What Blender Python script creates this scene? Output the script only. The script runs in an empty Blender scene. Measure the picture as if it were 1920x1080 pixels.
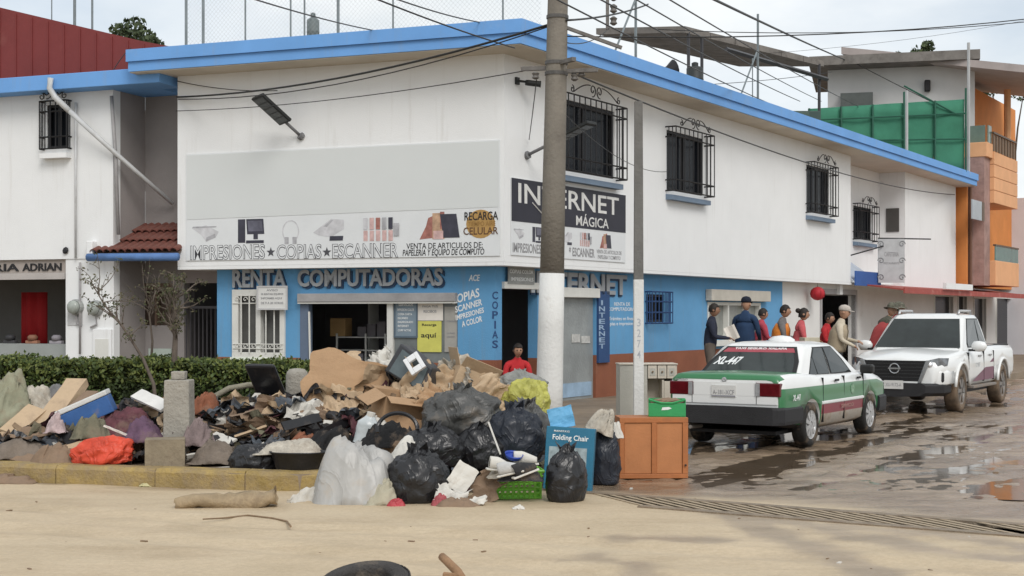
import bpy, math, random
from mathutils import Vector, Matrix, noise
R = math.radians
random.seed(7)
sc = bpy.context.scene
# ---------------------------------------------------------------- camera
F = 2650.0; CAMZ = 1.75; HOR = 590.0
cd = bpy.data.cameras.new('camera'); cam = bpy.data.objects.new('camera', cd)
sc.collection.objects.link(cam); sc.camera = cam
cam.location = (0, 0, CAMZ); cam.rotation_euler = (R(90), 0, 0)
cd.sensor_width = 36; cd.lens = 36*F/1920; cd.shift_y = (HOR-540)/1920.0
cd.clip_start = .1; cd.clip_end = 2000
# ---------------------------------------------------------------- sky and sun
SUN_AZ, SUN_EL = 160, 42          # compass bearing (clockwise from +Y) of the veiled sun, elevation
w = bpy.data.worlds.new('World'); sc.world = w; w.use_nodes = True
nt = w.node_tree; N = nt.nodes; L = nt.links; N.clear()
out = N.new('ShaderNodeOutputWorld'); bg = N.new('ShaderNodeBackground')
sky = N.new('ShaderNodeTexSky'); sky.sky_type = 'NISHITA'; sky.sun_disc = False
sky.sun_elevation = R(SUN_EL); sky.sun_rotation = R(SUN_AZ); sky.air_density = 1.0; sky.dust_density = 2.0
tc = N.new('ShaderNodeTexCoord'); mp = N.new('ShaderNodeMapping'); mp.inputs['Scale'].default_value = (1, 1, 2.6)
mp.inputs['Location'].default_value = (.6, .2, .15)
nz = N.new('ShaderNodeTexNoise'); nz.inputs['Scale'].default_value = 2.6; nz.inputs['Detail'].default_value = 7; nz.inputs['Roughness'].default_value = .55
cr = N.new('ShaderNodeValToRGB'); cr.color_ramp.elements[0].position = .36; cr.color_ramp.elements[1].position = .6
nz2 = N.new('ShaderNodeTexNoise'); nz2.inputs['Scale'].default_value = 4.2; nz2.inputs['Detail'].default_value = 6
cr2 = N.new('ShaderNodeValToRGB'); cr2.color_ramp.elements[0].position = .3; cr2.color_ramp.elements[1].position = .75
cr2.color_ramp.elements[0].color = (6.3, 6.75, 7.0, 1); cr2.color_ramp.elements[1].color = (8.9, 9.0, 9.0, 1)
mx = N.new('ShaderNodeMix'); mx.data_type = 'RGBA'
m2 = N.new('ShaderNodeMath'); m2.operation = 'MULTIPLY_ADD'; m2.inputs[1].default_value = .45; m2.inputs[2].default_value = .55
L.new(tc.outputs['Generated'], mp.inputs['Vector']); L.new(mp.outputs[0], nz.inputs['Vector']); L.new(mp.outputs[0], nz2.inputs['Vector'])
L.new(nz.outputs['Fac'], cr.inputs[0]); L.new(cr.outputs[0], m2.inputs[0]); L.new(nz2.outputs['Fac'], cr2.inputs[0])
L.new(m2.outputs[0], mx.inputs[0]); L.new(sky.outputs[0], mx.inputs[6]); L.new(cr2.outputs[0], mx.inputs[7])
L.new(mx.outputs[2], bg.inputs[0]); bg.inputs[1].default_value = .10
L.new(bg.outputs[0], out.inputs[0])
sd = bpy.data.lights.new('sun', 'SUN'); sun = bpy.data.objects.new('sun', sd); sc.collection.objects.link(sun)
sd.energy = 1.35; sd.angle = R(28); sd.color = (1, .965, .925)
_d = Vector((math.sin(R(SUN_AZ))*math.cos(R(SUN_EL)), math.cos(R(SUN_AZ))*math.cos(R(SUN_EL)), math.sin(R(SUN_EL))))
sun.rotation_euler = _d.to_track_quat('Z', 'Y').to_euler(); sun.location = (0, 0, 40)
sc.view_settings.view_transform = 'Standard'; sc.view_settings.look = 'None'; sc.view_settings.gamma = 1
sc.view_settings.exposure = .36
# ---------------------------------------------------------------- helpers
COL = sc.collection
def P(px, py, Y): return Vector(((px-960)/F*Y, Y, CAMZ+(HOR-py)/F*Y))
def gp(px, py, z=0.0):                       # where the sight line meets height z
    Y = F*(CAMZ-z)/(py-HOR); return Vector(((px-960)/F*Y, Y, z))
class Plane:
    def __init__(s, O, ax):
        s.O = Vector(O); s.ax = Vector(ax).normalized(); s.iny = Vector((-s.ax.y, s.ax.x))
        s.M = Matrix(((s.ax.x, s.iny.x, 0, s.O.x), (s.ax.y, s.iny.y, 0, s.O.y), (0, 0, 1, 0), (0, 0, 0, 1)))
    def at(s, px, py=590, off=0.0):          # local x and z of a pixel on the plane moved outward by off
        u = (px-960)/F; b = s.O-s.iny*off
        # Y*u - x*ax.x = b.x ; Y - x*ax.y = b.y
        x = (b.x-u*b.y)/(u*s.ax.y-s.ax.x); Y = b.y+x*s.ax.y
        return x, CAMZ+(HOR-py)/F*Y
    def x(s, px, off=0.0): return s.at(px, 590, off)[0]
    def z(s, px, py, off=0.0): return s.at(px, py, off)[1]
    def T(s, x, y=0, z=0, rz=0): return s.M @ Matrix.Translation((x, y, z)) @ Matrix.Rotation(rz, 4, 'Z')
class MB:
    def __init__(s): s.v = []; s.f = []; s.m = []
    def add(s, vs, fs, mi=0):
        o = len(s.v); s.v += [tuple(v) for v in vs]; s.f += [tuple(i+o for i in f) for f in fs]; s.m += [mi]*len(fs); return s
    def box(s, x0, x1, y0, y1, z0, z1, mi=0, M=None):
        vs = [Vector((x, y, z)) for z in (z0, z1) for y in (y0, y1) for x in (x0, x1)]
        if M is not None: vs = [M @ v for v in vs]
        return s.add(vs, [(0,2,3,1),(4,5,7,6),(0,1,5,4),(2,6,7,3),(0,4,6,2),(1,3,7,5)], mi)
    def prism(s, poly, a0, a1, ax='y', mi=0, M=None):   # polygon extruded along an axis
        n = len(poly)
        def mk(p, a): return Vector({'y': (p[0], a, p[1]), 'x': (a, p[0], p[1]), 'z': (p[0], p[1], a)}[ax])
        vs = [mk(p, a0) for p in poly]+[mk(p, a1) for p in poly]
        if M is not None: vs = [M @ v for v in vs]
        fs = [tuple(range(n))[::-1], tuple(range(n, 2*n))]+[(i, (i+1) % n, n+(i+1) % n, n+i) for i in range(n)]
        return s.add(vs, fs, mi)
    def tube(s, pts, r, n=6, mi=0, cap=True):
        pts = [Vector(p) for p in pts]; k = len(pts); rs = r if isinstance(r, (list, tuple)) else [r]*k
        vs = []; up = Vector((.13, .21, 1)).normalized()
        for i, p in enumerate(pts):
            t = (pts[min(i+1, k-1)]-pts[max(i-1, 0)]).normalized()
            if abs(t.dot(up)) > .98: a = t.cross(Vector((1, .1, 0))).normalized()
            else: a = t.cross(up).normalized()
            b = t.cross(a)
            for j in range(n):
                q = 2*math.pi*j/n; vs.append(p+(a*math.cos(q)+b*math.sin(q))*rs[i])
        fs = [(i*n+j, i*n+(j+1) % n, (i+1)*n+(j+1) % n, (i+1)*n+j) for i in range(k-1) for j in range(n)]
        if cap: fs += [tuple(range(n))[::-1], tuple(range((k-1)*n, k*n))]
        return s.add(vs, fs, mi)
    def lathe(s, prof, n=16, M=None, mi=0, cap=True):
        vs = [Vector((r*math.cos(2*math.pi*j/n), r*math.sin(2*math.pi*j/n), z)) for r, z in prof for j in range(n)]
        if M is not None: vs = [M @ v for v in vs]
        k = len(prof)
        fs = [(i*n+j, i*n+(j+1) % n, (i+1)*n+(j+1) % n, (i+1)*n+j) for i in range(k-1) for j in range(n)]
        if cap: fs += [tuple(range(n))[::-1], tuple(range((k-1)*n, k*n))]
        return s.add(vs, fs, mi)
    def grid(s, fn, nu, nv, mi=0, wrap=False):
        vs = [fn(i/nu if wrap else i/(nu-1), j/(nv-1)) for j in range(nv) for i in range(nu)]
        fs = [(j*nu+i, j*nu+(i+1) % nu, (j+1)*nu+(i+1) % nu, (j+1)*nu+i) for j in range(nv-1) for i in range(nu if wrap else nu-1)]
        return s.add(vs, fs, mi)
    def holes(s, x0, x1, z0, z1, y0, y1, hs, mi=0, bands=()):   # wall with openings; bands = [(z, mi below)]
        xs = sorted({x0, x1, *[min(max(h[k], x0), x1) for h in hs for k in (0, 1)]})
        zs = sorted({z0, z1, *[min(max(h[k], z0), z1) for h in hs for k in (2, 3)], *[b[0] for b in bands if z0 < b[0] < z1]})
        def solid(i, j):
            if i < 0 or j < 0 or i >= len(xs)-1 or j >= len(zs)-1: return False
            cx = (xs[i]+xs[i+1])/2; cz = (zs[j]+zs[j+1])/2
            return not any(h[0] < cx < h[1] and h[2] < cz < h[3] for h in hs)
        for i in range(len(xs)-1):
            for j in range(len(zs)-1):
                if not solid(i, j): continue
                a, b, c, d = xs[i], xs[i+1], zs[j], zs[j+1]; k = mi
                for bz, bm in bands:
                    if (c+d)/2 < bz: k = bm; break
                s.add([(a,y0,c),(b,y0,c),(b,y0,d),(a,y0,d)], [(0,1,2,3)], k)
                s.add([(a,y1,c),(b,y1,c),(b,y1,d),(a,y1,d)], [(3,2,1,0)], k)
                if not solid(i-1, j): s.add([(a,y0,c),(a,y1,c),(a,y1,d),(a,y0,d)], [(3,2,1,0)], k)
                if not solid(i+1, j): s.add([(b,y0,c),(b,y1,c),(b,y1,d),(b,y0,d)], [(0,1,2,3)], k)
                if not solid(i, j-1): s.add([(a,y0,c),(b,y0,c),(b,y1,c),(a,y1,c)], [(3,2,1,0)], k)
                if not solid(i, j+1): s.add([(a,y0,d),(b,y0,d),(b,y1,d),(a,y1,d)], [(0,1,2,3)], k)
        return s
    def build(s, name, mats, parent=None, M=None, smooth=False, bevel=0, solid=0, kind=None, sub=0, weld=False):
        me = bpy.data.meshes.new(name); me.from_pydata(s.v, [], s.f); me.update()
        if not isinstance(mats, (list, tuple)): mats = [mats]
        for m in mats: me.materials.append(m)
        if len(mats) > 1: me.polygons.foreach_set('material_index', s.m)
        if smooth: me.polygons.foreach_set('use_smooth', [True]*len(me.polygons))
        o = bpy.data.objects.new(name, me); COL.objects.link(o)
        if parent is not None: o.parent = parent
        if M is not None: o.matrix_basis = M
        if weld: wd = o.modifiers.new('weld', 'WELD'); wd.merge_threshold = .0005
        if solid: so = o.modifiers.new('solid', 'SOLIDIFY'); so.thickness = solid; so.offset = 0
        if bevel: b = o.modifiers.new('bevel', 'BEVEL'); b.width = bevel; b.segments = 2; b.limit_method = 'ANGLE'; b.angle_limit = R(40)
        if sub: ss = o.modifiers.new('sub', 'SUBSURF'); ss.levels = sub; ss.render_levels = sub
        if kind: o['kind'] = kind
        return o
def tag(o, label, cat, group=None, kind=None):
    o['label'] = label; o['category'] = cat
    if group: o['group'] = group
    if kind: o['kind'] = kind
    return o
def thing(name, label, cat, M=None, group=None):
    o = bpy.data.objects.new(name, None); COL.objects.link(o); o.empty_display_size = .2
    if M is not None: o.matrix_basis = M if isinstance(M, Matrix) else Matrix.Translation(M)
    return tag(o, label, cat, group)
def dup(o, parent=None, M=None, label=None):
    c = o.copy(); COL.objects.link(c); c.parent = parent
    if M is not None: c.matrix_basis = M
    if label: c['label'] = label
    for ch in [x for x in bpy.data.objects if x.parent is o]: dup(ch, c)
    return c
def TR(x, y, z, rx=0, ry=0, rz=0, s=1):
    return Matrix.Translation((x, y, z)) @ Matrix.Rotation(R(rz), 4, 'Z') @ Matrix.Rotation(R(ry), 4, 'Y') @ Matrix.Rotation(R(rx), 4, 'X') @ Matrix.Scale(s, 4)
MATS = {}
def mat(name, col, rough=.75, var=.12, scale=2.5, bump=.08, bscale=40, metal=0, dirt=None, spec=.35, alpha=None, trans=0, emit=None, crumple=0, cscale=9, coat=0, streak=None):
    if name in MATS: return MATS[name]
    m = bpy.data.materials.new(name); m.use_nodes = True; t = m.node_tree; n = t.nodes; l = t.links
    b = n['Principled BSDF']; b.inputs['Roughness'].default_value = rough; b.inputs['Metallic'].default_value = metal
    b.inputs['Specular IOR Level'].default_value = spec
    if coat: b.inputs['Coat Weight'].default_value = coat; b.inputs['Coat Roughness'].default_value = .08
    if trans: b.inputs['Transmission Weight'].default_value = trans
    if alpha is not None: b.inputs['Alpha'].default_value = alpha
    c = n.new('ShaderNodeTexCoord')
    def nse(sc_, det=5, ro=.6):
        x = n.new('ShaderNodeTexNoise'); x.inputs['Scale'].default_value = sc_; x.inputs['Detail'].default_value = det
        x.inputs['Roughness'].default_value = ro; l.new(c.outputs['Object'], x.inputs['Vector']); return x
    a = nse(scale); rp = n.new('ShaderNodeValToRGB'); rp.color_ramp.elements[0].position = .3; rp.color_ramp.elements[1].position = .7
    rp.color_ramp.elements[0].color = tuple(max(0, x*(1-var)) for x in col)+(1,)
    rp.color_ramp.elements[1].color = tuple(min(1, x*(1+var*.6)) for x in col)+(1,)
    l.new(a.outputs['Fac'], rp.inputs[0]); last = rp.outputs[0]
    if dirt:                                  # (colour, threshold 0..1 lower = more, noise scale, strength)
        dn = nse(dirt[2], 8, .7); dr = n.new('ShaderNodeValToRGB'); dr.color_ramp.elements[0].position = dirt[1]; dr.color_ramp.elements[1].position = min(1, dirt[1]+.22)
        dr.color_ramp.elements[1].color = (dirt[3],)*3+(1,)
        mx_ = n.new('ShaderNodeMix'); mx_.data_type = 'RGBA'; l.new(dn.outputs['Fac'], dr.inputs[0]); l.new(dr.outputs[0], mx_.inputs[0])
        l.new(last, mx_.inputs[6]); mx_.inputs[7].default_value = tuple(dirt[0])+(1,); last = mx_.outputs[2]
    if streak:                                # (colour, threshold, strength): rain streaks running down
        mp_ = n.new('ShaderNodeMapping'); mp_.inputs['Scale'].default_value = (1, 1, .07); l.new(c.outputs['Object'], mp_.inputs['Vector']); sn = nse(5, 7, .7); l.new(mp_.outputs[0], sn.inputs['Vector'])
        sr = n.new('ShaderNodeValToRGB'); sr.color_ramp.elements[0].position = streak[1]; sr.color_ramp.elements[1].position = streak[1]+.25; sr.color_ramp.elements[1].color = (streak[2],)*3+(1,)
        sx_ = n.new('ShaderNodeMix'); sx_.data_type = 'RGBA'; l.new(sn.outputs['Fac'], sr.inputs[0]); l.new(sr.outputs[0], sx_.inputs[0]); l.new(last, sx_.inputs[6]); sx_.inputs[7].default_value = tuple(streak[0])+(1,); last = sx_.outputs[2]
    l.new(last, b.inputs['Base Color'])
    if emit: b.inputs['Emission Color'].default_value = tuple(col)+(1,); b.inputs['Emission Strength'].default_value = emit
    if bump or crumple:
        bp = n.new('ShaderNodeBump'); bp.inputs['Strength'].default_value = 1
        if crumple:
            v = nse(cscale*.45, 3, .5); v.inputs['Distortion'].default_value = 1.6; rg = n.new('ShaderNodeMath'); rg.operation = 'SUBTRACT'; rg.inputs[1].default_value = .5; l.new(v.outputs['Fac'], rg.inputs[0])
            ab = n.new('ShaderNodeMath'); ab.operation = 'ABSOLUTE'; l.new(rg.outputs[0], ab.inputs[0]); pw_ = n.new('ShaderNodeMath'); pw_.operation = 'POWER'; pw_.inputs[1].default_value = .55; l.new(ab.outputs[0], pw_.inputs[0])
            bp.invert = True; bp.inputs['Distance'].default_value = crumple; l.new(pw_.outputs[0], bp.inputs['Height'])
        else:
            bn = nse(bscale, 4); bp.inputs['Distance'].default_value = bump*.06; l.new(bn.outputs['Fac'], bp.inputs['Height'])
        l.new(bp.outputs[0], b.inputs['Normal'])
    MATS[name] = m; return m
MUD = (.23, .165, .11)
def paint(name, col, rough=.75, dirt=(MUD, .66, 3, .5), **k): return mat(name, col, rough, .06, 1.2, .05, 60, dirt=dirt, **k)
def text_fit(s, x0, x1, z0, z1, y, m, parent, depth=.004, bold=0, shear=0, name='lettering', M=None, vert=False):
    cu = bpy.data.curves.new('t', 'FONT'); cu.body = s; cu.extrude = .5; cu.offset = bold; cu.shear = shear; cu.align_x = 'CENTER'; cu.resolution_u = 3
    if vert: cu.space_line = .85
    to = bpy.data.objects.new('t', cu); COL.objects.link(to); bpy.context.view_layer.update()
    me = bpy.data.meshes.new_from_object(to.evaluated_get(bpy.context.evaluated_depsgraph_get()))
    bpy.data.objects.remove(to); bpy.data.curves.remove(cu)
    vs = me.vertices; ax = [v.co.x for v in vs]; ay = [v.co.y for v in vs]; mx0, mx1, my0, my1 = min(ax), max(ax), min(ay), max(ay)
    for v in vs:
        v.co = ((v.co.x-mx0)/(mx1-mx0)*(x1-x0)+x0, y-(v.co.z+.5)*depth, (v.co.y-my0)/(my1-my0)*(z1-z0)+z0)
    me.materials.clear(); me.materials.append(m); me.name = name
    o = bpy.data.objects.new(name, me); COL.objects.link(o)
    if parent is not None: o.parent = parent
    if M is not None: o.matrix_basis = M
    return o
def nz3(x, y, z=0): return noise.noise(Vector((x, y, z)))
def fbm(x, y, z=0, o=4): return noise.fractal(Vector((x, y, z)), 1.0, 2.0, o)
FR = Plane((-.13, 23.5), (.935, -.355))      # front facade, x grows towards the corner (negative values)
RT = Plane((-.13, 23.5), (.527, .85))        # street facade, x grows away from the corner
# ---------------------------------------------------------------- ground, street mud, pavement
G0 = gp(1110, 925); G1 = gp(1920, 985); gdir = (G1-G0).normalized(); gnor = Vector((-gdir.y, gdir.x, 0))   # grating line, normal points away from the camera
rdir = Vector((.527, .85, 0)); rnor = Vector((.85, -.527, 0))
def sstep(a, b, x):
    t = max(0, min(1, (x-a)/(b-a))); return t*t*(3-2*t)
WETL = [[Vector(gp(*q)[:2]) for q in l_] for l_ in (((1300, 950), (1420, 985), (1520, 1025), (1650, 1085)), ((1440, 968), (1600, 1005), (1750, 1030), (1925, 1052)), ((1560, 985), (1800, 1000), (1925, 1030)), ((1120, 1045), (1180, 1060), (1215, 1085)), ((1180, 1010), (1340, 1012)))]
def wetness(x, y):
    d = (Vector((x, y, 0))-G0).dot(gnor); s = (Vector((x, y, 0))-Vector((-.13, 23.5, 0))).dot(rnor)
    k = sstep(-.5, .7, d+.7*fbm(x*.5, y*.5)) if x > -.6 else 0
    k = max(k*sstep(2.0, 3.4, s), .75*sstep(.15, .6, fbm(x*.35+9, y*.7+3))*sstep(1.0, 3.2, x)*sstep(9, 10.5, y))
    for pl in WETL:
        for a, b in zip(pl, pl[1:]):
            ab = b-a; t = max(0, min(1, (Vector((x, y))-a).dot(ab)/ab.length_squared)); dd = (Vector((x, y))-a-ab*t).length
            if dd < .5: k = max(k, .62*sstep(.30, .05, dd+.22*fbm(x*2.2, y*2.2, 7)))
    k = max(k, .7*sstep(.35, .0, abs(y-(13.75-.2846*(x+1.5))))*sstep(.0, .5, fbm(x*1.3, y*2))*(x < 0))
    return k
def road_h(x, y):
    k = wetness(x, y); d = (Vector((x, y, 0))-G0).dot(gnor)
    p = Vector((x, y, 0)); a = p.dot(rdir); c = p.dot(rnor)
    rut = fbm(a*.22, c*1.7, 2)*.024+fbm(a*.9, c*2.6, 5)*.022+abs(fbm(a*1.6, c*3.4, 8))*.030+.012*fbm(a*4, c*6, 3)-.014
    q = sstep(.1, .6, abs(d+.5)-.45) if x > .3 else 1
    rd = rut*k*q*(.4+.6*sstep(0, 2, d))
    tr = .006*fbm(x*.7, y*1.6, 4)+.004*fbm(x*3, y*5, 1)
    for off, sl in ((9.2, -.42), (10.4, -.40)):           # two shallow tyre tracks crossing the near mud
        e = y-(off+sl*(x-1.5)+.15*nz3(x*.6, off)); tr += -.022*math.exp(-(e/.16)**2)+.012*math.exp(-((abs(e)-.3)/.1)**2)
    return rd+tr*(1-k*.6)*q
def axis(a, b, brk):
    out_ = [a]
    while out_[-1] < b: out_.append(out_[-1]+brk(out_[-1]))
    return out_
xs = axis(-16, 24, lambda x: .075 if -5.5 < x < 8 else .22); ys = axis(5, 60, lambda y: .06 if y < 16 else (.09 if y < 24 else .4))
rb = MB(); nx = len(xs)
rb.v = [(x, y, road_h(x, y)) for y in ys for x in xs]
sdir = Vector((.42, -.91, 0)).normalized(); GL = (G1-G0).length+2.2
def in_grate(x, y):
    p = Vector((x, y, 0))-G0; det = gdir.x*sdir.y-gdir.y*sdir.x; a = (p.x*sdir.y-p.y*sdir.x)/det; b = (gdir.x*p.y-gdir.y*p.x)/det
    return .0 < a < GL and .03 < b < 1.09
rb.f = [(j*nx+i, j*nx+i+1, (j+1)*nx+i+1, (j+1)*nx+i) for j in range(len(ys)-1) for i in range(nx-1) if not in_grate((xs[i]+xs[i+1])/2, (ys[j]+ys[j+1])/2)]; rb.m = [0]*len(rb.f)
def mud_mat():
    m = bpy.data.materials.new('mud'); m.use_nodes = True; t = m.node_tree; n = t.nodes; l = t.links; b = n['Principled BSDF']
    c = n.new('ShaderNodeTexCoord'); at = n.new('ShaderNodeAttribute'); at.attribute_name = 'wet'
    def nse(s, d=6, r=.6, map_=None):
        x = n.new('ShaderNodeTexNoise'); x.inputs['Scale'].default_value = s; x.inputs['Detail'].default_value = d; x.inputs['Roughness'].default_value = r
        mpg = n.new('ShaderNodeMapping'); mpg.inputs['Rotation'].default_value = (0, 0, R(-58)) if map_ else (0, 0, R(16))
        mpg.inputs['Scale'].default_value = (1, 1, 1) if not map_ else (.35, 1.6, 1)
        l.new(c.outputs['Object'], mpg.inputs['Vector']); l.new(mpg.outputs[0], x.inputs['Vector']); return x
    def ramp(src, p0, p1, c0, c1):
        r_ = n.new('ShaderNodeValToRGB'); r_.color_ramp.elements[0].position = p0; r_.color_ramp.elements[1].position = p1
        r_.color_ramp.elements[0].color = (*c0, 1); r_.color_ramp.elements[1].color = (*c1, 1); l.new(src, r_.inputs[0]); return r_.outputs[0]
    dry = ramp(nse(1.1).outputs['Fac'], .3, .72, (.49, .39, .258), (.62, .50, .345))
    gl = ramp(nse(.55, 8).outputs['Fac'], .5, .75, (0, 0, 0), (.6, .6, .6))
    d2 = n.new('ShaderNodeMix'); d2.data_type = 'RGBA'; l.new(gl, d2.inputs[0]); l.new(dry, d2.inputs[6]); d2.inputs[7].default_value = (.50, .42, .29, 1)
    sp = ramp(nse(22, 10, .75).outputs['Fac'], .35, .68, (.84, .83, .81), (1.04, 1.04, 1.04)); ml = n.new('ShaderNodeMix'); ml.data_type = 'RGBA'; ml.blend_type = 'MULTIPLY'; ml.inputs[0].default_value = 1; l.new(d2.outputs[2], ml.inputs[6]); l.new(sp, ml.inputs[7])
    s2 = nse(1.5, 8, .7, True); s2.inputs['Distortion'].default_value = .6; st2 = ramp(s2.outputs['Fac'], .50, .70, (1, 1, 1), (.80, .77, .74)); m3 = n.new('ShaderNodeMix'); m3.data_type = 'RGBA'; m3.blend_type = 'MULTIPLY'; m3.inputs[0].default_value = .8; l.new(ml.outputs[2], m3.inputs[6]); l.new(st2, m3.inputs[7]); d2 = m3
    wet = ramp(nse(1.6, 7, .65, True).outputs['Fac'], .32, .68, (.125, .085, .055), (.37, .28, .195))
    mx_ = n.new('ShaderNodeMix'); mx_.data_type = 'RGBA'; l.new(at.outputs['Fac'], mx_.inputs[0]); l.new(d2.outputs[2], mx_.inputs[6]); l.new(wet, mx_.inputs[7])
    l.new(mx_.outputs[2], b.inputs['Base Color'])
    rw = ramp(nse(1.2, 5, .6, True).outputs['Fac'], .35, .65, (.06,)*3, (.36,)*3)
    rmx = n.new('ShaderNodeMix'); rmx.data_type = 'RGBA'; l.new(at.outputs['Fac'], rmx.inputs[0]); rmx.inputs[6].default_value = (.62, .62, .62, 1); l.new(rw, rmx.inputs[7])
    l.new(rmx.outputs[2], b.inputs['Roughness'])
    bp = n.new('ShaderNodeBump'); bp.inputs['Distance'].default_value = .022; bp.inputs['Strength'].default_value = .8; l.new(nse(7, 10, .72).outputs['Fac'], bp.inputs['Height']); l.new(bp.outputs[0], b.inputs['Normal'])
    return m
MUDM = mud_mat()
road = rb.build('road', MUDM, kind='structure', smooth=True)
at_ = road.data.attributes.new('wet', 'FLOAT', 'POINT'); at_.data.foreach_set('value', [wetness(v[0], v[1]) for v in rb.v])
MB().box(-500, 500, -60, 900, -.9, -.35).build('ground', mat('far_earth', (.30, .235, .16), .9), kind='structure')
WATER = mat('muddy_water', (.13, .095, .065), .06, .25, 1.5, .012, 5, spec=.6)
MB().add([(.9, 14.6, -.011), (6.5, 12.9, -.011), (23, 30, -.011), (23, 58, -.011), (16, 58, -.011)], [(0, 1, 2, 3, 4)]).build('puddle_water', WATER, kind='structure')
# pavement and yellow kerb
def kline_front(x): return Vector((x, 14.05-.2846*(x+2.54), 0))
def kline_right(y): return Vector((.43+.62*(y-17), y, 0))
KC = Vector((-1.57, 13.77, 0))
path = [kline_front(x) for x in (-13, -9, -5, -2.75)]
A_, B_ = kline_front(-2.75), kline_right(15.0)
for k in range(1, 7):
    t = k/7; path.append(A_*(1-t)**2+KC*2*t*(1-t)+B_*t*t)
path += [B_, kline_right(22), kline_right(56)]
back = [Vector((19, 62, 0)), Vector((-14, 62, 0)), Vector((-14, 18, 0))]
MB().prism([(p.x, p.y) for p in path+back], -.3, .165, 'z').build('pavement', mat('pavement_mud', (.24, .185, .13), .6, .3, 1.2, .2, 12, dirt=((.33, .30, .26), .55, 1.1, .6)), kind='structure')
kerb = bpy.data.objects.new('kerb', None); COL.objects.link(kerb); kerb['kind'] = 'structure'; kerb['label'] = 'worn yellow kerb along the muddy pavement'
YEL = mat('kerb_yellow', (.37, .265, .095), .75, .3, 5, .3, 30, dirt=((.27, .205, .125), .42, 3.2, .95))
dense = []
for a, b in zip(path, path[1:]):
    k = max(1, int((b-a).length/.12)); dense += [a.lerp(b, i/k) for i in range(k)]
dense.append(path[-1]); cum = [0]
for a, b in zip(dense, dense[1:]): cum.append(cum[-1]+(b-a).length)
def along(s):
    for i in range(len(cum)-1):
        if cum[i+1] >= s: return dense[i].lerp(dense[i+1], (s-cum[i])/(cum[i+1]-cum[i]))
    return dense[-1]
s = 0; ki = 0
while s < 14.6:
    ln = random.choice((1.0, 1.15, 1.3)); n_ = 5; mb = MB(); vs = []
    for k in range(n_+1):
        p = along(s+.006+(ln-.012)*k/n_); q = along(s+.006+(ln-.012)*k/n_+.02); tdir = (q-p).normalized(); nn = Vector((tdir.y, -tdir.x, 0))
        j = lambda a: random.uniform(-a, a)
        for o_, z_ in ((.012, -.1), (.012+j(.006), .15+j(.006)), (-.015+j(.006), .19+j(.006)), (-.16, .195+j(.005)), (-.16, .1)):
            vs.append(p+nn*o_+Vector((0, 0, z_)))
    fs = [(k*5+i, (k+1)*5+i, (k+1)*5+i+1, k*5+i+1) for k in range(n_) for i in range(4)]+[(0, 1, 2, 3, 4), tuple(n_*5+i for i in (4, 3, 2, 1, 0))]
    mb.add(vs, fs).build('kerb_block', YEL, kerb); s += ln; ki += 1
# drain grating across the street
STEEL = mat('rusty_steel', (.27, .215, .155), .55, .3, 6, .2, 60, metal=.2, dirt=(MUD, .45, 5, .9))
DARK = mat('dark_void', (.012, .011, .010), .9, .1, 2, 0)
gr = thing('drain_grating', 'long rusty steel drain grating set across the muddy street', 'drain', Matrix.Translation(G0))
sdir = Vector((.42, -.91, 0)).normalized(); glen = (G1-G0).length+2.2
side = sdir*1.12
tray = MB(); e0 = Vector((-.05, .02, 0)); e1 = gdir*glen
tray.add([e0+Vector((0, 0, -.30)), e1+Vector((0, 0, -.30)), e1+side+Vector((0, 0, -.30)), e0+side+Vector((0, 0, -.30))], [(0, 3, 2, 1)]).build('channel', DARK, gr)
bar0 = MB(); bar0.box(-.019, .019, 0, 1.12, .001, .008); bo = None
ang = math.atan2(sdir.y, sdir.x)-math.pi/2; nb = int(glen/.158)
for i in range(nb+1):
    if random.random() < .04: continue
    M = Matrix.Translation(gdir*(i*.158)) @ Matrix.Rotation(ang+R(random.uniform(-.5, .5)), 4, 'Z')
    if bo is None: bo = bar0.build('bar', mat('muddy_bar', (.40, .315, .215), .6, .2, 6, .1), gr, M)
    else: dup(bo, gr, M)
fm = MB()
for o_ in (Vector((0, 0, 0)), side):
    a = o_-gdir*.1; b = o_+gdir*glen; nn = gnor*.06
    fm.add([a-nn+Vector((0, 0, -.03)), b-nn+Vector((0, 0, -.03)), b+nn+Vector((0, 0, -.03)), a+nn+Vector((0, 0, -.03)), a-nn+Vector((0, 0, .012)), b-nn+Vector((0, 0, .012)), b+nn+Vector((0, 0, .012)), a+nn+Vector((0, 0, .012))], [(0,1,5,4),(1,2,6,5),(2,3,7,6),(3,0,4,7),(4,5,6,7)])
fm.build('frame', STEEL, gr)
# ---------------------------------------------------------------- corner building
WHITE = mat('white_wall', (.79, .80, .80), .8, .04, .9, .06, 55, dirt=((.60, .59, .56), .62, 1.1, .45), streak=((.52, .50, .46), .56, .45))
BLUE = mat('blue_wall', (.12, .325, .56), .75, .1, 1.0, .08, 45, dirt=((.25, .32, .37), .6, 1.6, .6), streak=((.20, .27, .33), .55, .6))
SKYB = mat('sky_blue_fascia', (.155, .36, .72), .7, .08, 1.0, .06, 50, dirt=((.30, .40, .56), .6, 1.8, .6), streak=((.26, .33, .45), .55, .5))
BRICKRED = mat('red_brown_base', (.26, .095, .052), .8, .15, 1.5, .1, 40, dirt=((.25, .17, .11), .55, 2, .7))
SOFF = mat('soffit_cream', (.60, .54, .45), .85, .1, 1.5, .05, 30)
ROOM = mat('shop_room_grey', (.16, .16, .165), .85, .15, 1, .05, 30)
IRON = mat('black_iron', (.018, .018, .02), .55, .1, 8, .05, 90)
NAVY = mat('navy_paint', (.03, .075, .19), .7, .1, 3, .05, 50)
GLASS = mat('dark_glass', (.012, .014, .018), .2, .3, 2, 0, spec=.12)
PALE = mat('pale_frame', (.66, .66, .62), .6, .08, 3, .05, 60, dirt=(MUD, .62, 5, .5))
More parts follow.
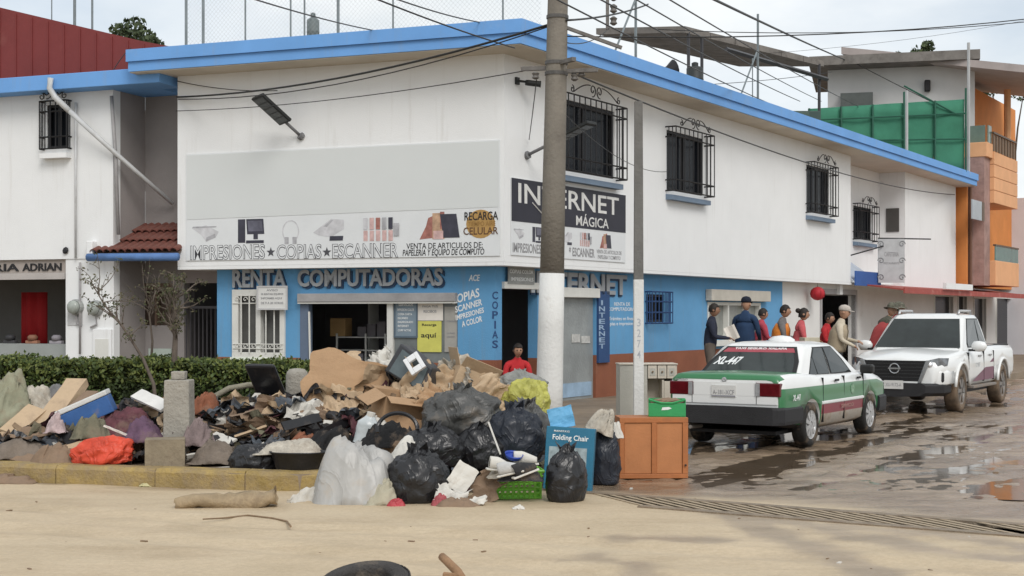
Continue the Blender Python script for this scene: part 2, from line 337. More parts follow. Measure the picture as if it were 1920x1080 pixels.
GREYC = mat('grey_render', (.36, .345, .335), .85, .12, 1.0, .1, 35, dirt=((.24, .22, .20), .55, 1.4, .6))
INS = .35
bld = thing('corner_shop_building', 'white two-storey corner building with blue eaves and blue ground floor', 'building', RT.M)
toR = RT.M.inverted() @ FR.M                                   # front facade coordinates into the building's frame
ZB, ZT = 2.63, 6.1
xl = FR.x(333); xr = RT.x(1595); xr2 = RT.x(1697); xe = RT.x(1792)
def plocal(plane, x, off): return plane.M @ Vector((x, -off, 0))
def cross_pt(oF, oR):                                           # where the moved front and street planes meet
    a = plocal(FR, 0, oF); d1 = FR.ax; b = plocal(RT, 0, oR); d2 = RT.ax
    t = ((b.x-a.x)*d2.y-(b.y-a.y)*d2.x)/(d1.x*d2.y-d1.y*d2.x); return Vector((a.x+d1.x*t, a.y+d1.y*t, 0)), t
Minv = RT.M.inverted()
MB().holes(xl, -.001, ZB, ZT, 0, .22, []).build('upper_wall', WHITE, bld, toR)
wins = []
for pa, pb, pt, pbm in ((1036, 1152, 185, 334), (1250, 1318, 243, 362), (1512, 1554, 308, 403)):
    x0, z1 = RT.at(pa, pt); x1 = RT.x(pb); z0 = RT.z(pa, pbm-6); wins.append((x0, x1, z0, z1))
wins[0] = (wins[0][0], wins[0][1], RT.z(1100, 327), RT.z(1100, 196))
MB().holes(0, xr, ZB, ZT, 0, .22, [(a, b, c, d) for a, b, c, d in wins]).build('upper_wall', WHITE, bld)
# recess with a side bay further along the street
RD = .78
rwin = (RT.x(1600, -RD), RT.x(1634, -RD), RT.z(1620, 450, -RD), RT.z(1615, 388, -RD))
MB().holes(xr-.2, xr2, 2.3, ZT, RD, RD+.2, [rwin]).build('upper_wall', WHITE, bld)
MB().box(xr-.22, xr-.002, .222, RD, 2.3, ZT).build('upper_wall', WHITE, bld)
MB().box(xr2, xe, 0, .22, 2.55, ZT).box(xr2, xr2+.2, .221, RD+.2, 2.55, ZT).build('upper_wall', WHITE, bld)
# roof slab with two-step fascia
def outline(o, left, right, deep):
    e, _ = cross_pt(o, o); pts = [plocal(FR, left, o), e, plocal(RT, right, o), plocal(RT, right, -deep), plocal(FR, left, -6)]
    return [tuple((Minv @ p)[:2]) for p in pts]
MB().prism(outline(.70, xl-.62, xe+.25, 9), 6.285, 6.50, 'z').build('roof_edge', SKYB, bld)
MB().prism(outline(.655, xl-.60, xe+.22, 9), 6.11, 6.283, 'z').build('fascia', SKYB, bld)
MB().prism(outline(.63, xl-.58, xe+.20, 9), 6.092, 6.108, 'z').build('soffit', SOFF, bld)
MB().prism(outline(-.002, xl+.002, xe, 8.5), 2.57, 2.628, 'z').build('floor_slab', WHITE, bld)
MB().prism(outline(.35, xl-.3, xe, 8.7), 6.502, 6.53, 'z').build('roof_deck', mat('roof_concrete', (.26, .25, .24), .9), bld)
# ground floor
cg, tg = cross_pt(-INS, -INS)
xF1 = tg; xF0 = FR.x(407, -INS)
def fbox(pa, pb, pt, pbm, off=-INS): return (FR.x(pa, off), FR.x(pb, off), FR.z((pa+pb)/2, pbm, off), FR.z((pa+pb)/2, pt, off))
def rbox(pa, pb, pt, pbm, off=-INS): return (RT.x(pa, off), RT.x(pb, off), RT.z((pa+pb)/2, pbm, off), RT.z((pa+pb)/2, pt, off))
w1 = fbox(440, 533, 548, 668); op = fbox(563, 858, 552, 720); op = (op[0], op[1], .3, op[3])
BASEZ = .98
MB().holes(xF0, xF1, 0, 2.572, INS, INS+.2, [w1, op], 0, [(BASEZ, 1)]).build('lower_wall', [BLUE, BRICKRED], bld, toR)
x_b = Minv @ cg
d1 = rbox(941, 1008, 540, 775); d1 = (d1[0], d1[1], .2, d1[3]); d2 = rbox(1048, 1117, 556, 752)
sw = rbox(1212, 1246, 552, 604); lw = rbox(1326, 1425, 567, 634); d3 = rbox(1540, 1603, 552, 690); d3 = (d3[0], d3[1], .17, d3[3])
xbl = RT.x(1467, -INS)
MB().holes(x_b.x, xbl, 0, 2.572, INS, INS+.2, [d1, d2, sw, lw], 0, [(BASEZ, 1)]).build('lower_wall', [BLUE, BRICKRED], bld)
v1 = rbox(1752, 1786, 556, 640); v2 = rbox(1796, 1812, 556, 640); v3 = rbox(1826, 1848, 560, 640); v4 = rbox(1868, 1903, 560, 690); v4 = (v4[0], v4[1], .17, v4[3])
xgE = RT.x(1906, -INS)
MB().holes(xbl, xgE, 0, 2.572, INS, INS+.2, [d3, v1, v2, v3, v4]).build('lower_wall', mat('white_wall_low', (.70, .69, .67), .8, .08, .9, .06, 55, dirt=((.42, .37, .31), .6, 1.5, .6)), bld)
# room behind: floor, back wall, partitions
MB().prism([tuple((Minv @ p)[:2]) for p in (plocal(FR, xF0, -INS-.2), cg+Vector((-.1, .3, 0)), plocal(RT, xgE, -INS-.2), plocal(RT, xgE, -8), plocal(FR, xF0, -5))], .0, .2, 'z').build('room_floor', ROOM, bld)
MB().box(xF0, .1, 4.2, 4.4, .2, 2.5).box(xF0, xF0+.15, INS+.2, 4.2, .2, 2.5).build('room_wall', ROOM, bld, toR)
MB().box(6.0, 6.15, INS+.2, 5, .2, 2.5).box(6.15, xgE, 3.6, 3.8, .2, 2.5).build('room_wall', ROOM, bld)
MB().box(xl, xl+.2, .22, 6, ZB, ZT).build('upper_wall', WHITE, bld, toR)
MB().box(xe-.2, xe, .22, 6.5, 2.55, ZT).box(xgE-.2, xgE, INS+.2, 6, 0, 2.5).build('end_wall', GREYC, bld)
# upper windows: glass, frame, blue sill, projecting iron grille with scrolls
def spiral(cx, cz, r0, turns, a0, sgn, n=22):
    return [(cx+sgn*(r0*(1-.8*i/n))*math.cos(a0+turns*2*math.pi*i/n), (cz+(r0*(1-.8*i/n))*math.sin(a0+turns*2*math.pi*i/n))) for i in range(n+1)]
def iron_window(parent, M, x0, x1, z0, z1, out_=.24, nb=9, scroll=True, sill=SKYB, glass_y=.12, bmat=IRON, dirs=1):
    g = MB().box(x0, x1, glass_y, glass_y+.02, z0, z1).build('window', GLASS, parent, M)
    MB().box(x0, x1, .03, .09, z0, z0+.05).box(x0, x1, .03, .09, z1-.05, z1).box(x0, x0+.05, .03, .09, z0+.05, z1-.05).box(x1-.05, x1, .03, .09, z0+.05, z1-.05).box((x0+x1)/2-.02, (x0+x1)/2+.02, .035, .085, z0+.05, z1-.05).build('frame', IRON, g)
    b = MB(); e = .06; a0, a1, c0, c1 = x0-e, x1+e, z0-.02, z1+.05
    for z in (c0, c1, c0+.22, c1-.2): b.tube([(a0, -.002, z), (a0, -out_, z), (a1, -out_, z), (a1, -.002, z)], .016, 4)
    for i in range(nb+1):
        x = a0+(a1-a0)*i/nb; b.tube([(x, -out_, c0), (x, -out_, c1)], .013, 4)
    for x in (a0, a1):
        for y in (-out_*.66, -out_*.33): b.tube([(x, y, c0), (x, y, c1)], .012, 4)
    b.build('grille', bmat, g)
    if scroll:
        s_ = MB(); cx = (a0+a1)/2; wd = (a1-a0)*.34
        for sg in (-1, 1):
            pts = [(cx+sg*wd*1.0, c1+.10)]+[(p[0], p[1]) for p in spiral(cx+sg*.12, c1+.15, .11, 1.25, -.4, sg)][::-1][:0]
            big = spiral(cx+sg*.13, c1+.16, .12, 1.3, R(-100), -sg); s_.tube([(p[0], -out_, p[1]) for p in big], .011, 4)
            arc = [(cx+sg*(.22+(wd-.22)*t), c1+.22*math.cos(t*1.45)**1+.02) for t in [i/8 for i in range(9)]]; s_.tube([(p[0], -out_, p[1]) for p in arc], .011, 4)
            sm = spiral(cx+sg*(wd+.05), c1+.09, .07, 1.2, R(90), sg); s_.tube([(p[0], -out_, p[1]) for p in sm], .010, 4)
        s_.build('scroll', bmat, g)
    if sill: MB().prism([(-.16, z0-.20), (.10, z0-.20), (.10, z0-.075), (-.16, z0-.105)], x0-.05, x1+.06, 'x').build('sill', sill, g)
    return g
for i, wv in enumerate(wins): iron_window(bld, None, *wv, nb=(12, 9, 9)[i], sill=mat('sill_blue', (.17, .23, .31), .75))
iron_window(bld, Matrix.Translation((0, RD, 0)), *rwin, out_=.22, nb=8, sill=mat('sill_blue', (.17, .23, .31), .75))
# small dark louvre window on the bay's side face
bx = xr2; zc0 = 4.55; 
MB().box(bx-.03, bx-.004, .18, .58, 4.28, 5.0).build('window', mat('dull_glass', (.09, .085, .08), .35), bld)
# ---- shop front (front facade, ground floor)
fr = thing('shop_front_window', 'white framed barred window under the word RENTA', 'window', FR.T(0))
x0, x1, z0, z1 = w1
MB().box(x0, x1, INS+.12, INS+.14, z0, z1).build('pane', mat('dusty_glass', (.10, .10, .095), .2, .3, 3, 0), fr)
fm = MB(); t = .07
fm.box(x0-.03, x1+.03, INS-.05, INS+.1, z1-t, z1+.05).box(x0-.03, x1+.03, INS-.05, INS+.1, z0-.03, z0+t).box(x0-.03, x0+t+.03, INS-.05, INS+.1, z0+t, z1-t).box(x1-t, x1+.03, INS-.05, INS+.1, z0+t, z1-t).box((x0+x1)/2-.05, (x0+x1)/2+.05, INS-.045, INS+.1, z0+t, z1-t)
fm.build('frame', PALE, fr, bevel=.006)
gb = MB()
for i in range(1, 6):
    if i == 3: continue
    x = x0+(x1-x0)*i/6; gb.tube([(x, INS-.06, z0+.05), (x, INS-.06, z1-.05)], .013, 5)
for zz in (z0+.14, z0+.22, z1-.2): gb.tube([(x0, INS-.06, zz), (x1, INS-.06, zz)], .010, 4)
for k in range(6):
    cx = x0+(x1-x0)*(k+.5)/6; gb.tube([(p[0], INS-.06, p[1]) for p in spiral(cx, z0+.18, .05, 1, 0, 1, 12)], .008, 4); gb.tube([(p[0], INS-.06, p[1]) for p in spiral(cx, z1-.13, .05, 1, 0, 1, 12)], .008, 4)
gb.build('grille', PALE, fr)
MB().prism([(INS-.2, z0-.30), (INS+.01, z0-.30), (INS+.01, z0-.02), (INS-.06, z0-.02)], x0-.06, x1+.06, 'x').build('sill', mat('pale_green_sill', (.60, .64, .55), .7, dirt=(MUD, .6, 4, .5)), fr)
x0, x1, z0, z1 = op
sf = thing('shop_front_frame', 'wide open shop front with roller box and white post under COMPUTADORAS', 'shop front', FR.T(0))
MB().box(x0, x1, INS-.12, INS+.05, z1-.13, z1+.02).build('roller_box', mat('dull_grey_metal', (.33, .32, .32), .5, .2, 3, .1, 30), sf, bevel=.01)
MB().box(x0, x1, INS-.10, INS+.02, z1-.16, z1-.132).build('roller_rail', PALE, sf)
xp0, xp1 = FR.x(726, -INS), FR.x(737, -INS)
MB().box(xp0, xp1, INS-.02, INS+.12, z0, z1-.14).build('post', PALE, sf, bevel=.006)
MB().tube([(FR.x(581, -INS), INS-.03, z1-.3), (FR.x(583, -INS), INS-.03, z0+.6), (FR.x(589, -INS), INS-.06, z0+.1)], .02, 5).build('loose_rail', PALE, sf)
MB().box(x0, FR.x(579, -INS), INS-.01, INS+.13, z0, z1-.14).build('side_panel', mat('slate_blue', (.12, .16, .23), .6), sf)
MB().box(xp1, x1, INS+.05, INS+.09, z0+.62, z1-.14).build('glass_panel', mat('reflecting_glass', (.20, .22, .22), .12, .3, 1.5, 0), sf)
MB().box(xp1, x1, INS+.02, INS+.12, z0, z0+.62).build('lower_panel', BRICKRED, sf)
MB().box(x0+.2, xp0, INS-.02, INS+.1, z0+.60-.3, z0+.66-.3).build('threshold_rail', PALE, sf)
def poster(name, label, pa, pb, pt, pbm, m, lines, ink, off=-INS-.04, plane=FR, cat='poster', y=-.012, frame=None):
    xa, xb, za, zb = plane.x(pa, off), plane.x(pb, off), plane.z((pa+pb)/2, pbm, off), plane.z((pa+pb)/2, pt, off)
    r = thing(name, label, cat, plane.T(xa, -off, za)); W, H = xb-xa, zb-za
    MB().box(0, W, y, 0, 0, H).build('sheet', m, r)
    if frame: MB().box(-.03, 0, y-.01, 0, -.03, H+.03).box(W, W+.03, y-.01, 0, -.03, H+.03).box(0, W, y-.01, 0, -.03, 0).box(0, W, y-.01, 0, H, H+.03).build('frame', frame, r)
    for (txt, u0, u1, v0, v1) in lines: text_fit(txt, W*u0, W*u1, H*v0, H*v1, y-.001, ink, r, .003, .012)
    return r
INKB = mat('black_ink', (.02, .02, .022), .6, 0, 1, 0); INKW = mat('white_ink', (.75, .77, .77), .7, .1, 4, 0); INKG = mat('grey_ink', (.28, .28, .29), .7, .1, 4, 0)
poster('price_board', 'grey-blue price list board framed beside the white shop post', 742, 781, 563, 630, mat('slate_sheet', (.20, .26, .31), .5), [('SERVICIOS', .15, .85, .84, .91), ('IMPRESION COLOR', .1, .9, .70, .77), ('COPIA CARTA', .12, .8, .58, .64), ('ESCANEO', .12, .6, .47, .53), ('ENGARGOLADO', .12, .85, .36, .42), ('INTERNET', .12, .65, .25, .31), ('CURP ACTAS', .12, .75, .13, .19)], INKW, frame=mat('slate_frame', (.10, .14, .18), .5))
poster('paper_notice', 'white paper notice above the yellow aqui poster', 783, 831, 566, 601, mat('paper', (.72, .68, .62), .8, .08, 4), [('PAGA TUS', .2, .8, .70, .82), ('RECIBOS', .25, .75, .42, .56)], INKG)
poster('yellow_poster', 'torn yellow poster reading aqui in the shop front', 783, 828, 602, 660, mat('yellow_paper', (.62, .60, .14), .7, .15, 3, dirt=((.65, .62, .45), .6, 3, .7)), [('aquí', .16, .80, .42, .62), ('Recarga', .2, .8, .82, .92)], INKB)
poster('grey_poster', 'faded grey poster against the blue column', 834, 858, 575, 660, mat('faded_sheet', (.36, .35, .32), .8, .15, 3), [('HORARIO', .1, .9, .66, .70), ('LUNES', .2, .8, .40, .43), ('SABADO', .2, .8, .32, .35)], INKG)
poster('notice_board', 'white notice board hung over the barred front window', 485, 537, 539, 578, mat('board_white', (.66, .66, .64), .7, .06, 4), [('AVISO', .3, .7, .82, .92), ('SE RENTAN EQUIPOS', .1, .9, .62, .73), ('INFORMES AQUI', .1, .85, .42, .53), ('DE 9 A 20 HORAS', .1, .9, .2, .31)], INKG, off=-INS+.13, frame=mat('board_edge', (.5, .5, .5), .6))
# things inside the shop
rk = thing('wire_rack', 'pale metal shelf rack inside the dark shop', 'rack', FR.T(FR.x(632, -INS-1.2), INS+1.2, .2))
m = MB(); W = 1.0
for z in (.35, .62, .88, 1.12): m.box(0, W, 0, .4, z, z+.02)
m.build('shelf', PALE, rk)
for x in (0, W*.6, W): MB().box(x-.015, x+.015, -.02, .01, 0, 1.2).build('upright', PALE, rk)
for k in range(7): MB().box(.02+k*.13, .12+k*.13, .05, .3, .64, .64+random.uniform(.1, .22)).build('goods', mat('goods%d' % (k % 3), ((.3, .3, .33), (.22, .25, .24), (.4, .36, .32))[k % 3], .6), rk)
tag(MB().box(-.16, .16, -.14, .14, 0, .34).build('carton', mat('carton_brown', (.42, .27, .12), .8), None, FR.T(FR.x(630, -INS-1.2), INS+1.4, 1.345), bevel=.008), 'brown carton on the rack inside the shop', 'carton')
m = MB(); 
for k in range(5): m.box(k*.2, k*.2+.17, 0, .3, 0, .18+.05*(k % 3))
tag(m.build('shelf_goods', mat('goods_dark', (.16, .15, .16), .6), None, FR.T(FR.x(668, -INS-1.2), INS+1.25, 1.345)), 'dark row of packets on the right end of the shop rack', 'packets')
sh2 = thing('display_cabinet', 'dark glass display cabinet deep inside the shop', 'cabinet', FR.T(FR.x(690, -INS-2), INS+2, .2))
MB().box(0, .9, 0, .4, 0, .5).build('base', mat('goods_dark', (.16, .15, .16), .6), sh2); MB().box(0, .03, 0, .4, .5, 1.8).box(.87, .9, 0, .4, .5, 1.8).box(.03, .87, 0, .4, 1.75, 1.8).box(.03, .87, 0, .4, 1.1, 1.12).build('frame', PALE, sh2)
# raised letters and painted words on the blue wall
LET = mat('letter_grey', (.34, .36, .38), .7, .12, 4, .05, 50); LETS = mat('letter_shadow', (.03, .06, .12), .7)
def sign(name, label, txt, plane, pa, pb, pt, pbm, m, off=-INS, depth=.05, bold=.02, shade=True, shear=0, vert=False, cat='lettering'):
    xa, xb, za, zb = plane.x(pa, off), plane.x(pb, off), plane.z((pa+pb)/2, pbm, off), plane.z((pa+pb)/2, pt, off)
    r = thing(name, label, cat, plane.T(xa, -off, za))
    if vert:
        ls = txt.split('\n'); hh = (zb-za)/len(ls)
        for k, ch_ in enumerate(ls): text_fit(ch_, (xb-xa)*(.35 if ch_ == 'I' else 0), (xb-xa)*(.65 if ch_ == 'I' else 1), zb-za-(k+.88)*hh, zb-za-(k+.08)*hh, 0, m, r, depth, bold, 0, 'letter')
        return r
    text_fit(txt, 0, xb-xa, 0, zb-za, -depth*.5 if shade else 0, m, r, depth*.5 if shade else depth, bold, shear, 'lettering')
    if shade: text_fit(txt, .03, xb-xa+.03, -.035, zb-za-.03, 0, LETS, r, depth*.45, bold+.01, shear, 'letter_shadow', vert=vert)
    return r
sign('wall_lettering', 'raised grey word RENTA on the blue wall', 'RENTA', FR, 438, 538, 505, 539, LET, bold=.03)
sign('wall_lettering', 'raised grey word COMPUTADORAS on the blue wall', 'COMPUTADORAS', FR, 560, 832, 504, 537, LET, bold=.03)
sign('wall_lettering', 'raised grey word INTERNET over the shuttered door', 'INTERNET', RT, 992, 1172, 512, 551, LET, bold=.03)
sign('wall_lettering', 'dark vertical word COPIAS beside the corner doorway', 'C\nO\nP\nI\nA\nS', FR, 923, 934, 545, 655, NAVY, depth=.004, shade=False, vert=True)
pnt = thing('painted_lettering', 'white slanted hand-painted words COPIAS SCANNER on the blue column', 'lettering', FR.T(FR.x(862, -INS), INS-.001, FR.z(890, 630, -INS)))
Wc = FR.x(918, -INS)-FR.x(862, -INS); SL = Matrix.Rotation(R(-15), 4, 'Y')
for i, (tx, a, b, z, h) in enumerate((('COPIAS', .0, 1.0, .55, .15), ('SCANNER', .05, .98, .40, .11), ('IMPRESIONES', 0, 1.0, .27, .09), ('A COLOR', .15, .85, .13, .10))):
    text_fit(tx, Wc*a, Wc*b, z, z+h, 0, INKW, pnt, .004, .02, .25, 'lettering', SL)
sign('painted_lettering', 'small boxed white mark ACE high on the blue column', 'ACE', FR, 879, 900, 515, 527, INKW, depth=.006, shade=False, shear=.2)
sign('painted_lettering', 'white painted words RENTA DE COMPUTADORAS beside the grey post', 'RENTA DE\nCOMPUTADORAS', RT, 1140, 1192, 567, 583, INKW, depth=.004, bold=0, shade=False)
sign('painted_lettering', 'white painted words TRAMITES EN LINEA under the word RENTA DE', 'Trámites en línea\ncopias e impresiones', RT, 1137, 1192, 594, 612, INKW, depth=.004, bold=0, shade=False)
sg = rbox(955, 1000, 502, 533, -INS+.05)
poster('hanging_board', 'faded grey sign board over the corner doorway', 952, 1001, 501, 533, mat('faded_board', (.30, .31, .30), .8, .2, 5), [('COPIAS COLOR', .05, .95, .62, .84), ('IMPRESIONES', .1, .95, .18, .4)], INKW, off=-INS+.06, plane=RT)
# corner doorway frame, shuttered door, painted pilaster, small window, pale window
MB().box(d1[0], d1[1], INS-.06, INS+.1, d1[3]-.02, d1[3]+.1).build('door_roller_box', PALE, bld, bevel=.008)
dr = thing('shuttered_door', 'grey glazed door with stickers behind the utility pole', 'door', RT.T(d2[0], INS, d2[2])); W = d2[1]-d2[0]; H = d2[3]-d2[2]
MB().box(0, W, .06, .10, 0, H).build('panel', mat('door_grey', (.27, .29, .29), .35, .2, 2, .1, 20), dr)
MB().box(0, W, -.10, .05, H-.02, H+.16).build('roller_box', PALE, dr, bevel=.01)
MB().box(W*.06, W*.94, .045, .058, .08, .34).build('blue_sheet', mat('pale_blue_sheet', (.30, .42, .55), .6, .2, 4), dr)
MB().box(W*.4, W*.62, .045, .058, H*.56, H*.64).box(W*.66, W*.9, .045, .058, H*.55, H*.62).build('sticker', mat('sticker', (.5, .5, .48), .6, .3, 9), dr)
MB().box(d2[1]+.03, RT.x(1139, -INS), INS-.05, INS-.002, BASEZ-.15, 2.2).build('pilaster', NAVY, bld)
sign('painted_lettering', 'pale vertical word INTERNET on the navy pilaster by the shuttered door', 'I\nN\nT\nE\nR\nN\nE\nT', RT, 1123, 1134, 562, 655, mat('pale_blue_ink', (.30, .42, .58), .7), off=-INS+.052, depth=.004, shade=False, vert=True)
iron_window(bld, Matrix.Translation((0, INS, 0)), *sw, out_=.16, nb=6, scroll=False, sill=None, bmat=NAVY)
pw = thing('pale_side_window', 'white framed sliding window in the blue street wall', 'window', RT.T(0)); x0, x1, z0, z1 = lw
MB().box(x0, x1, INS+.1, INS+.12, z0, z1).build('pane', mat('curtain_glass', (.26, .27, .25), .2, .3, 2, 0), pw)
fm = MB(); 
for xx in (x0, x0+(x1-x0)*.36, x0+(x1-x0)*.72, x1-.07): fm.box(xx, xx+.07, INS-.02, INS+.1, z0+.07, z1-.07)
fm.box(x0, x1, INS-.02, INS+.1, z0, z0+.07).box(x0, x1, INS-.02, INS+.1, z1-.07, z1).build('frame', PALE, pw)
MB().box(x0-.1, x1+.3, INS-.16, INS-.004, z1+.03, z1+.28).build('roller_box', mat('cream_box', (.5, .47, .41), .7), pw, bevel=.01)
MB().box(x0-.05, x1+.05, INS-.14, INS-.004, z0-.16, z0-.03).build('sill', PALE, pw)
# door of the white house further along
MB().box(d3[0]-.12, d3[0], INS-.03, INS+.1, .17, d3[3]+.14).box(d3[1], d3[1]+.12, INS-.03, INS+.1, .17, d3[3]+.14).box(d3[0], d3[1], INS-.03, INS+.1, d3[3], d3[3]+.14).build('door_frame', mat('grey_frame', (.36, .35, .35), .6), bld)
for v in (v1, v2, v3, v4):
    MB().box(v[0]-.08, v[0], INS-.03, INS+.06, v[2], v[3]+.08).box(v[1], v[1]+.08, INS-.03, INS+.06, v[2], v[3]+.08).box(v[0], v[1], INS-.03, INS+.06, v[3], v[3]+.08).build('window_frame', PALE, bld)
    MB().box(v[0], v[1], INS+.12, INS+.14, v[2], v[3]).build('pane', GLASS, bld)
# red tin canopy and blue awning over the far pavement
RED = mat('faded_red_tin', (.36, .075, .06), .6, .2, 3, .1, 20, dirt=((.45, .35, .3), .55, 3, .7))
cn = thing('red_canopy', 'faded red tin canopy over the pavement beside the pickup', 'canopy', RT.T(0)); a = RT.x(1650, .5); b = RT.x(1905, .5)
for k in range(int((b-a)/.9)+1):
    x = a+k*.9; MB().prism([(-1.15, 2.42), (INS, 2.62), (INS, 2.66), (-1.15, 2.46)], x+.005, min(x+.895, b), 'x').build('sheet', RED, cn)
MB().box(a, b, -1.19, -1.151, 2.34, 2.50).build('fascia', RED, cn)
MB().box(RT.x(1768, 1.2), RT.x(1818, 1.2), -1.3, -1.195, 2.52, 2.70).build('white_ledge', WHITE, cn)
aw = thing('blue_awning', 'small blue awning in the recess under the barred window', 'awning', RT.T(0))
a = xr+.02; b = RT.x(1643, 0)
MB().prism([(-.1, 2.64), (RD-.01, 3.25), (RD-.01, 3.29), (-.1, 2.68)], a, b, 'x').build('cloth', mat('pale_canvas', (.45, .5, .58), .8), aw)
MB().box(a, b, -.14, -.101, 2.55, 2.95).build('valance', mat('deep_blue_canvas', (.035, .10, .32), .7), aw)
MB().tube([(a, .1, 3.35), (b, -.35, 3.75)], .02, 5).build('strut', IRON, aw)
hs = thing('hanging_sign', 'pale grey hanging sign board with ornate border beside the recess', 'sign', Matrix.Translation(P(1671, 530, 40.2))); W = 49/F*40.2; H = 82/F*40.2
MB().box(-W/2, W/2, -.03, .03, 0, H).build('board', mat('sign_grey', (.44, .45, .46), .6, .15, 4, .05), hs)
MB().tube([(-W/2, 0, H+.02), (W/2+.9, .5, H+.02)], .02, 5).build('bracket', IRON, hs)
for sx in (-1, 1):
    for zz in (.12, .5, .88): MB().tube([(p[0], -.035, p[1]) for p in spiral(sx*W*.40, H*zz, .10, 1.2, 0, sx, 12)], .014, 4).build('ornament', mat('sign_orn', (.26, .27, .28), .6), hs)
text_fit('CAFETERIA', -W*.28, W*.28, H*.60, H*.70, -.031, INKG, hs, .004, .01); text_fit('RESTAURANTE', -W*.3, W*.3, H*.42, H*.47, -.031, INKG, hs, .004, .01)
ln = thing('red_lantern', 'round red hanging lantern above the white house door', 'lantern', RT.T(RT.x(1533, .3-INS), INS-.3, RT.z(1533, 563, .3-INS)) @ Matrix.Scale(.72, 4)); 
MB().lathe([(.05, 0), (.14, .03), (.24, .12), (.27, .24), (.24, .36), (.14, .45), (.05, .48)], 16).build('shade', mat('lantern_red', (.42, .02, .03), .6, .15, 6), ln, smooth=True)
m = MB()
for k in range(8): m.tube([((.275 if 0 < j < 6 else .06)*math.sin(math.pi*(.06+.88*j/6))**.6*math.cos(k*math.pi/4), (.275 if 0 < j < 6 else .06)*math.sin(math.pi*(.06+.88*j/6))**.6*math.sin(k*math.pi/4), .48*j/6) for j in range(7)], .006, 4)
m.build('rib', mat('lantern_dark', (.18, .01, .015), .6), ln)
MB().tube([(0, 0, .48), (0, 0, .70), (0, .41, .80)], .012, 5).build('hook', IRON, ln)
# ---------------------------------------------------------------- banners and wall fittings of the corner building
BAN = mat('banner_white', (.70, .72, .73), .55, .04, 2, .02, 20)
def fb(pa, pb, pt, pbm, off=0): return FR.x(pa, off), FR.x(pb, off), FR.z((pa+pb)/2, pbm, off), FR.z((pa+pb)/2, pt, off)
bn = thing('shop_banner', 'wide white shop banner reading IMPRESIONES COPIAS ESCANNER on the front wall', 'banner', FR.T(0))
xa, xb = FR.x(350), FR.x(938); zb0 = FR.z(350, 489); zb1 = FR.z(938, 262)
MB().box(xa, xb, -.02, -.003, zb0, zb1).build('sheet', BAN, bn)
zg = FR.z(350, 412)
MB().add([(xa+.02, -.026, zg), (xb-.02, -.026, FR.z(938, 388)), (xb-.02, -.026, zb1-.02), (xa+.02, -.026, FR.z(350, 292)), (xa+.02, -.021, zg), (xb-.02, -.021, FR.z(938, 388)), (xb-.02, -.021, zb1-.02), (xa+.02, -.021, FR.z(350, 292))], [(0,1,2,3),(4,7,6,5),(0,4,5,1),(1,5,6,2),(2,6,7,3),(3,7,4,0)]).build('blank_panel', mat('blank_grey', (.64, .665, .66), .7, .02, 1, 0), bn)
INK2 = mat('banner_ink', (.075, .075, .085), .6, .2, 5, 0)
def btext(txt, pa, pb, pt, pbm, m, bold=.01, lift=0, shear=0, outline=False):
    x0, x1, z0, z1 = fb(pa, pb, pt, pbm)
    text_fit(txt, x0, x1, z0, z1, -.021-lift, m, bn, .002, bold, shear)
    if outline: text_fit(txt, x0+.012, x1-.012, z0+.01, z1-.01, -.0235-lift, BAN, bn, .002, bold-.036, shear)
btext('IMPRESIONES', 358, 498, 459, 487, INK2, .028, outline=True); btext('COPIAS', 520, 604, 458, 486, INK2, .028, outline=True); btext('ESCANNER', 624, 748, 456, 484, INK2, .028, outline=True)
def star(px, py, r):
    x, z = FR.at(px, py); return [(x+(r if k % 2 == 0 else r*.42)*math.sin(k*math.pi/5), z+(r if k % 2 == 0 else r*.42)*math.cos(k*math.pi/5)) for k in range(10)]
for px in (509, 614): MB().prism(star(px, 473, .09), -.024, -.021).build('star', INK2, bn)
btext('VENTA DE ARTICULOS DE:', 763, 906, 455, 466, INKB, .006); btext('PAPELERIA Y EQUIPO DE COMPUTO', 756, 909, 467, 481, INKB, .012, shear=.15)
gx, gz = FR.at(902, 420); MB().prism([(gx+.26*math.cos(k*math.pi/12), gz+.24*math.sin(k*math.pi/12)) for k in range(24)], -.024, -.021).build('gold_disc', mat('gold_print', (.45, .27, .09), .6, .2, 5, 0), bn)
btext('RECARGA', 872, 935, 397, 413, INKB, .012, .004); btext('TIEMPO AIRE', 878, 930, 415, 424, mat('gold_ink', (.30, .17, .05), .6), .006, .004); btext('CELULAR', 870, 935, 426, 440, mat('brown_ink', (.12, .06, .03), .6), .012, .004)
def pic(x, z, shapes, root, y=-.021, sc_=1):                      # little printed pictures of goods, each on its own flat patch
    for k, (poly, m) in enumerate(shapes):
        MB().prism([(x+p[0]*sc_, z+p[1]*sc_) for p in poly], y-.002-.0012*k, y-.0012*k).build('printed_picture', m, root)
def rct(a, b, c, d, sk=0): return [(a, c), (b, c), (b+sk, d), (a+sk, d)]
pk = mat('print_dark', (.05, .05, .07), .5, .3, 6, 0); pg = mat('print_grey', (.42, .42, .44), .5, .3, 8, 0); pl = mat('print_light', (.58, .58, .60), .5, .2, 8, 0); pr = mat('print_red', (.38, .16, .13), .6, .4, 9, 0); pp = mat('print_pink', (.62, .42, .40), .6, .3, 9, 0)
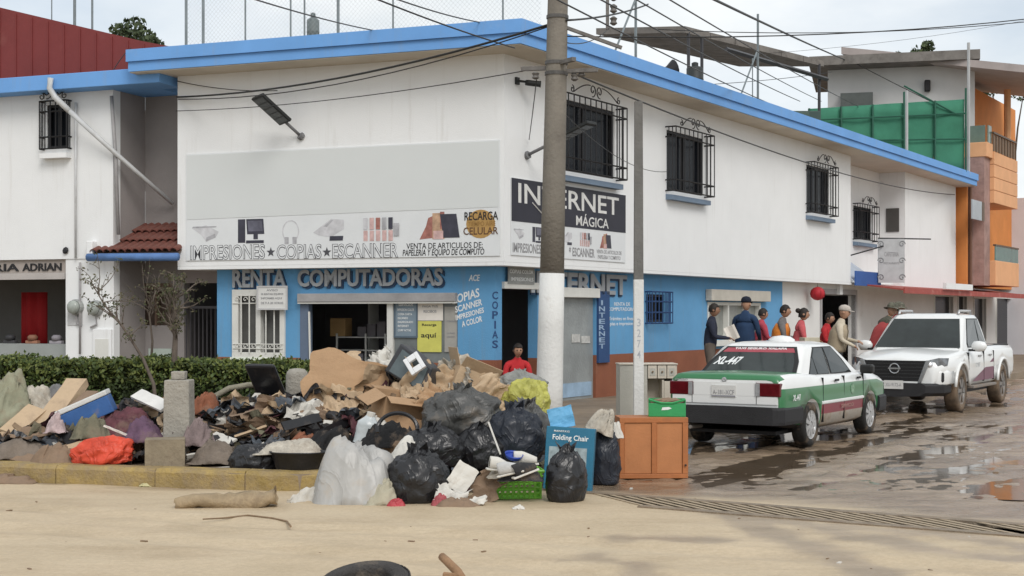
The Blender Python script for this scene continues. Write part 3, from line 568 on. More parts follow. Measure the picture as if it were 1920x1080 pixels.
def goods(at, root, y, s):
    x, z = at(388, 437); pic(x, z, [([(-.28, .08), (.0, .14), (.26, .02), (.2, -.08), (.0, -.16), (-.1, -.04)], pl), ([(-.30, .09), (.2, .10), (.22, .12), (-.28, .12)], pg), ([(0, -.14), (.2, -.08), (.18, -.02), (0, -.08)], pg)], root, y, s)
    x, z = at(472, 434); pic(x, z, [(rct(-.27, -.12, -.2, .22), pk), (rct(-.08, .27, -.05, .22, -.02), pk), (rct(.05, .14, -.14, -.05), pk), (rct(-.1, .26, -.21, -.16), pk), (rct(-.05, .24, 0, .19, -.02), mat('print_screen', (.13, .13, .17), .4, .5, 4, 0))], root, y, s)
    x, z = at(546, 434); ring = [(.17*math.cos(t)*1, .2*math.sin(t)) for t in [R(-60+20*i) for i in range(16)]]+[(.15*math.cos(t), .18*math.sin(t)) for t in [R(240-20*i) for i in range(16)]]
    pic(x, z, [(ring, pl), (rct(-.12, -.04, -.22, -.1), pg), (rct(.04, .12, -.22, -.1), pg)], root, y, s)
    x, z = at(617, 430); pic(x, z, [([(-.3, -.05), (.05, .18), (.3, .16), (.3, 0), (.05, -.14), (-.2, -.1)], pl), ([(-.1, .05), (.05, .16), (.1, .16), (-.03, .04)], pg), (rct(.02, .28, -.2, -.12, .01), pk)], root, y, s)
    x, z = at(712, 430); pic(x, z, [(rct(-.3+k*.12, -.22+k*.12, -.2, -.02), pp) for k in range(5)]+[(rct(-.3+k*.12, -.22+k*.12, 0, .2), (pl, pp, pr, pg, pk)[k]) for k in range(5)]+[(rct(.28, .38, -.12, .1), pg)], root, y, s)
    x, z = at(822, 424); pic(x, z, [([(-.34, -.22), (-.1, -.2), (-.02, .2), (-.18, .14), (-.22, 0)], pr), (rct(-.1, .12, -.22, .22), mat('print_tan', (.5, .33, .22), .6, .4, 9, 0)), (rct(.04, .12, -.05, .24), pr), (rct(.1, .40, -.2, .2, -.06), pk), (rct(-.08, .1, -.22, -.08), pp)], root, y, s)
goods(lambda px, py: FR.at(px, py), bn, -.021, 1.0)
# street-side banner
bs = thing('internet_banner', 'black and white INTERNET banner on the street wall behind the pole', 'banner', RT.T(0))
xa, xb = RT.x(957), RT.x(1171); za, zc, zm = RT.z(957, 478), RT.z(957, 333), RT.z(957, 414)
MB().box(xa, xb, -.02, -.003, za, zc).build('sheet', BAN, bs); MB().box(xa, xb, -.026, -.021, zm, zc).build('black_panel', mat('banner_black', (.022, .022, .035), .5, .2, 3, 0), bs)
WI = mat('silver_ink', (.68, .68, .66), .5, .15, 6, 0); Wb = xb-xa; Hb = zc-zm
text_fit('INTERNET', xa+Wb*.05, xb-Wb*.07, zm+Hb*.44, zc-Hb*.10, -.0265, WI, bs, .003, .01); text_fit('MÁGICA', xa+Wb*.53, xa+Wb*.83, zm+Hb*.06, zm+Hb*.37, -.0265, WI, bs, .003, .008)
MB().tube([(xa+Wb*.16, -.03, zm+Hb*.48), (xa+Wb*.255, -.03, zm+Hb*.2), (xa+Wb*.26, -.03, zm+.02)], .012, 4).build('wand_trail', WI, bs)
sx = Wb/(FR.x(935)-FR.x(355)); goods(lambda px, py: (xa+(px-352)/(940-352)*Wb, zm-.20), bs, -.021, .62)
text_fit('IMPRESIONES * COPIAS', xa+.04, xa+Wb*.40, za+.05, za+.22, -.021, INKG, bs, .002, .02); text_fit('* ESCANNER', xa+Wb*.47, xa+Wb*.70, za+.05, za+.22, -.021, INKG, bs, .002, .02); text_fit('VENTA DE ARTICULOS DE\nPAPELERIA Y COMPUTO', xa+Wb*.72, xa+Wb*.96, za+.04, za+.21, -.021, INKG, bs, .002, .01)
# wall-mounted street lamps
def wall_lamp(label, base, tip, wid, roll=0):
    r = thing('wall_street_lamp', label, 'street lamp', Matrix.Translation(base), 'solar street lamps on brackets'); d = Vector(tip)-Vector(base); ln_ = d.length; q = d.to_track_quat('X', 'Z').to_matrix().to_4x4() @ Matrix.Rotation(R(roll), 4, 'X')
    k = mat('lamp_black', (.02, .022, .022), .5, .2, 5, .05)
    MB().lathe([(.07, -.01), (.07, .05), (.03, .06)], 10, q @ Matrix.Rotation(R(90), 4, 'Y')).build('bracket', mat('lamp_grey', (.16, .16, .165), .5), r)
    MB().tube([(0, 0, 0), tuple(d*.42)], .028, 8).build('arm', mat('lamp_grey', (.16, .16, .165), .5), r, smooth=True)
    h = MB().box(ln_*.36, ln_, -wid/2, wid/2, -.03, .03, M=q).build('head', k, r, bevel=.012)
    for j in range(5):
        a = ln_*(.40+.116*j); MB().box(a, a+ln_*.10, -wid*.42, wid*.42, -.036, -.031, M=q).build('light_panel', mat('lamp_cell', (.075, .085, .085), .25, .3, 20, 0), h)
b = FR.M @ Vector((FR.x(566), 0, FR.z(566, 257))); wall_lamp('black solar street lamp on the front wall above the banner', b, P(482, 180, b.y-.5), .36, 8)
b = RT.M @ Vector((RT.x(987), 0, RT.z(987, 292))); wall_lamp('black street lamp arm on the street wall behind the utility pole', b, P(1110, 230, b.y-.9), .26)
cc = thing('security_camera', 'small black security camera high on the wall by the corner', 'camera', RT.T(RT.x(968), 0, RT.z(968, 152))); k = mat('lamp_black', (.02, .022, .022), .5)
MB().box(-.05, .05, -.04, -.002, -.06, .06).build('mount', k, cc); MB().tube([(0, -.04, 0), (.05, -.16, -.02)], .02, 6).build('arm', k, cc); MB().lathe([(.045, 0), (.05, .05), (.05, .24), (.06, .26)], 10, TR(.05, -.15, -.03, 95, 0, 40)).build('body', k, cc, smooth=True)
# ---------------------------------------------------------------- neighbour building with the red roof (left)
nb_ = thing('white_neighbour_building', 'white building with blue eave and dark red roof beside the corner shop', 'building', FR.M)
xL = FR.x(-420); xP = FR.x(212); xP2 = FR.x(122); zt = 5.93
nw = (FR.x(88), FR.x(129), FR.z(105, 278), FR.z(105, 196))
MB().holes(xL, xP, 2.80, zt, 0, .22, [nw]).build('upper_wall', WHITE, nb_)
iron_window(nb_, None, *nw, out_=.14, nb=5, scroll=True, sill=WHITE)
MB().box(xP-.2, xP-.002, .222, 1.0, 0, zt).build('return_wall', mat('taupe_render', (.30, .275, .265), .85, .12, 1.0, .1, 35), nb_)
so = FR.x(-90); shopz = FR.z(60, 522)
MB().box(xL, xP2, .06, .3, shopz, 2.798).build('lintel', mat('lintel_taupe', (.36, .32, .29), .85, .1, 2), nb_)
MB().box(xL, xP2-.02, .0, .055, shopz-.02, shopz+.10).build('lintel_ledge', mat('ledge_grey', (.45, .42, .40), .8), nb_)
MB().box(xP2, xP-.202, .02, .3, .16, 2.798).build('pier', WHITE, nb_)
MB().box(xP-.198, xP, .02, .2, .16, 2.798).build('pier', WHITE, nb_)
MB().box(xL, xP2, .25, .4, .16, FR.z(60, 645)).build('counter', mat('counter_grey', (.30, .32, .31), .7, .12, 1.5), nb_)
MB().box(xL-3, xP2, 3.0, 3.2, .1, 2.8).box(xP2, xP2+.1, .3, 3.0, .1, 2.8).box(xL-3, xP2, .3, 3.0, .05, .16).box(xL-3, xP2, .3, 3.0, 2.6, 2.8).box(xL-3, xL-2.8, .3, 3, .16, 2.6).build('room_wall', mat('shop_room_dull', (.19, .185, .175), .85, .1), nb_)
tag(MB().grid(lambda u, v: Vector((u*.62, .03*math.sin(u*14), v*1.05)), 16, 3).build('red_cloth', mat('red_cloth', (.33, .01, .012), .8), None, FR.T(FR.x(40, -1.2), 1.2, 1.15), solid=.01, smooth=True), 'bright red cloth hanging inside the dark left shop', 'cloth')
for i, (px, c, lb) in enumerate(((18, (.05, .05, .055), 'small dark scale'), (60, (.33, .16, .10), 'reddish fruit tray'), (105, (.35, .33, .36), 'pale flat packet'))):
    r = thing('counter_item', lb+' on the grey counter of the left shop', 'counter item', FR.T(FR.x(px, -.3), .32, FR.z(60, 645)))
    MB().box(-.14, .14, -.05, .05, 0, .06).build('tray', mat('ci%d' % i, c, .6), r, bevel=.01); MB().lathe([(.02, .06), (.09, .07), (.1, .13), (.06, .17)], 10).build('load', mat('cj%d' % i, tuple(x*.7 for x in c), .6), r, smooth=True)
sg = thing('wall_lettering', 'black letters RIA ADRIAN on the taupe lintel of the left shop', 'lettering', FR.T(0))
for i, (tx, a, b_) in enumerate((('PAPELERIA', -110, 36), ('ADRIAN', 43, 116))): text_fit(tx, FR.x(a, -.06), FR.x(b_, -.06), FR.z(60, 508, -.06), FR.z(60, 494, -.06), .059, INKB, sg, .02, .015)
# blue eave, red roof, recess
def fq(px, py, off): x, z = FR.at(px, py, off); return (x, z)
MB().box(xL, FR.x(300, .4), -.42, .3, 5.93, 6.21).build('eave', SKYB, nb_, bevel=.01)
rr = MB().prism([fq(-420, -95, -.9), fq(0, 14, -.9), fq(262, 76, -.9), fq(345, 92, -.9), fq(345, 152, -.9), fq(-420, 190, -.9)], .9, 1.1).build('red_roof', mat('oxide_red', (.19, .035, .032), .65, .12, 1.2, .1, 8, dirt=((.26, .09, .075), .6, 1.3, .6)), nb_)
for k in range(14):
    px = -60+k*30; MB().box(FR.x(px, -.9)-.012, FR.x(px, -.9)+.012, .882, .898, FR.z(px, 165, -.9), FR.z(px, (-18+.30*(px+90) if px < 0 else 14+.236*px)+5, -.9)).build('roof_rib', MATS['oxide_red'], rr)
recx = FR.x(410, -1.0)
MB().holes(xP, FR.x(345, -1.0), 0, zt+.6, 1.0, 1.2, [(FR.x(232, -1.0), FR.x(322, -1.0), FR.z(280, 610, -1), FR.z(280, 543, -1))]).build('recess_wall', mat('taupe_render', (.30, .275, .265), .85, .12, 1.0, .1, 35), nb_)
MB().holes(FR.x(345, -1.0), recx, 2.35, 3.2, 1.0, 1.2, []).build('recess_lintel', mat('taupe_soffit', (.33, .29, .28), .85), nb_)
MB().box(xP-.2, FR.x(345, -1.0), .2, 1.0, zt+.002, zt+.25).build('recess_soffit', SKYB, nb_)
wz0, wz1 = FR.z(280, 610, -1), FR.z(280, 543, -1)
MB().box(FR.x(232, -1.0), FR.x(322, -1.0), 1.1, 1.12, wz0, wz1).build('window', mat('brown_glass', (.10, .07, .055), .3, .5, 3, 0), nb_)
m = MB()
for px in (232, 262, 292, 318): m.box(FR.x(px, -1), FR.x(px, -1)+.04, .97, 1.09, wz0, wz1)
m.box(FR.x(228, -1), FR.x(326, -1), .96, 1.0, wz1, wz1+.12).build('window_frame', mat('brown_wood', (.13, .085, .06), .7), nb_)
MB().box(FR.x(280, -1), FR.x(322, -1), .97, .995, .3, 1.1).build('pale_panel', mat('pale_green', (.45, .52, .47), .7), nb_)
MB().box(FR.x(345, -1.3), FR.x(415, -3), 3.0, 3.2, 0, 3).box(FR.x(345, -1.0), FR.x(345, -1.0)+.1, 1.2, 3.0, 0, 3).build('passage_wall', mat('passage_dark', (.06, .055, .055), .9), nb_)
gt = thing('passage_gate', 'black barred gate in the dark passage beside the blue wall', 'gate', FR.T(FR.x(347, -1.0), 1.05, .165)); W = FR.x(409, -1)-FR.x(347, -1)
for i in range(9): MB().tube([(W*i/8, 0, 0), (W*i/8, 0, 1.75)], .014, 5).build('bar', mat('gate_grey', (.07, .065, .07), .5), gt)
for z in (.08, 1.7): MB().box(0, W, -.02, .02, z, z+.05).build('rail', mat('gate_grey', (.07, .065, .07), .5), gt)
# tiled canopy between the two buildings
tcn = thing('tile_canopy', 'small red clay tile canopy with blue gutter between the buildings', 'canopy', FR.T(0))
tx0, tx1 = FR.x(168, .15), FR.x(332, .15); ez = FR.z(250, 470, .15); rz_ = FR.z(270, 425, -1.0)
TILE = mat('clay_tile', (.17, .06, .045), .85, .35, 6, .15, 30, dirt=((.10, .065, .055), .48, 5, .8))
MB().prism([(-.10, ez-.06), (1.0, rz_-.06), (1.0, rz_-.03), (-.10, ez-.03)], tx0, tx1, 'x').build('deck', mat('deck_brown', (.12, .08, .06), .8), tcn)
sl = math.atan2(rz_-ez, 1.1); nt_ = 12; tw = (tx1-tx0)/nt_; proto = None
for rw in range(3):
    for i in range(nt_):
        if rw == 2 and i < 2: continue
        M = Matrix.Translation((tx0+(i+.5)*tw+random.uniform(-.01, .01), -.16+rw*.38, ez-.02+rw*.38*math.tan(sl)+.015*rw)) @ Matrix.Rotation(sl-R(3), 4, 'X')
        if proto is None:
            mb = MB(); n_ = 6
            for yy in (0, .46):
                for rad in (tw*.52, tw*.52-.016):
                    for k in range(n_+1): a = math.pi*k/n_; mb.v.append((rad*math.cos(a)*(1 if yy == 0 else .86), yy, rad*math.sin(a)*.8*(1 if yy == 0 else .86)))
            q = n_+1
            for k in range(n_): mb.f += [(k, k+1, 2*q+k+1, 2*q+k), (q+k+1, q+k, 3*q+k, 3*q+k+1), (k+1, k, q+k, q+k+1)]
            mb.m = [0]*len(mb.f); proto = mb.build('tile', TILE, tcn, M, smooth=False)
        else: dup(proto, tcn, M)
MB().tube([(tx0, -.20, ez-.11), (tx1+.05, -.20, ez-.13)], .075, 8).build('gutter', mat('gutter_blue', (.10, .20, .43), .65, .2, 5, .1), tcn, smooth=True)
MB().box(tx0-.08, tx0+.06, -.16, .0, ez-.16, ez+.20).build('end_block', WHITE, tcn, bevel=.02)
# pipes
PIPE = mat('pvc_pipe', (.55, .56, .56), .5, .15, 4, .05, dirt=((.35, .32, .28), .55, 3, .6))
dp = thing('drain_pipe', 'pale diagonal drain pipe falling from the blue eave across the recess', 'pipe', FR.T(0))
pp_ = lambda px, py, off: (FR.at(px, py, off)[0], -off, FR.at(px, py, off)[1])
MB().tube([pp_(95, 146, .5), pp_(93, 165, .5), pp_(103, 182, .46), pp_(130, 208, .4)], .055, 8).build('elbow', PIPE, dp, smooth=True)
MB().tube([pp_(128, 206, .4), pp_(215, 286, .1), pp_(324, 382, -.9)], [.05, .045, .04], 8).build('pipe', PIPE, dp, smooth=True)
tag(MB().tube([pp_(142, 192, .04), pp_(142, 484, .04)], .022, 6).build('wall_conduit', PIPE, None, FR.M, smooth=True), 'thin vertical conduit on the white neighbour wall below the pipe', 'conduit')
tag(MB().tube([pp_(209, 180, .05), pp_(217, 300, .03), pp_(222, 440, .03)], .035, 6).build('rain_pipe', mat('dull_grey_metal', (.33, .32, .32), .5), None, FR.M, smooth=True), 'grey vertical rain pipe at the edge of the recess', 'pipe')
tag(MB().tube([pp_(150, 492, .03), pp_(150, 664, .03)], .022, 6).build('wall_conduit', mat('dull_grey_metal', (.33, .32, .32), .5), None, FR.M, smooth=True), 'thin conduit running down the pier to the electric meters', 'conduit')
for i, (px, py, lb) in enumerate(((144, 576, 'round electric meter nearer the left shop opening'), (181, 578, 'round glass electric meter behind the bare branches'))):
    r = thing('electric_meter', lb, 'meter', FR.T(FR.x(px), -.001+.02, FR.z(px, py)))
    MB().lathe([(.15, 0), (.15, .07), (.13, .09)], 16, TR(0, 0, 0, 90)).build('base', mat('meter_grey', (.30, .31, .30), .5, .2, 8), r, smooth=False)
    MB().lathe([(.125, .09), (.125, .15), (.09, .19), (.02, .20)], 16, TR(0, 0, 0, 90)).build('dome', mat('meter_glass', (.35, .38, .35), .15, .2, 8, 0), r, smooth=True)
    MB().tube([(0, -.04, -.14), (.02, -.04, -.3), (.12*(1 if i == 0 else -1), -.04, -.36)], .02, 6).build('conduit', mat('dull_grey_metal', (.33, .32, .32), .5), r)
r = thing('meter_cabinet', 'white panelled meter cabinet at the foot of the pier', 'cabinet', FR.T(FR.x(176), .02, .5)); W = FR.x(210)-FR.x(176)
MB().box(0, W, -.05, -.002, 0, .98).build('body', WHITE, r, bevel=.006); MB().box(W*.14, W*.86, -.062, -.051, .06, .80).build('door', PALE, r, bevel=.004)
tag(MB().box(0, .34, -.012, 0, 0, .30).build('small_plaque', mat('plaque', (.5, .5, .5), .6, .2, 9), None, FR.T(FR.x(126), .018, FR.z(130, 610))), 'small pale plaque on the pier under the first meter', 'plaque')
tag(MB().lathe([(.02, 0), (.07, .02), (.04, .05)], 8, TR(0, 0, 0, 80)).build('wall_ornament', IRON, None, FR.T(FR.x(124), -.001, FR.z(124, 470))), 'small black ornament low on the white neighbour wall', 'ornament')
# ---------------------------------------------------------------- rooftop of the corner building
ROOFZ = 6.5
POSTM = mat('galvanised', (.20, .23, .24), .45, .2, 4, .05, metal=.3)
def fpt(px, py, off): x, z = FR.at(px, py, off); return FR.M @ Vector((x, -off, z))
def rpt(px, py, off): x, z = RT.at(px, py, off); return RT.M @ Vector((x, -off, z))
cf = thing('rooftop_chain_fence', 'tall chain-link fence on thin posts along the front roof edge', 'fence', FR.T(0, 0, ROOFZ))
FO = -.35; fx0 = FR.x(350, FO); fx1 = FR.x(1015, FO)
for px in (349, 381, 460, 545, 571, 634, 737, 943): MB().tube([(FR.x(px, FO), -FO, 0), (FR.x(px, FO), -FO, 2.3)], .026 if px in (349, 381, 634) else .016, 6).build('post', POSTM, cf)
mm = MB(); st = .085; Hm = 2.2; wd = .0022; n1 = int((fx1-fx0)/st)
for sgn in (1, -1):
    for i in range(-int(Hm/st), n1+int(Hm/st)):
        xs_ = fx0+i*st if sgn == 1 else fx0+i*st+Hm
        a = (xs_, 0.0); b_ = (xs_+sgn*Hm, Hm)
        # clip to the panel
        def clip(p, q):
            (ax_, az_), (bx_, bz_) = p, q; t0, t1 = 0, 1; dx = bx_-ax_
            for lim, s_ in ((fx0, 1), (fx1, -1)):
                if dx*s_ > 0: t0 = max(t0, (lim-ax_)/dx)
                else: t1 = min(t1, (lim-ax_)/dx)
            return (None if t0 >= t1 else ((ax_+dx*t0, az_+(bz_-az_)*t0), (ax_+dx*t1, az_+(bz_-az_)*t1)))
        c_ = clip(a, b_)
        if c_: (ax_, az_), (bx_, bz_) = c_; mm.add([(ax_-wd, -FO, az_), (ax_+wd, -FO, az_), (bx_+wd, -FO, bz_), (bx_-wd, -FO, bz_), (ax_, -FO+.004, az_), (bx_, -FO+.004, bz_)], [(0,1,2,3),(1,4,5,2),(4,0,3,5)])
mm.build('wire_mesh', mat('wire_grey', (.42, .44, .45), .5, .1, 2, 0, metal=.3), cf, kind='stuff')
for i, px in enumerate((97, 140, 173)):
    b = fpt(px, 120, -1.6); tag(MB().tube([(0, 0, 0), (0, 0, 3.2)], (.012, .03, .022)[i], 6).build('roof_pole', POSTM, None, Matrix.Translation((b.x, b.y, 6.2))), ('thin', 'thickest', 'rightmost')[i]+' steel pole rising behind the red roof', 'pole', 'poles behind the red roof')
def drum(name, label, base, r_, h, m):
    r = thing(name, label, 'water tank', Matrix.Translation(base)); MB().lathe([(r_, 0), (r_, h*.3), (r_*1.04, h*.32), (r_, h*.34), (r_, h*.64), (r_*1.04, h*.66), (r_, h*.68), (r_, h), (r_*.6, h+.04)], 18).build('body', m, r, smooth=True); MB().lathe([(r_*.4, h+.04), (r_*.4, h+.12), (r_*.2, h+.14)], 12).build('lid', m, r)
b = fpt(587, 70, -.9); drum('water_drum', 'grey-green steel drum on the front roof behind the fence', (b.x, b.y, ROOFZ), .115, .62, mat('drum_grey', (.15, .18, .18), .5, .2, 4))
b = rpt(1303, 150, -.6); drum('water_drum', 'black drum on the street-side roof under the metal canopy', (b.x, b.y, ROOFZ), .19, .72, mat('drum_black', (.03, .035, .035), .5, .2, 4))
for px, h in ((1192, 3.0), (1421, 2.4), (1411, 1.3)):
    b = rpt(px, 150, -.25); tag(MB().tube([(0, 0, 0), (0, 0, h)], .03 if px != 1411 else .014, 6).build('roof_mast', POSTM, None, Matrix.Translation((b.x, b.y, ROOFZ))), {1192: 'tall steel mast on the street roof edge near the pole', 1421: 'steel mast on the street roof edge before the green screen', 1411: 'thin short rod beside the far steel mast'}[px], 'mast')
for (p0, y0, p1, y1, lb) in ((1141, 95, 1191, 0, 'slanted brace of the near roof mast'), (1380, 178, 1420, 95, 'slanted brace of the far roof mast')):
    a = rpt(p0, y0, -.25); b = rpt(p1, y1, -.25); a.z = ROOFZ; b.z = max(b.z, ROOFZ+.8); tag(MB().tube([(0, 0, 0), tuple(b-a)], .022, 6).build('mast_brace', POSTM, None, Matrix.Translation(a)), lb, 'brace')
hn = thing('horn_loudspeaker', 'black horn loudspeaker on the street roof edge', 'loudspeaker', Matrix.Translation(rpt(1248, 130, -.15))); hn.location.z = ROOFZ
MB().tube([(0, 0, 0), (0, 0, .2)], .025, 6).build('stand', IRON, hn); MB().lathe([(.04, -.28), (.06, -.1), (.10, .05), (.20, .2), (.205, .21), (.12, .1)], 14, TR(0, 0, .26, 0, 75, 20), cap=False).build('horn', IRON, hn, smooth=True); MB().lathe([(.08, 0), (.08, .14), (.05, .16)], 12, TR(-.30, -.1, .18, 0, 75, 20)).build('driver', IRON, hn, smooth=True)
# metal canopy over the roof
CZ = 9.6
mc = thing('rooftop_metal_canopy', 'grey corrugated metal canopy on posts above the street roof', 'canopy', Matrix.Translation(P(1283, 62, 39.2)))
c0 = P(1283, 62, 39.2); c1 = P(1545, 118, 44.6); c0.z = c1.z = CZ; dv = c1-c0; perp = Vector((-dv.y, dv.x, 0)).normalized()
TIN = mat('weathered_tin', (.20, .185, .17), .7, .25, 2, .1, 20, spec=.1, dirt=((.10, .09, .08), .5, 3, .7))
org = mc.matrix_basis.translation.copy()
for k in range(6):
    a = c0+dv*(k/6)+dv*.004; b = c0+dv*((k+1)/6)
    vs = []
    for p in (a, b):
        for q in (0, 3.2): pt = p+perp*q-org; vs += [pt+Vector((0, 0, .12*q-.02)), pt+Vector((0, 0, .12*q+.16))]
    MB().add(vs, [(0,2,6,4),(1,5,7,3),(0,4,5,1),(2,3,7,6),(0,1,3,2),(4,6,7,5)]).build('sheet', TIN, mc)
bt = MB(); p = c0-org; q = c1-org; bt.tube([p+Vector((1.2, .2, -.45)), q+Vector((.1, 0, -.42))], .07, 4).build('beam', mat('dark_steel', (.05, .05, .055), .5), mc)
for px, yy in ((1291, 39.4), (1316, 39.9), (1536, 44.4)):
    b = P(px, 100, yy)-org; MB().tube([(b.x, b.y, ROOFZ-org.z), (b.x, b.y, CZ-org.z+.02)], .05, 6).build('post', mat('dark_steel', (.05, .05, .055), .5), mc)
# rooftop house, green screen
WY = 50.0
rh = thing('rooftop_house', 'white rooftop room with flat grey roof beyond the green screen', 'house', Matrix.Translation(P(1552, 300, WY)))
o = rh.matrix_basis.translation.copy(); e = P(1822, 300, WY-1.2)-o; nrm = Vector((-e.y, e.x, 0)).normalized(); ang = math.atan2(e.y, e.x); Mh = Matrix.Rotation(ang, 4, 'Z'); Wd = e.length; zt_ = CAMZ+(HOR-132)/F*WY-o.z; zb_ = 6.0-o.z
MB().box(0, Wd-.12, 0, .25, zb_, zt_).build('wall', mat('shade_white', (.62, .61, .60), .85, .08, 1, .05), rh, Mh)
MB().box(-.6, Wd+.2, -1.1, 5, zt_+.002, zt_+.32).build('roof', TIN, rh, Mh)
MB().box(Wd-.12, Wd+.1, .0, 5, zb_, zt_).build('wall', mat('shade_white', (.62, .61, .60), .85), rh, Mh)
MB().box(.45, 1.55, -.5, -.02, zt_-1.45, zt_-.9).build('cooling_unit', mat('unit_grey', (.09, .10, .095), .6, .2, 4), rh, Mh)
l_ = MB().box(3.28, 3.48, -.22, -.002, zt_-.9, zt_-.5).build('wall_lantern', IRON, rh, Mh, bevel=.04)
for px in (1697, 1680): pass
gs = thing('green_mesh_screen', 'green shade mesh screen on a frame across the far roof', 'screen', Matrix.Translation(P(1515, 330, 45.5)))
o = gs.matrix_basis.translation.copy(); e = P(1808, 330, 46.6)-o; ang = math.atan2(e.y, e.x); Mg = Matrix.Rotation(ang, 4, 'Z'); Wd = e.length; b0 = 6.45-o.z; t0 = CAMZ+(HOR-204)/F*45.5-o.z; t1 = CAMZ+(HOR-186)/F*46.6-o.z
GRN = mat('green_mesh', (.045, .20, .125), .8, .2, 1.2, .15, 120)
npn = 5
for k in range(npn):
    a, b = Wd*k/npn, Wd*(k+1)/npn; MB().grid(lambda u, v: Vector((a+(b-a)*u, .06*math.sin(u*math.pi)*math.sin(v*9+k)+.03*nz3(u*3+k, v*4), b0+(t0+(t1-t0)*(a+(b-a)*u)/Wd-b0)*v)), 8, 8).build('mesh_panel', GRN, gs, Mg, smooth=True, solid=.006)
GF = mat('green_frame', (.02, .10, .065), .6)
for k in range(npn+1): a = Wd*k/npn; MB().tube([(a, -.1, b0), (a, -.1, t0+(t1-t0)*k/npn+(.35 if k in (3, 5) else 0))], .035, 5).build('post', GF, gs, Mg)
for fz in (.45, .8): MB().tube([(0, -.1, b0+(t0-b0)*fz), (Wd, -.1, b0+(t1-b0)*fz)], .03, 5).build('rail', GF, gs, Mg)
MB().tube([(Wd*.6, -.1, t1+.35), (Wd*.93, -.1, t1-.5)], .03, 5).build('brace', GF, gs, Mg)
for px, py, hh, lb in ((1700, 170, 4.4, 'pale steel post in front of the green screen'), (1816, 80, 9.6, 'tall pale post at the end of the green screen')):
    b = P(px, 300, 45.2 if px == 1700 else 46.9); tag(MB().tube([(0, 0, 0), (0, 0, CAMZ+(HOR-py)/F*b.y-6.4)], .05, 6).build('steel_post', mat('pale_steel', (.42, .43, .43), .5), None, Matrix.Translation((b.x, b.y, 6.4))), lb, 'post')
for i, (px, W_, m_) in enumerate(((1472, .55, (.06, .09, .07)), (1490, .6, (.05, .08, .07)))):
    b = rpt(px, 200, -.4); tag(MB().box(-W_, W_, -.3, .3, 0, .30+.12*i).build('roof_box', mat('rb%d' % i, m_, .7), None, Matrix.Translation((b.x, b.y, ROOFZ+.0)), bevel=.03), ('dark green box on the roof edge before the screen', 'darker box beside the green screen on the roof edge')[i], 'box')
# ---------------------------------------------------------------- orange house at the end
OR = mat('orange_wall', (.64, .245, .07), .8, .12, 1.2, .08, 40, dirt=((.45, .27, .15), .6, 2, .5)); ORL = mat('peach_wall', (.74, .40, .21), .8, .12, 1.2, .08, 40); PINK = mat('pink_stone', (.36, .23, .20), .85, .25, 3, .3, 14)
oh = thing('orange_house', 'orange and peach house with stepped balconies at the end of the street', 'house', RT.M)
xo = xe+.26
def RZ(px, py, off=0): return RT.z(px, py, off)
MB().box(xo, RT.x(1815, .3), -.30, 1.2, 2.75, 6.12).build('pilaster', OR, oh)
xs0, xs1 = RT.x(1817, .3)+.02, RT.x(1856, .8); xb1 = RT.x(1908, .95)
MB().box(xs0, xs1, -.80, 4, 2.75, RZ(1836, 290, .8)).build('stone_wall', PINK, oh)
MB().box(xs0-.02, xs1+.02, -.90, 4, RZ(1836, 290, .8)+.002, RZ(1836, 262, .8)).build('parapet', ORL, oh, bevel=.02)
MB().box(xs0+.3, xs0+.36, -.75, -.1, RZ(1836, 262, .8), RZ(1836, 228, .8)).box(xs0+.36, xs1, -.86, -.82, RZ(1836, 262, .8), RZ(1836, 228, .8)).build('balcony_glass', mat('green_glass2', (.16, .22, .19), .2, .2, 2, 0), oh)
MB().box(RT.x(1822, .82), RT.x(1840, .82), -.84, -.802, RZ(1830, 412, .8), RZ(1830, 376, .8)).build('window', mat('pale_pane', (.38, .43, .46), .3), oh); MB().box(RT.x(1841, .82), RT.x(1845, .82), -.84, -.802, RZ(1830, 412, .8), RZ(1830, 376, .8)).build('window_edge', mat('rail_brown', (.13, .09, .06), .5), oh)
MB().box(xs1+.01, RT.x(1904, -.3), .3, 1.0, 2.75, 10.0).build('wall', OR, oh)
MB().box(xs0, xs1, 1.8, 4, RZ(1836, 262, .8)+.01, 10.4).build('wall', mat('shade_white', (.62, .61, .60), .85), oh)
zb_a, zb_b = RZ(1880, 385, .95), RZ(1880, 290, .95)
for k in range(4):
    q0 = zb_a+(zb_b-zb_a)*k/4; MB().box(xs1+.012, xb1, -.95, .29, q0+.008, zb_a+(zb_b-zb_a)*(k+1)/4-.008).build('balcony_course', ORL, oh, bevel=.012)
MB().box(xs1+.03, xb1-.02, -.92, .28, zb_a+.01, zb_b-.02).build('balcony', mat('groove_brown', (.30, .12, .05), .8), oh)
for k in range(9): x = xs1+.05+(xb1-xs1-.1)*k/8; MB().tube([(x, -.90, zb_b), (x, -.90, zb_b+.62)], .02, 5).build('baluster', mat('rail_brown', (.13, .09, .06), .5), oh)
MB().box(xs1, xb1, -.94, -.86, zb_b+.62, zb_b+.68).build('balcony_rail', mat('rail_brown', (.13, .09, .06), .5), oh); MB().box(xs1+.02, xb1-.02, -.885, -.875, zb_b+.04, zb_b+.6).build('rail_screen', mat('screen_brown', (.20, .13, .08), .6), oh)
zl = RZ(1880, 490, 1.0); MB().box(xs1+.012, xb1, -1.0, .29, RZ(1880, 536, 1.0), zl).build('balcony', ORL, oh, bevel=.02); MB().box(xs1+.03, xb1-.03, -.98, -.95, zl, RZ(1880, 463, 1.0)).build('balcony_glass', mat('green_glass', (.10, .20, .18), .15, .2, 2, 0), oh); MB().box(xs1, xb1, -1.0, -.9, RZ(1880, 463, 1.0), RZ(1880, 460, 1.0)).build('balcony_rail', mat('rail_brown', (.13, .09, .06), .5), oh)
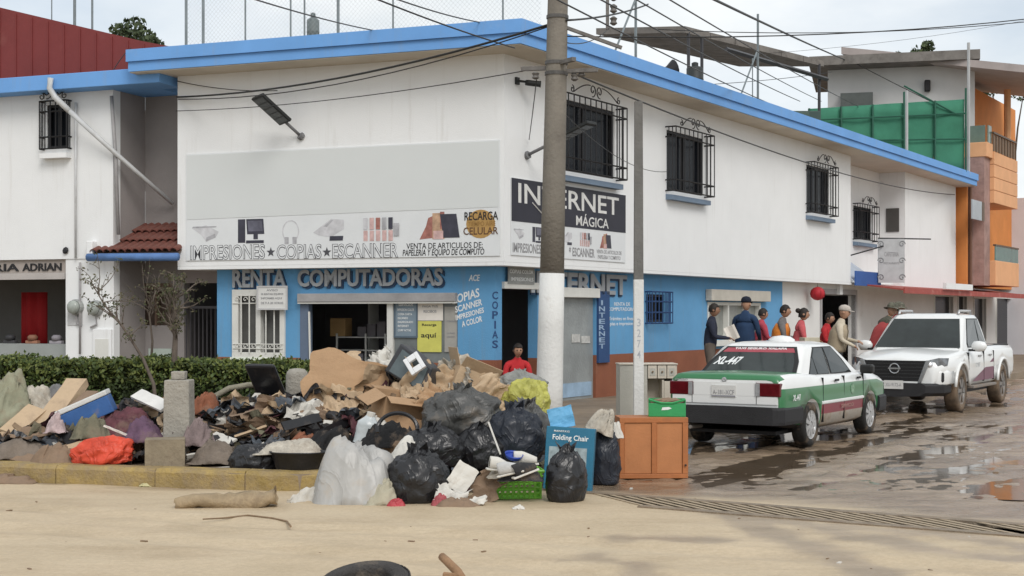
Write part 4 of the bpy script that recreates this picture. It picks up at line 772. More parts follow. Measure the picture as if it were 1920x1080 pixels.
MB().prism([(-2.4, 9.75), (4, 11.0), (4, 11.25), (-2.4, 10.0)], xs0-.6, xb1+2.5, 'x').build('roof', mat('roof_underside', (.40, .35, .33), .8), oh)
MB().tube([(xb1-.5, -.7, zb_b), (xb1-.5, -.7, 9.95)], .12, 8).build('column', ORL, oh)
MB().tube([(xs0-.06, -.36, 2.8), (xs0-.06, -.36, 6.2)], .05, 6).build('down_pipe', mat('pipe_brown', (.16, .09, .06), .6), oh)
fw = thing('end_white_house', 'pale lilac wall closing the street behind the balconies', 'house', RT.T(xo+9.5, -3.6, 0)); MB().box(0, .4, -3, 6, 0, 6.4).build('wall', mat('lilac_white', (.64, .63, .66), .85, .06, 1), fw); MB().box(-.04, -.002, -1.5, -.3, 3.6, 5.0).build('window', GLASS, fw)
tag(MB().box(0, .3, -1.6, 2.4, 0, 2.55).build('tan_wall', mat('tan_wall', (.42, .34, .24), .85, .15, 1), None, RT.T(xgE+.6, -.6, 0)), 'tan rendered wall behind the tail of the pickup', 'wall')
# ---------------------------------------------------------------- trees over the roofs
BARK = mat('bark', (.10, .075, .055), .9, .25, 6, .3, 20)
def leaf_cloud(mb, c, rad, n, sz, rnd, sq=.8):
    for _ in range(n):
        while True:
            p = Vector((rnd.uniform(-1, 1), rnd.uniform(-1, 1), rnd.uniform(-1, 1)))
            if .25 < p.length < 1: break
        p = c+Vector((p.x*rad, p.y*rad, p.z*rad*sq)); a = Vector((rnd.gauss(0, 1), rnd.gauss(0, 1), rnd.gauss(0, .6))).normalized(); b = a.orthogonal().normalized(); b.rotate(Matrix.Rotation(rnd.uniform(0, 6.28), 3, a)); c2 = a.cross(b); s_ = sz*rnd.uniform(.6, 1.3)
        mb.add([p-b*s_, p+c2*s_*.5, p+b*s_, p-c2*s_*.5], [(0, 1, 2, 3)], rnd.randrange(2))
LEAF = [mat('leaf_dark', (.045, .065, .03), .7, .3, 1, 0), mat('leaf_mid', (.075, .10, .045), .7, .3, 1, 0)]
def tree(label, base, h, crowns, seed, n=420, sz=.16):
    rnd = random.Random(seed); r = thing('tree', label, 'tree', Matrix.Translation(base)); t = MB(); t.tube([(0, 0, 0), (.1, 0, h*.5), (0, .1, h*.85)], [.16, .12, .07], 7); lf = MB()
    for (x, y, z, rad) in crowns:
        t.tube([(.05, 0, h*.5), (x*.6, y*.6, z*.85), (x, y, z)], [.08, .05, .02], 5); leaf_cloud(lf, Vector((x, y, z)), rad, n, sz, rnd)
    t.build('trunk', BARK, r); lf.build('crown', LEAF, r)
b = P(258, 90, 45); tree('dark tree showing over the red roof', (b.x, b.y, 0), 10, [(-.5, 0, 10.75, .38), (-.1, 0, 10.9, .42), (.25, 0, 10.5, .40), (.55, 0, 10.3, .33), (1.0, .2, 9.95, .33), (-.8, 0, 10.35, .3), (0, 0, 10.3, .5), (.8, 0, 9.9, .4)], 3, 150, .10)
b = P(1722, 112, 75); tree('bushy tree above the rooftop room', (b.x, b.y, 0), 15, [(-1.1, 0, 15.2, .55), (.2, 0, 15.5, .75), (.9, 0, 15.2, .6), (0, 0, 14.6, .9), (-1.5, 0, 14.9, .3), (.5, 0, 16.0, .35)], 4, 150, .14)
b = P(1890, 140, 78); tree('pale distant tree beyond the sloping roof', (b.x, b.y, 0), 14, [(0, 0, 14.9, .8), (.9, 0, 14.2, .9), (-.9, 0, 14.3, .6)], 5, 150, .14)
# ---------------------------------------------------------------- poles and cables
CONC = mat('pole_concrete', (.215, .195, .165), .85, .15, 2, .2, 25, dirt=((.13, .115, .10), .5, 2.2, .8))
POLEW = mat('pole_whitewash', (.66, .66, .64), .8, .06, 3, .15, 25, dirt=((.36, .30, .24), .58, 3.0, .7))
up = thing('utility_pole', 'thick concrete utility pole with whitewashed foot at the corner', 'utility pole', Matrix.Translation((.475, 18.5, .165)))
def pole_at(z): return (.125*(z/5.87), 0, z-.165)
def pole_r(z): return .176-.0075*z
zs_ = [2.27, 3.5, 5, 7, 9.2]
MB().tube([pole_at(z) for z in zs_], [pole_r(z) for z in zs_], 14).build('shaft', CONC, up, smooth=True)
zs_ = [.165, .8, 1.6, 2.29]
MB().tube([pole_at(z) for z in zs_], [pole_r(z)+.004 for z in zs_], 14).build('whitewash', POLEW, up, smooth=True)
for zc in (4.88, 5.02, 5.62): MB().tube([pole_at(zc), pole_at(zc+.045)], pole_r(zc)+.012, 14).build('clamp', mat('clamp_steel', (.10, .095, .09), .5, .3, 9), up)
hw = mat('hardware_grey', (.15, .14, .13), .5, .3, 9)
for k, (a, l_) in enumerate(((-15, .42), (170, .34), (-60, .3))): MB().box(0, l_, -.03, .03, -.025, .025).build('bracket', hw, up, Matrix.Translation(Vector(pole_at(4.93+.05*k))) @ Matrix.Rotation(R(a), 4, 'Z') @ Matrix.Translation((pole_r(5)-.01, 0, 0)))
for k, (dx, zz) in enumerate(((-.27, 4.82), (.33, 4.85), (.24, 4.80))): MB().lathe([(.02, 0), (.05, .02), (.035, .05), (.05, .08), (.02, .10)], 10, Matrix.Translation(Vector(pole_at(zz))+Vector((dx, -.05, 0)))).build('insulator', hw, up)
MB().box(.0, .9, -.03, .03, -.02, .02, M=Matrix.Translation(Vector(pole_at(5.55))) @ Matrix.Rotation(R(20), 4, 'Y')).build('strut', hw, up)
gp_ = thing('square_post', 'slim square concrete post with white foot between the pole and the taxi', 'post', Matrix.Translation((1.79, 20, .165)))
MB().add([(-.065, -.065, 2.08), (.065, -.065, 2.08), (.065, .065, 2.08), (-.065, .065, 2.08), (-.055, -.055, 4.6), (.055, -.055, 4.6), (.055, .055, 4.6), (-.055, .055, 4.6)], [(0,1,5,4),(1,2,6,5),(2,3,7,6),(3,0,4,7),(4,5,6,7),(3,2,1,0)]).build('shaft', mat('post_grey', (.17, .165, .155), .85, .2, 3, .2, 25), gp_)
MB().box(-.069, .069, -.069, .069, 0, 2.082).build('whitewash', POLEW, gp_, bevel=.008)
for k, ch_ in enumerate('3274'): text_fit(ch_, -.025, .025, 1.42-.15*k, 1.53-.15*k, -.0695, mat('faint_ink', (.42, .44, .47), .7), gp_, .002, .01)
CAB = mat('cable_black', (.02, .02, .02), .5, 0, 1, 0)
def cable(label, a, b, sag, r=.012, n=14):
    a = Vector(a); b = Vector(b); pts = [a.lerp(b, i/n)-a-Vector((0, 0, sag*4*(i/n)*(1-i/n))) for i in range(n+1)]
    return tag(MB().tube(pts, r, 5).build('overhead_cable', CAB, None, Matrix.Translation(a), smooth=True), label, 'cable', 'overhead cables')
pt = lambda z: Vector((.475, 18.5, .165))+Vector(pole_at(z))
cable('thick twisted cable from the pole across the top of the front wall', pt(5.58), fpt(332, 182, .05), .20, .017)
cable('second strand hanging below the thick cable on the front wall', pt(5.56), fpt(334, 186, .06), .26, .009)
cable('thin cable sagging across the middle of the upper front wall', pt(5.02), fpt(330, 208, .04), .12, .007)
cable('short thin cable near the eave at the left of the front wall', fpt(332, 152, .05), fpt(520, 170, .25), .06, .008)
cable('cable running from the pole along the street wall under the eave', pt(5.0), rpt(1790, 365, .12), .35, .013, 24)
cable('thin drop line from the pole bracket down the white corner', pt(4.9)+Vector((-.25, -.05, 0)), rpt(992, 262, .03), .02, .008, 5)
cable('thin line from the pole to the second barred window', pt(4.5), rpt(1250, 322, .05), .25, .006)
tgt = lambda px, py, Y: P(px, py, Y)
for (a, b, sg_, r, lb) in (
    (tgt(1062, 38, 18.4), tgt(1215, 8, 24), .05, .020, 'thick cable leaving the pole top towards the roof mast'),
    (tgt(1062, 80, 18.6), tgt(1145, 50, 22), .10, .010, 'slack cable between the pole and the hanging insulators'),
    (tgt(1060, -6, 17), tgt(1480, 210, 40), .10, .016, 'cable crossing the sky from the pole down to the roof drum'),
    (tgt(1130, -12, 17), tgt(1500, 190, 42), .10, .016, 'cable passing over the horn loudspeaker'),
    (tgt(1200, -10, 17), tgt(1540, 190, 46), .10, .014, 'cable passing behind the metal canopy edge'),
    (tgt(1262, -10, 17), tgt(1610, 200, 46), .10, .014, 'cable slanting down above the metal canopy'),
    (tgt(1340, -6, 20), tgt(1584, 112, 49), .05, .030, 'thick dark cable slanting to the rooftop room roof'),
    (tgt(1584, 108, 49), tgt(1795, 214, 47), .03, .02, 'cable continuing down over the green screen'),
    (tgt(1060, 68, 18.6), tgt(1930, 4, 24), .30, .013, 'long upper cable crossing the sky to the right edge'),
    (tgt(1230, 55, 24), tgt(1930, 10, 26), .32, .011, 'second long cable crossing the sky to the right edge'),
    (tgt(1440, 100, 40), tgt(1930, 20, 44), .3, .007, 'faint third cable low in the sky on the right'),
    (tgt(490, -4, 17), tgt(705, 58, 24), .05, .014, 'cable slanting down behind the front roof fence'),
    (tgt(712, -6, 17), tgt(965, 90, 21), .05, .016, 'cable slanting over the blue eave towards the pole'),
    (tgt(750, -6, 17), tgt(900, 42, 23), .05, .014, 'cable ending on the front eave near the corner'),
    (tgt(1300, 160, 34), tgt(1560, 135, 46), .05, .012, 'low wire from the roof drum to the canopy post'),
    (fpt(208, 140, .35), fpt(246, 90, .1), -.05, .012, 'short cable looping from the blue eave up to the red roof')):
    if HOR-(a.z-CAMZ)*F/a.y < 0: a = a+(a-b)*.45            # carried on past the picture's edge
    if b.x/b.y*F+960 > 1920: b = b+(b-a)*.6
    cable(lb, a, b, sg_, r*.72, 16)
ib = thing('insulator_bracket', 'hanging insulator bracket beside the pole top against the sky', 'insulator', Matrix.Translation(P(1142, 55, 22)))
MB().box(-.05, .0, -.03, .03, 0, .60).build('bar', hw, ib)
for k in range(3): MB().lathe([(.02, 0), (.06, .03), (.04, .07), (.06, .11), (.02, .14)], 10, Matrix.Translation((.07, 0, .06+.19*k))).build('insulator', hw, ib)
# ---------------------------------------------------------------- vehicles
def loft(mb, stations, mats_):                     # stations: (x, [(y, z) half ring from bottom centre to top centre]), mirrored
    n = len(stations[0][1]); ring = 2*n-2; base = len(mb.v)
    for x, hr in stations:
        mb.v += [(x, y, z) for y, z in hr]+[(x, -y, z) for y, z in hr[-2:0:-1]]
    for i in range(len(stations)-1):
        for j in range(ring):
            k = (j+1) % ring; seg = j if j < n-1 else ring-1-j
            mb.f.append((base+i*ring+j, base+i*ring+k, base+(i+1)*ring+k, base+(i+1)*ring+j)[::-1]); mb.m.append(mats_((stations[i][0]+stations[i+1][0])/2, seg))
    mb.f.append(tuple(base+j for j in range(ring))); mb.m.append(mats_(stations[0][0]-.01, -1))
    mb.f.append(tuple(base+(len(stations)-1)*ring+j for j in range(ring))[::-1]); mb.m.append(mats_(stations[-1][0]+.01, -1))
def carve(o, cuts):                                # cut the wheel arches, keep a plain mesh
    objs = []
    for (x, z, r, y0, y1) in cuts:
        mb = MB().lathe([(r, y0), (r, y1)], 28, Matrix.Translation((x, 0, z)) @ Matrix.Rotation(R(90), 4, 'X')); c = mb.build('cut', []); c.parent = o.parent; objs.append(c)
        md = o.modifiers.new('arch', 'BOOLEAN'); md.operation = 'DIFFERENCE'; md.object = c; md.solver = 'EXACT'
        if 'use_hole_tolerant' in dir(md): md.use_hole_tolerant = True
    bpy.context.view_layer.update(); me = bpy.data.meshes.new_from_object(o.evaluated_get(bpy.context.evaluated_depsgraph_get()))
    o.modifiers.clear(); o.data = me
    for c in objs: bpy.data.objects.remove(c)
def wheel(parent, x, y, r, w, rim_m, sgn, spokes=8, cap=.0, muddy=False):
    Mw = Matrix.Translation((x, y, r)) @ Matrix.Rotation(R(-90*sgn), 4, 'X')      # local z points outward
    TY = mat('tyre_mud' if muddy else 'tyre', (.10, .075, .055) if muddy else (.022, .021, .02), .8, .3, 6, .3, 50, dirt=(MUD, .42 if muddy else .5, 4, .9))
    t = MB().lathe([(r*.64, -w*.45), (r*.82, -w*.5), (r*.96, -w*.46), (r, -w*.34), (r, w*.30), (r*.965, w*.44), (r*.82, w*.5), (r*.66, w*.45), (r*.62, w*.25)], 30, None, cap=False)
    t = t.build('wheel', TY, parent, Mw, smooth=True)
    rm = MB().lathe([(r*.65, w*.44), (r*.60, w*.40), (r*.55, w*.30), (r*.2, w*.34), (r*.12, w*.42), (0.002, w*.43)], 24, None, cap=False)
    for k in range(spokes):
        a = 2*math.pi*k/spokes; ca, sa = math.cos(a), math.sin(a); p = Vector((-sa, ca, 0)); c = Vector((ca, sa, 0)); hw_ = r*.075
        vs = []
        for rad, zz in ((r*.15, w*.46), (r*.6, w*.43)):
            for s_ in (-1, 1): vs += [c*rad+p*hw_*s_*(1 if rad < r*.3 else 1.3)+Vector((0, 0, zz)), c*rad+p*hw_*s_*(1 if rad < r*.3 else 1.3)+Vector((0, 0, zz-.05))]
        rm.add(vs, [(0,2,6,4),(0,4,5,1),(2,3,7,6),(4,6,7,5),(1,3,2,0)])
    rm.build('rim', rim_m, t)
    MB().lathe([(r*.63, 0), (.01, 0)], 20, Matrix.Translation((0, 0, w*.2)), cap=False).build('brake_disc', mat('wheel_dark', (.02, .02, .02), .7), t)
    return t
CW = mat('car_white', (.74, .75, .74), .28, .03, 2, 0, spec=.5, coat=.5, dirt=((.40, .33, .25), .66, 2.2, .5)); CG = mat('car_green', (.028, .17, .062), .3, .05, 2, 0, spec=.5, coat=.5, dirt=((.16, .19, .12), .64, 2.5, .5))
CR = mat('car_maroon', (.22, .03, .045), .35, .1, 2, 0, spec=.5, dirt=((.25, .16, .12), .55, 3, .6)); CB = mat('bumper_black', (.022, .022, .024), .6, .2, 4, .08, 60, dirt=((.10, .085, .07), .6, 3, .6)); CGL = mat('car_glass', (.028, .036, .036), .06, .5, 1.2, .02, 3, spec=.34); RIM = mat('hubcap_silver', (.50, .50, .50), .35, .15, 6, .05, metal=.5, dirt=(MUD, .55, 7, .6)); LAMP = mat('tail_red', (.10, .006, .010), .12, .25, 14, 0, spec=.6); TRIM = mat('rubber_trim', (.012, .012, .012), .5, 0, 1, 0); ROCK = mat('muddy_sill', (.42, .38, .33), .6, .2, 4, .1, dirt=(MUD, .45, 4, .9))
CLEAR = mat('lamp_clear', (.45, .46, .47), .1, .3, 12, 0, spec=.7, metal=.3); PLATE = mat('plate_white', (.60, .60, .58), .5, .05, 8)
# green and white taxi
th = math.atan2(.845, .535)
tx_ = thing('taxi', 'green and white taxi sedan with maroon stripe parked facing away in the mud', 'car', Matrix.Translation((3.92, 20.2, 0)) @ Matrix.Rotation(th, 4, 'Z'))
def tring(x, hw_, bz, te, tcn_):
    zc = lambda z: min(z, te-.10)
    return (x, [(0, bz), (hw_-.12, bz), (hw_-.03, bz+.05), (hw_-.005, zc(.41)), (hw_+.004, zc(.54)), (hw_+.006, zc(.585)), (hw_+.002, zc(.80) if te > .92 else te-.09), (hw_-.02, te-.055), (hw_-.085, te-.004), (hw_-.16, te+.008), (0, tcn_)])
ST = [(-2.17, .735, .45, .90, .905), (-2.15, .775, .42, .955, .97), (-2.05, .80, .36, .975, 1.0), (-1.75, .815, .28, .985, 1.015), (-1.35, .825, .24, .975, 1.0), (-.85, .835, .23, .945, .96), (0, .838, .22, .93, .94), (.85, .835, .23, .93, .945), (1.15, .828, .24, .925, .95), (1.55, .815, .26, .885, .915), (1.9, .79, .30, .83, .86), (2.07, .755, .36, .775, .80), (2.12, .71, .40, .73, .745)]
def tmat(x, seg):
    if seg == -1: return 0
    if seg <= 2: return 3 if abs(x) < .9 else 1 if seg == 2 else 4
    if seg == 3: return 2 if abs(x) < .87 else 1
    if seg == 4: return 0 if abs(x) < .87 else 1
    if seg == 5: return 1
    if seg >= 8 and x < -1.3: return 1
    if seg == 7 and x < -1.9: return 1
    return 0
mb = MB(); loft(mb, [tring(*s_) for s_ in ST], tmat)
body = mb.build('body', [CW, CG, CR, ROCK, CB], tx_); carve(body, [(-1.215, .30, .335, .5, 1.2), (-1.215, .30, .335, -1.2, -.5), (1.215, .30, .335, .5, 1.2), (1.215, .30, .335, -1.2, -.5)])
def smooth_angle(o, a=35):
    o.data.polygons.foreach_set('use_smooth', [True]*len(o.data.polygons)); md = o.modifiers.new('ws', 'WEIGHTED_NORMAL')
    if hasattr(o.data, 'set_sharp_from_angle'): o.data.set_sharp_from_angle(angle=R(a))
smooth_angle(body)
def cabin(parent, zb, zt_, xb0, xb1, xt0, xt1, wb, wt, m, crown=.03):
    mb = MB(); rings = []
    for t, ex in ((0, 0), (.55, .012), (.88, .008), (1.0, -.03)):
        z = zb+(zt_-zb)*t; a = xb0+(xt0-xb0)*t; b = xb1+(xt1-xb1)*t; w_ = wb+(wt-wb)*t+ex; rc = .10
        rings.append([(a, -w_+rc, z), (a+rc, -w_, z), (b-rc, -w_, z), (b, -w_+rc, z), (b, w_-rc, z), (b-rc, w_, z), (a+rc, w_, z), (a, w_-rc, z)])
    rings.append([((p[0]-(xt0+xt1)/2)*.72+(xt0+xt1)/2, p[1]*.70, zt_+crown) for p in rings[-1]])
    for r_ in rings: mb.v += r_
    for i in range(len(rings)-1):
        for j in range(8): mb.f.append((i*8+j, i*8+(j+1) % 8, (i+1)*8+(j+1) % 8, (i+1)*8+j)); mb.m.append(0)
    mb.f.append(tuple(range(32, 40))); mb.m.append(0)
    o = mb.build('cabin', m, parent); smooth_angle(o, 28)
    def pt_(side, u, t, lift=.006):               # side face: u along x 0..1 rear to front; 'rear'/'front': u across y
        z = zb+(zt_-zb)*t; a = xb0+(xt0-xb0)*t; b = xb1+(xt1-xb1)*t; ex = .012*(t/.55) if t < .55 else .012-.004*(t-.55)/.33; w_ = wb+(wt-wb)*t+ex
        if side in (1, -1): return (a+(b-a)*u, side*(w_+lift), z)
        if side == 'rear': return (a-lift-.002, (-w_+.10)+(2*w_-.20)*u, z)
        return (b+lift+.002, (-w_+.10)+(2*w_-.20)*u, z)
    def pane(name, side, poly, m_, lift=.008, par=None):
        # subdivide bottom/top edges follow the bulge
        pts = [pt_(side, u, t, lift) for u, t in poly]; inner = [pt_(side, u, t, -.01) for u, t in poly]; n = len(pts); mb2 = MB(); mb2.add(pts+inner, [tuple(range(n)), tuple(range(n, 2*n))[::-1]]+[(i, n+i, n+(i+1) % n, (i+1) % n) for i in range(n)])
        return mb2.build(name, m_, par or parent)
    return o, pt_, pane
cab, cpt, pane = cabin(tx_, .90, 1.345, -1.50, .98, -.86, .22, .755, .585, CW)
smooth_poly = lambda a: a
pane('rear_window', 'rear', [(-.04, .06), (1.04, .06), (1.05, .5), (1.0, .93), (0, .93), (-.05, .5)], TRIM, .004)
rw = pane('rear_glass', 'rear', [(.0, .10), (1.0, .10), (1.0, .5), (.96, .88), (.04, .88), (0, .5)], CGL, .010)
pane('red_visor', 'rear', [(.01, .76), (.99, .76), (.965, .885), (.035, .885)], mat('visor_red', (.36, .06, .08), .3), .0125, rw)
pane('windscreen', 'front', [(-.02, .08), (1.02, .08), (1.0, .9), (0, .9)], CGL, .008)
for sd_ in (1, -1):
    for nm, poly in (('rear_quarter_glass', [(.155, .10), (.275, .10), (.20, .60), (.185, .60)]), ('rear_door_glass', [(.29, .10), (.475, .10), (.50, .5), (.525, .88), (.27, .88), (.205, .62)]), ('front_door_glass', [(.515, .10), (.845, .10), (.855, .5), (.83, .88), (.565, .88), (.54, .5)])):
        pl_ = poly if sd_ == -1 else poly[::-1]
        g_ = pane(nm, sd_, pl_, CGL, .012)
        cx_ = sum(p[0] for p in poly)/len(poly); cz_ = sum(p[1] for p in poly)/len(poly); big = [((p[0]-cx_)*1.10+cx_, (p[1]-cz_)*1.09+cz_) for p in pl_]; pane('window_seal', sd_, big, TRIM, .007, g_)
    y = sd_*.842
    for xx in (-.30, .62):
        MB().box(xx-.07, xx+.07, min(y, y+sd_*.025), max(y, y+sd_*.025), .835, .865).build('door_handle', TRIM, tx_, bevel=.006)
    for xx in (-.80, .04, .86): MB().box(xx-.004, xx+.004, min(sd_*.80, y+sd_*.0012), max(sd_*.80, y+sd_*.0012), .30, .90).build('door_seam', TRIM, tx_)
    m_ = MB().box(.80, .95, min(sd_*.80, sd_*.99), max(sd_*.80, sd_*.99), .90, 1.03).build('side_mirror', TRIM, tx_, bevel=.03)
    MB().box(-.85, .86, min(sd_*.8, y+sd_*.012), max(sd_*.8, y+sd_*.012), .548, .580).build('side_moulding', CW, tx_, bevel=.004)
    for xw in (-1.215, 1.215): wheel(tx_, xw, sd_*.74, .295, .19, RIM, sd_, 9)
    # tail lamp
    tl = MB().box(-2.195, -2.03, min(sd_*.44, sd_*.775), max(sd_*.44, sd_*.775), .70, .875).build('tail_lamp', LAMP, tx_, bevel=.012)
    MB().box(-2.2, -2.194, min(sd_*.44, sd_*.50), max(sd_*.44, sd_*.50), .705, .87).build('reverse_lens', CLEAR, tl)
    MB().box(2.0, 2.13, min(sd_*.44, sd_*.74), max(sd_*.44, sd_*.74), .58, .70).build('headlamp', CLEAR, tx_, bevel=.01)
MB().box(-2.186, -2.172, -.735, .735, .60, .70).build('rear_panel', CW, tx_); MB().box(-2.186, -2.172, -.43, .43, .702, .875).build('rear_panel', CW, tx_)
for y_ in (-.45, .45): MB().box(-2.1885, -2.1865, y_-.004, y_+.004, .60, .88).build('panel_seam', TRIM, tx_)
pb = MB(); loft(pb, [(x, [(0, .34), (hw_, .34), (hw_+.008, .38), (hw_+.008, .535), (hw_-.02, .565), (0, .57)]) for x, hw_ in ((-2.27, .70), (-2.245, .765), (-2.14, .815), (-1.56, .840))], lambda x, s_: 0)
pb = pb.build('rear_bumper', CB, tx_); carve(pb, [(-1.215, .30, .335, .5, 1.2), (-1.215, .30, .335, -1.2, -.5)]); 
pb = MB(); loft(pb, [(x, [(0, .32), (hw_, .32), (hw_+.01, .38), (hw_+.01, .52), (hw_-.02, .55), (0, .555)]) for x, hw_ in ((1.60, .835), (2.0, .81), (2.18, .74), (2.22, .66))], lambda x, s_: 0); pb.build('front_bumper', CB, tx_)
pl_ = MB().box(-2.20, -2.187, -.17, .17, .685, .835).build('number_plate', PLATE, tx_)
MR = Matrix(((0, 1, 0, 0), (-1, 0, 0, 0), (0, 0, 1, 0), (0, 0, 0, 1)))       # text plane facing the rear (-x): local x -> -y
def rear_text(s, y0, y1, z0, z1, x, m, par, bold=.01, shear=0):            # seen from behind, left is +y
    M = Matrix(((0, 1, 0, x), (-1, 0, 0, 0), (0, 0, 1, 0), (0, 0, 0, 1))); return text_fit(s, -y0, -y1, z0, z1, 0, m, par, .002, bold, shear, 'lettering', M)
rear_text('A-181-XCF', .15, -.15, .715, .775, -2.2005, INKG, pl_); MB().box(-2.202, -2.2005, -.165, .165, .688, .705).build('plate_band', mat('plate_shade', (.25, .25, .28), .6), pl_)
rear_text('XL-447', .69, .32, .70+.30, .70+.41, 0, INKW, tx_, .03, .2)
# place that number on the slanted rear glass
o_ = tx_; num = [c for c in bpy.data.objects if c.name.startswith('lettering') and c.parent is tx_][-1]
a0 = Vector(cpt('rear', .04, .10, .013)); a1 = Vector(cpt('rear', .96, .10, .013)); b0_ = Vector(cpt('rear', .5, .9, .013)); mid = (a0+a1)/2; up_ = (b0_-mid).normalized()
def glass_text(s, u0, u1, v0, v1, m, shear=0, bold=.02, par=None):        # u from the left seen from behind, v up the glass, metres
    W2 = (a1-a0).length; left = Vector((0, 1, 0)); org_ = mid+left*(W2/2); X = -left; Y_ = up_.cross(X) if True else None; nrm_ = X.cross(up_); M = Matrix(((X.x, -nrm_.x, up_.x, org_.x), (X.y, -nrm_.y, up_.y, org_.y), (X.z, -nrm_.z, up_.z, org_.z), (0, 0, 0, 1)))
    return text_fit(s, u0, u1, v0, v1, 0, m, par, .003, bold, shear, 'lettering', M)
bpy.data.objects.remove(num)
glass_text('XL-447', .02, .42, .22, .40, INKW, .35, .03, tx_); glass_text('TAXI SEGURO XALAPA', .22, .98, .575, .622, INKW, 0, .02, tx_)
def side_text(s, x0, x1, z0, z1, m, par=tx_):                               # on the taxi's right flank (-y), reading rear to front
    return text_fit(s, x0, x1, z0, z1, -.846, m, par, .002, .015)
side_text('XL-447', -1.92, -1.66, .64, .72, INKW); side_text('SERVICIO', -.1, .42, .455, .505, mat('stripe_ink', (.42, .24, .22), .6))
MB().prism([(.38+.075*math.cos(k*math.pi/6), .70+.075*math.sin(k*math.pi/6)) for k in range(12)], -.847, -.842).build('door_emblem', mat('emblem_pale', (.22, .36, .24), .5, .5, 20, 0), tx_)
MB().lathe([(.035, 0), (.03, .008), (.018, .010), (.002, .006)], 12, TR(-2.176, 0, .905, 0, -90)).build('badge', CLEAR, tx_); rear_text('sedan', .70, .52, .89, .915, -2.178, CLEAR, tx_)
MB().lathe([(.20, 0), (.19, .05), (.13, .09), (.02, .105)], 16, Matrix.Translation((-.18, 0, 1.35)) @ Matrix.Diagonal((.7, 1, 1, 1))).build('roof_light', CW, tx_, smooth=True)
MB().tube([(-2.25, .45, .28), (-1.9, .45, .27)], .025, 8).build('exhaust', mat('exhaust', (.2, .18, .16), .5), tx_)
MB().box(-1.9, 1.9, -.60, .60, .19, .235).build('underbody', CB, tx_)
# white pickup
hp = math.atan2(-.85, -.528)
pk_ = thing('pickup_truck', 'white double cab pickup truck facing the camera on the muddy street', 'pickup', Matrix.Translation((8.16, 27.25, 0)) @ Matrix.Rotation(hp, 4, 'Z'))
def pring(x, hw_, bz, te, tcn_): return (x, [(0, bz), (hw_-.14, bz), (hw_-.03, bz+.06), (hw_, .62 if te > .9 else te-.3), (hw_+.01, .80 if te > .95 else te-.2), (hw_-.005, te-.12), (hw_-.05, te-.03), (hw_-.13, te), (hw_-.30, te+.01), (0, tcn_)])
SP = [(-2.62, .84, .52, 1.10, 1.10), (-2.58, .88, .48, 1.14, 1.14), (-1.6, .905, .45, 1.155, 1.155), (-.80, .91, .42, 1.155, 1.155), (0, .91, .42, 1.13, 1.13), (1.0, .91, .42, 1.11, 1.125), (1.35, .91, .44, 1.10, 1.14), (1.9, .90, .47, 1.06, 1.12), (2.25, .875, .48, 1.01, 1.075), (2.45, .80, .46, .96, 1.02), (2.56, .70, .45, .93, .985), (2.60, .62, .45, .80, .93)]
mb = MB(); loft(mb, [pring(*s_) for s_ in SP], lambda x, s_: 0)
pbody = mb.build('body', [CW], pk_); carve(pbody, [(sx_*1.575, .40, .47, s_*.5 if s_ > 0 else -1.3, 1.3 if s_ > 0 else -.5) for sx_ in (1, -1) for s_ in (1, -1)])
smooth_angle(pbody)
pcab, ppt, ppane = cabin(pk_, 1.08, 1.74, -.72, 1.32, -.50, .52, .845, .665, CW, .035)
ppane('windscreen', 'front', [(-.04, .10), (1.04, .10), (1.02, .9), (-.02, .9)], CGL, .012); ppane('rear_glass', 'rear', [(.05, .2), (.95, .2), (.93, .85), (.07, .85)], CGL, .010)
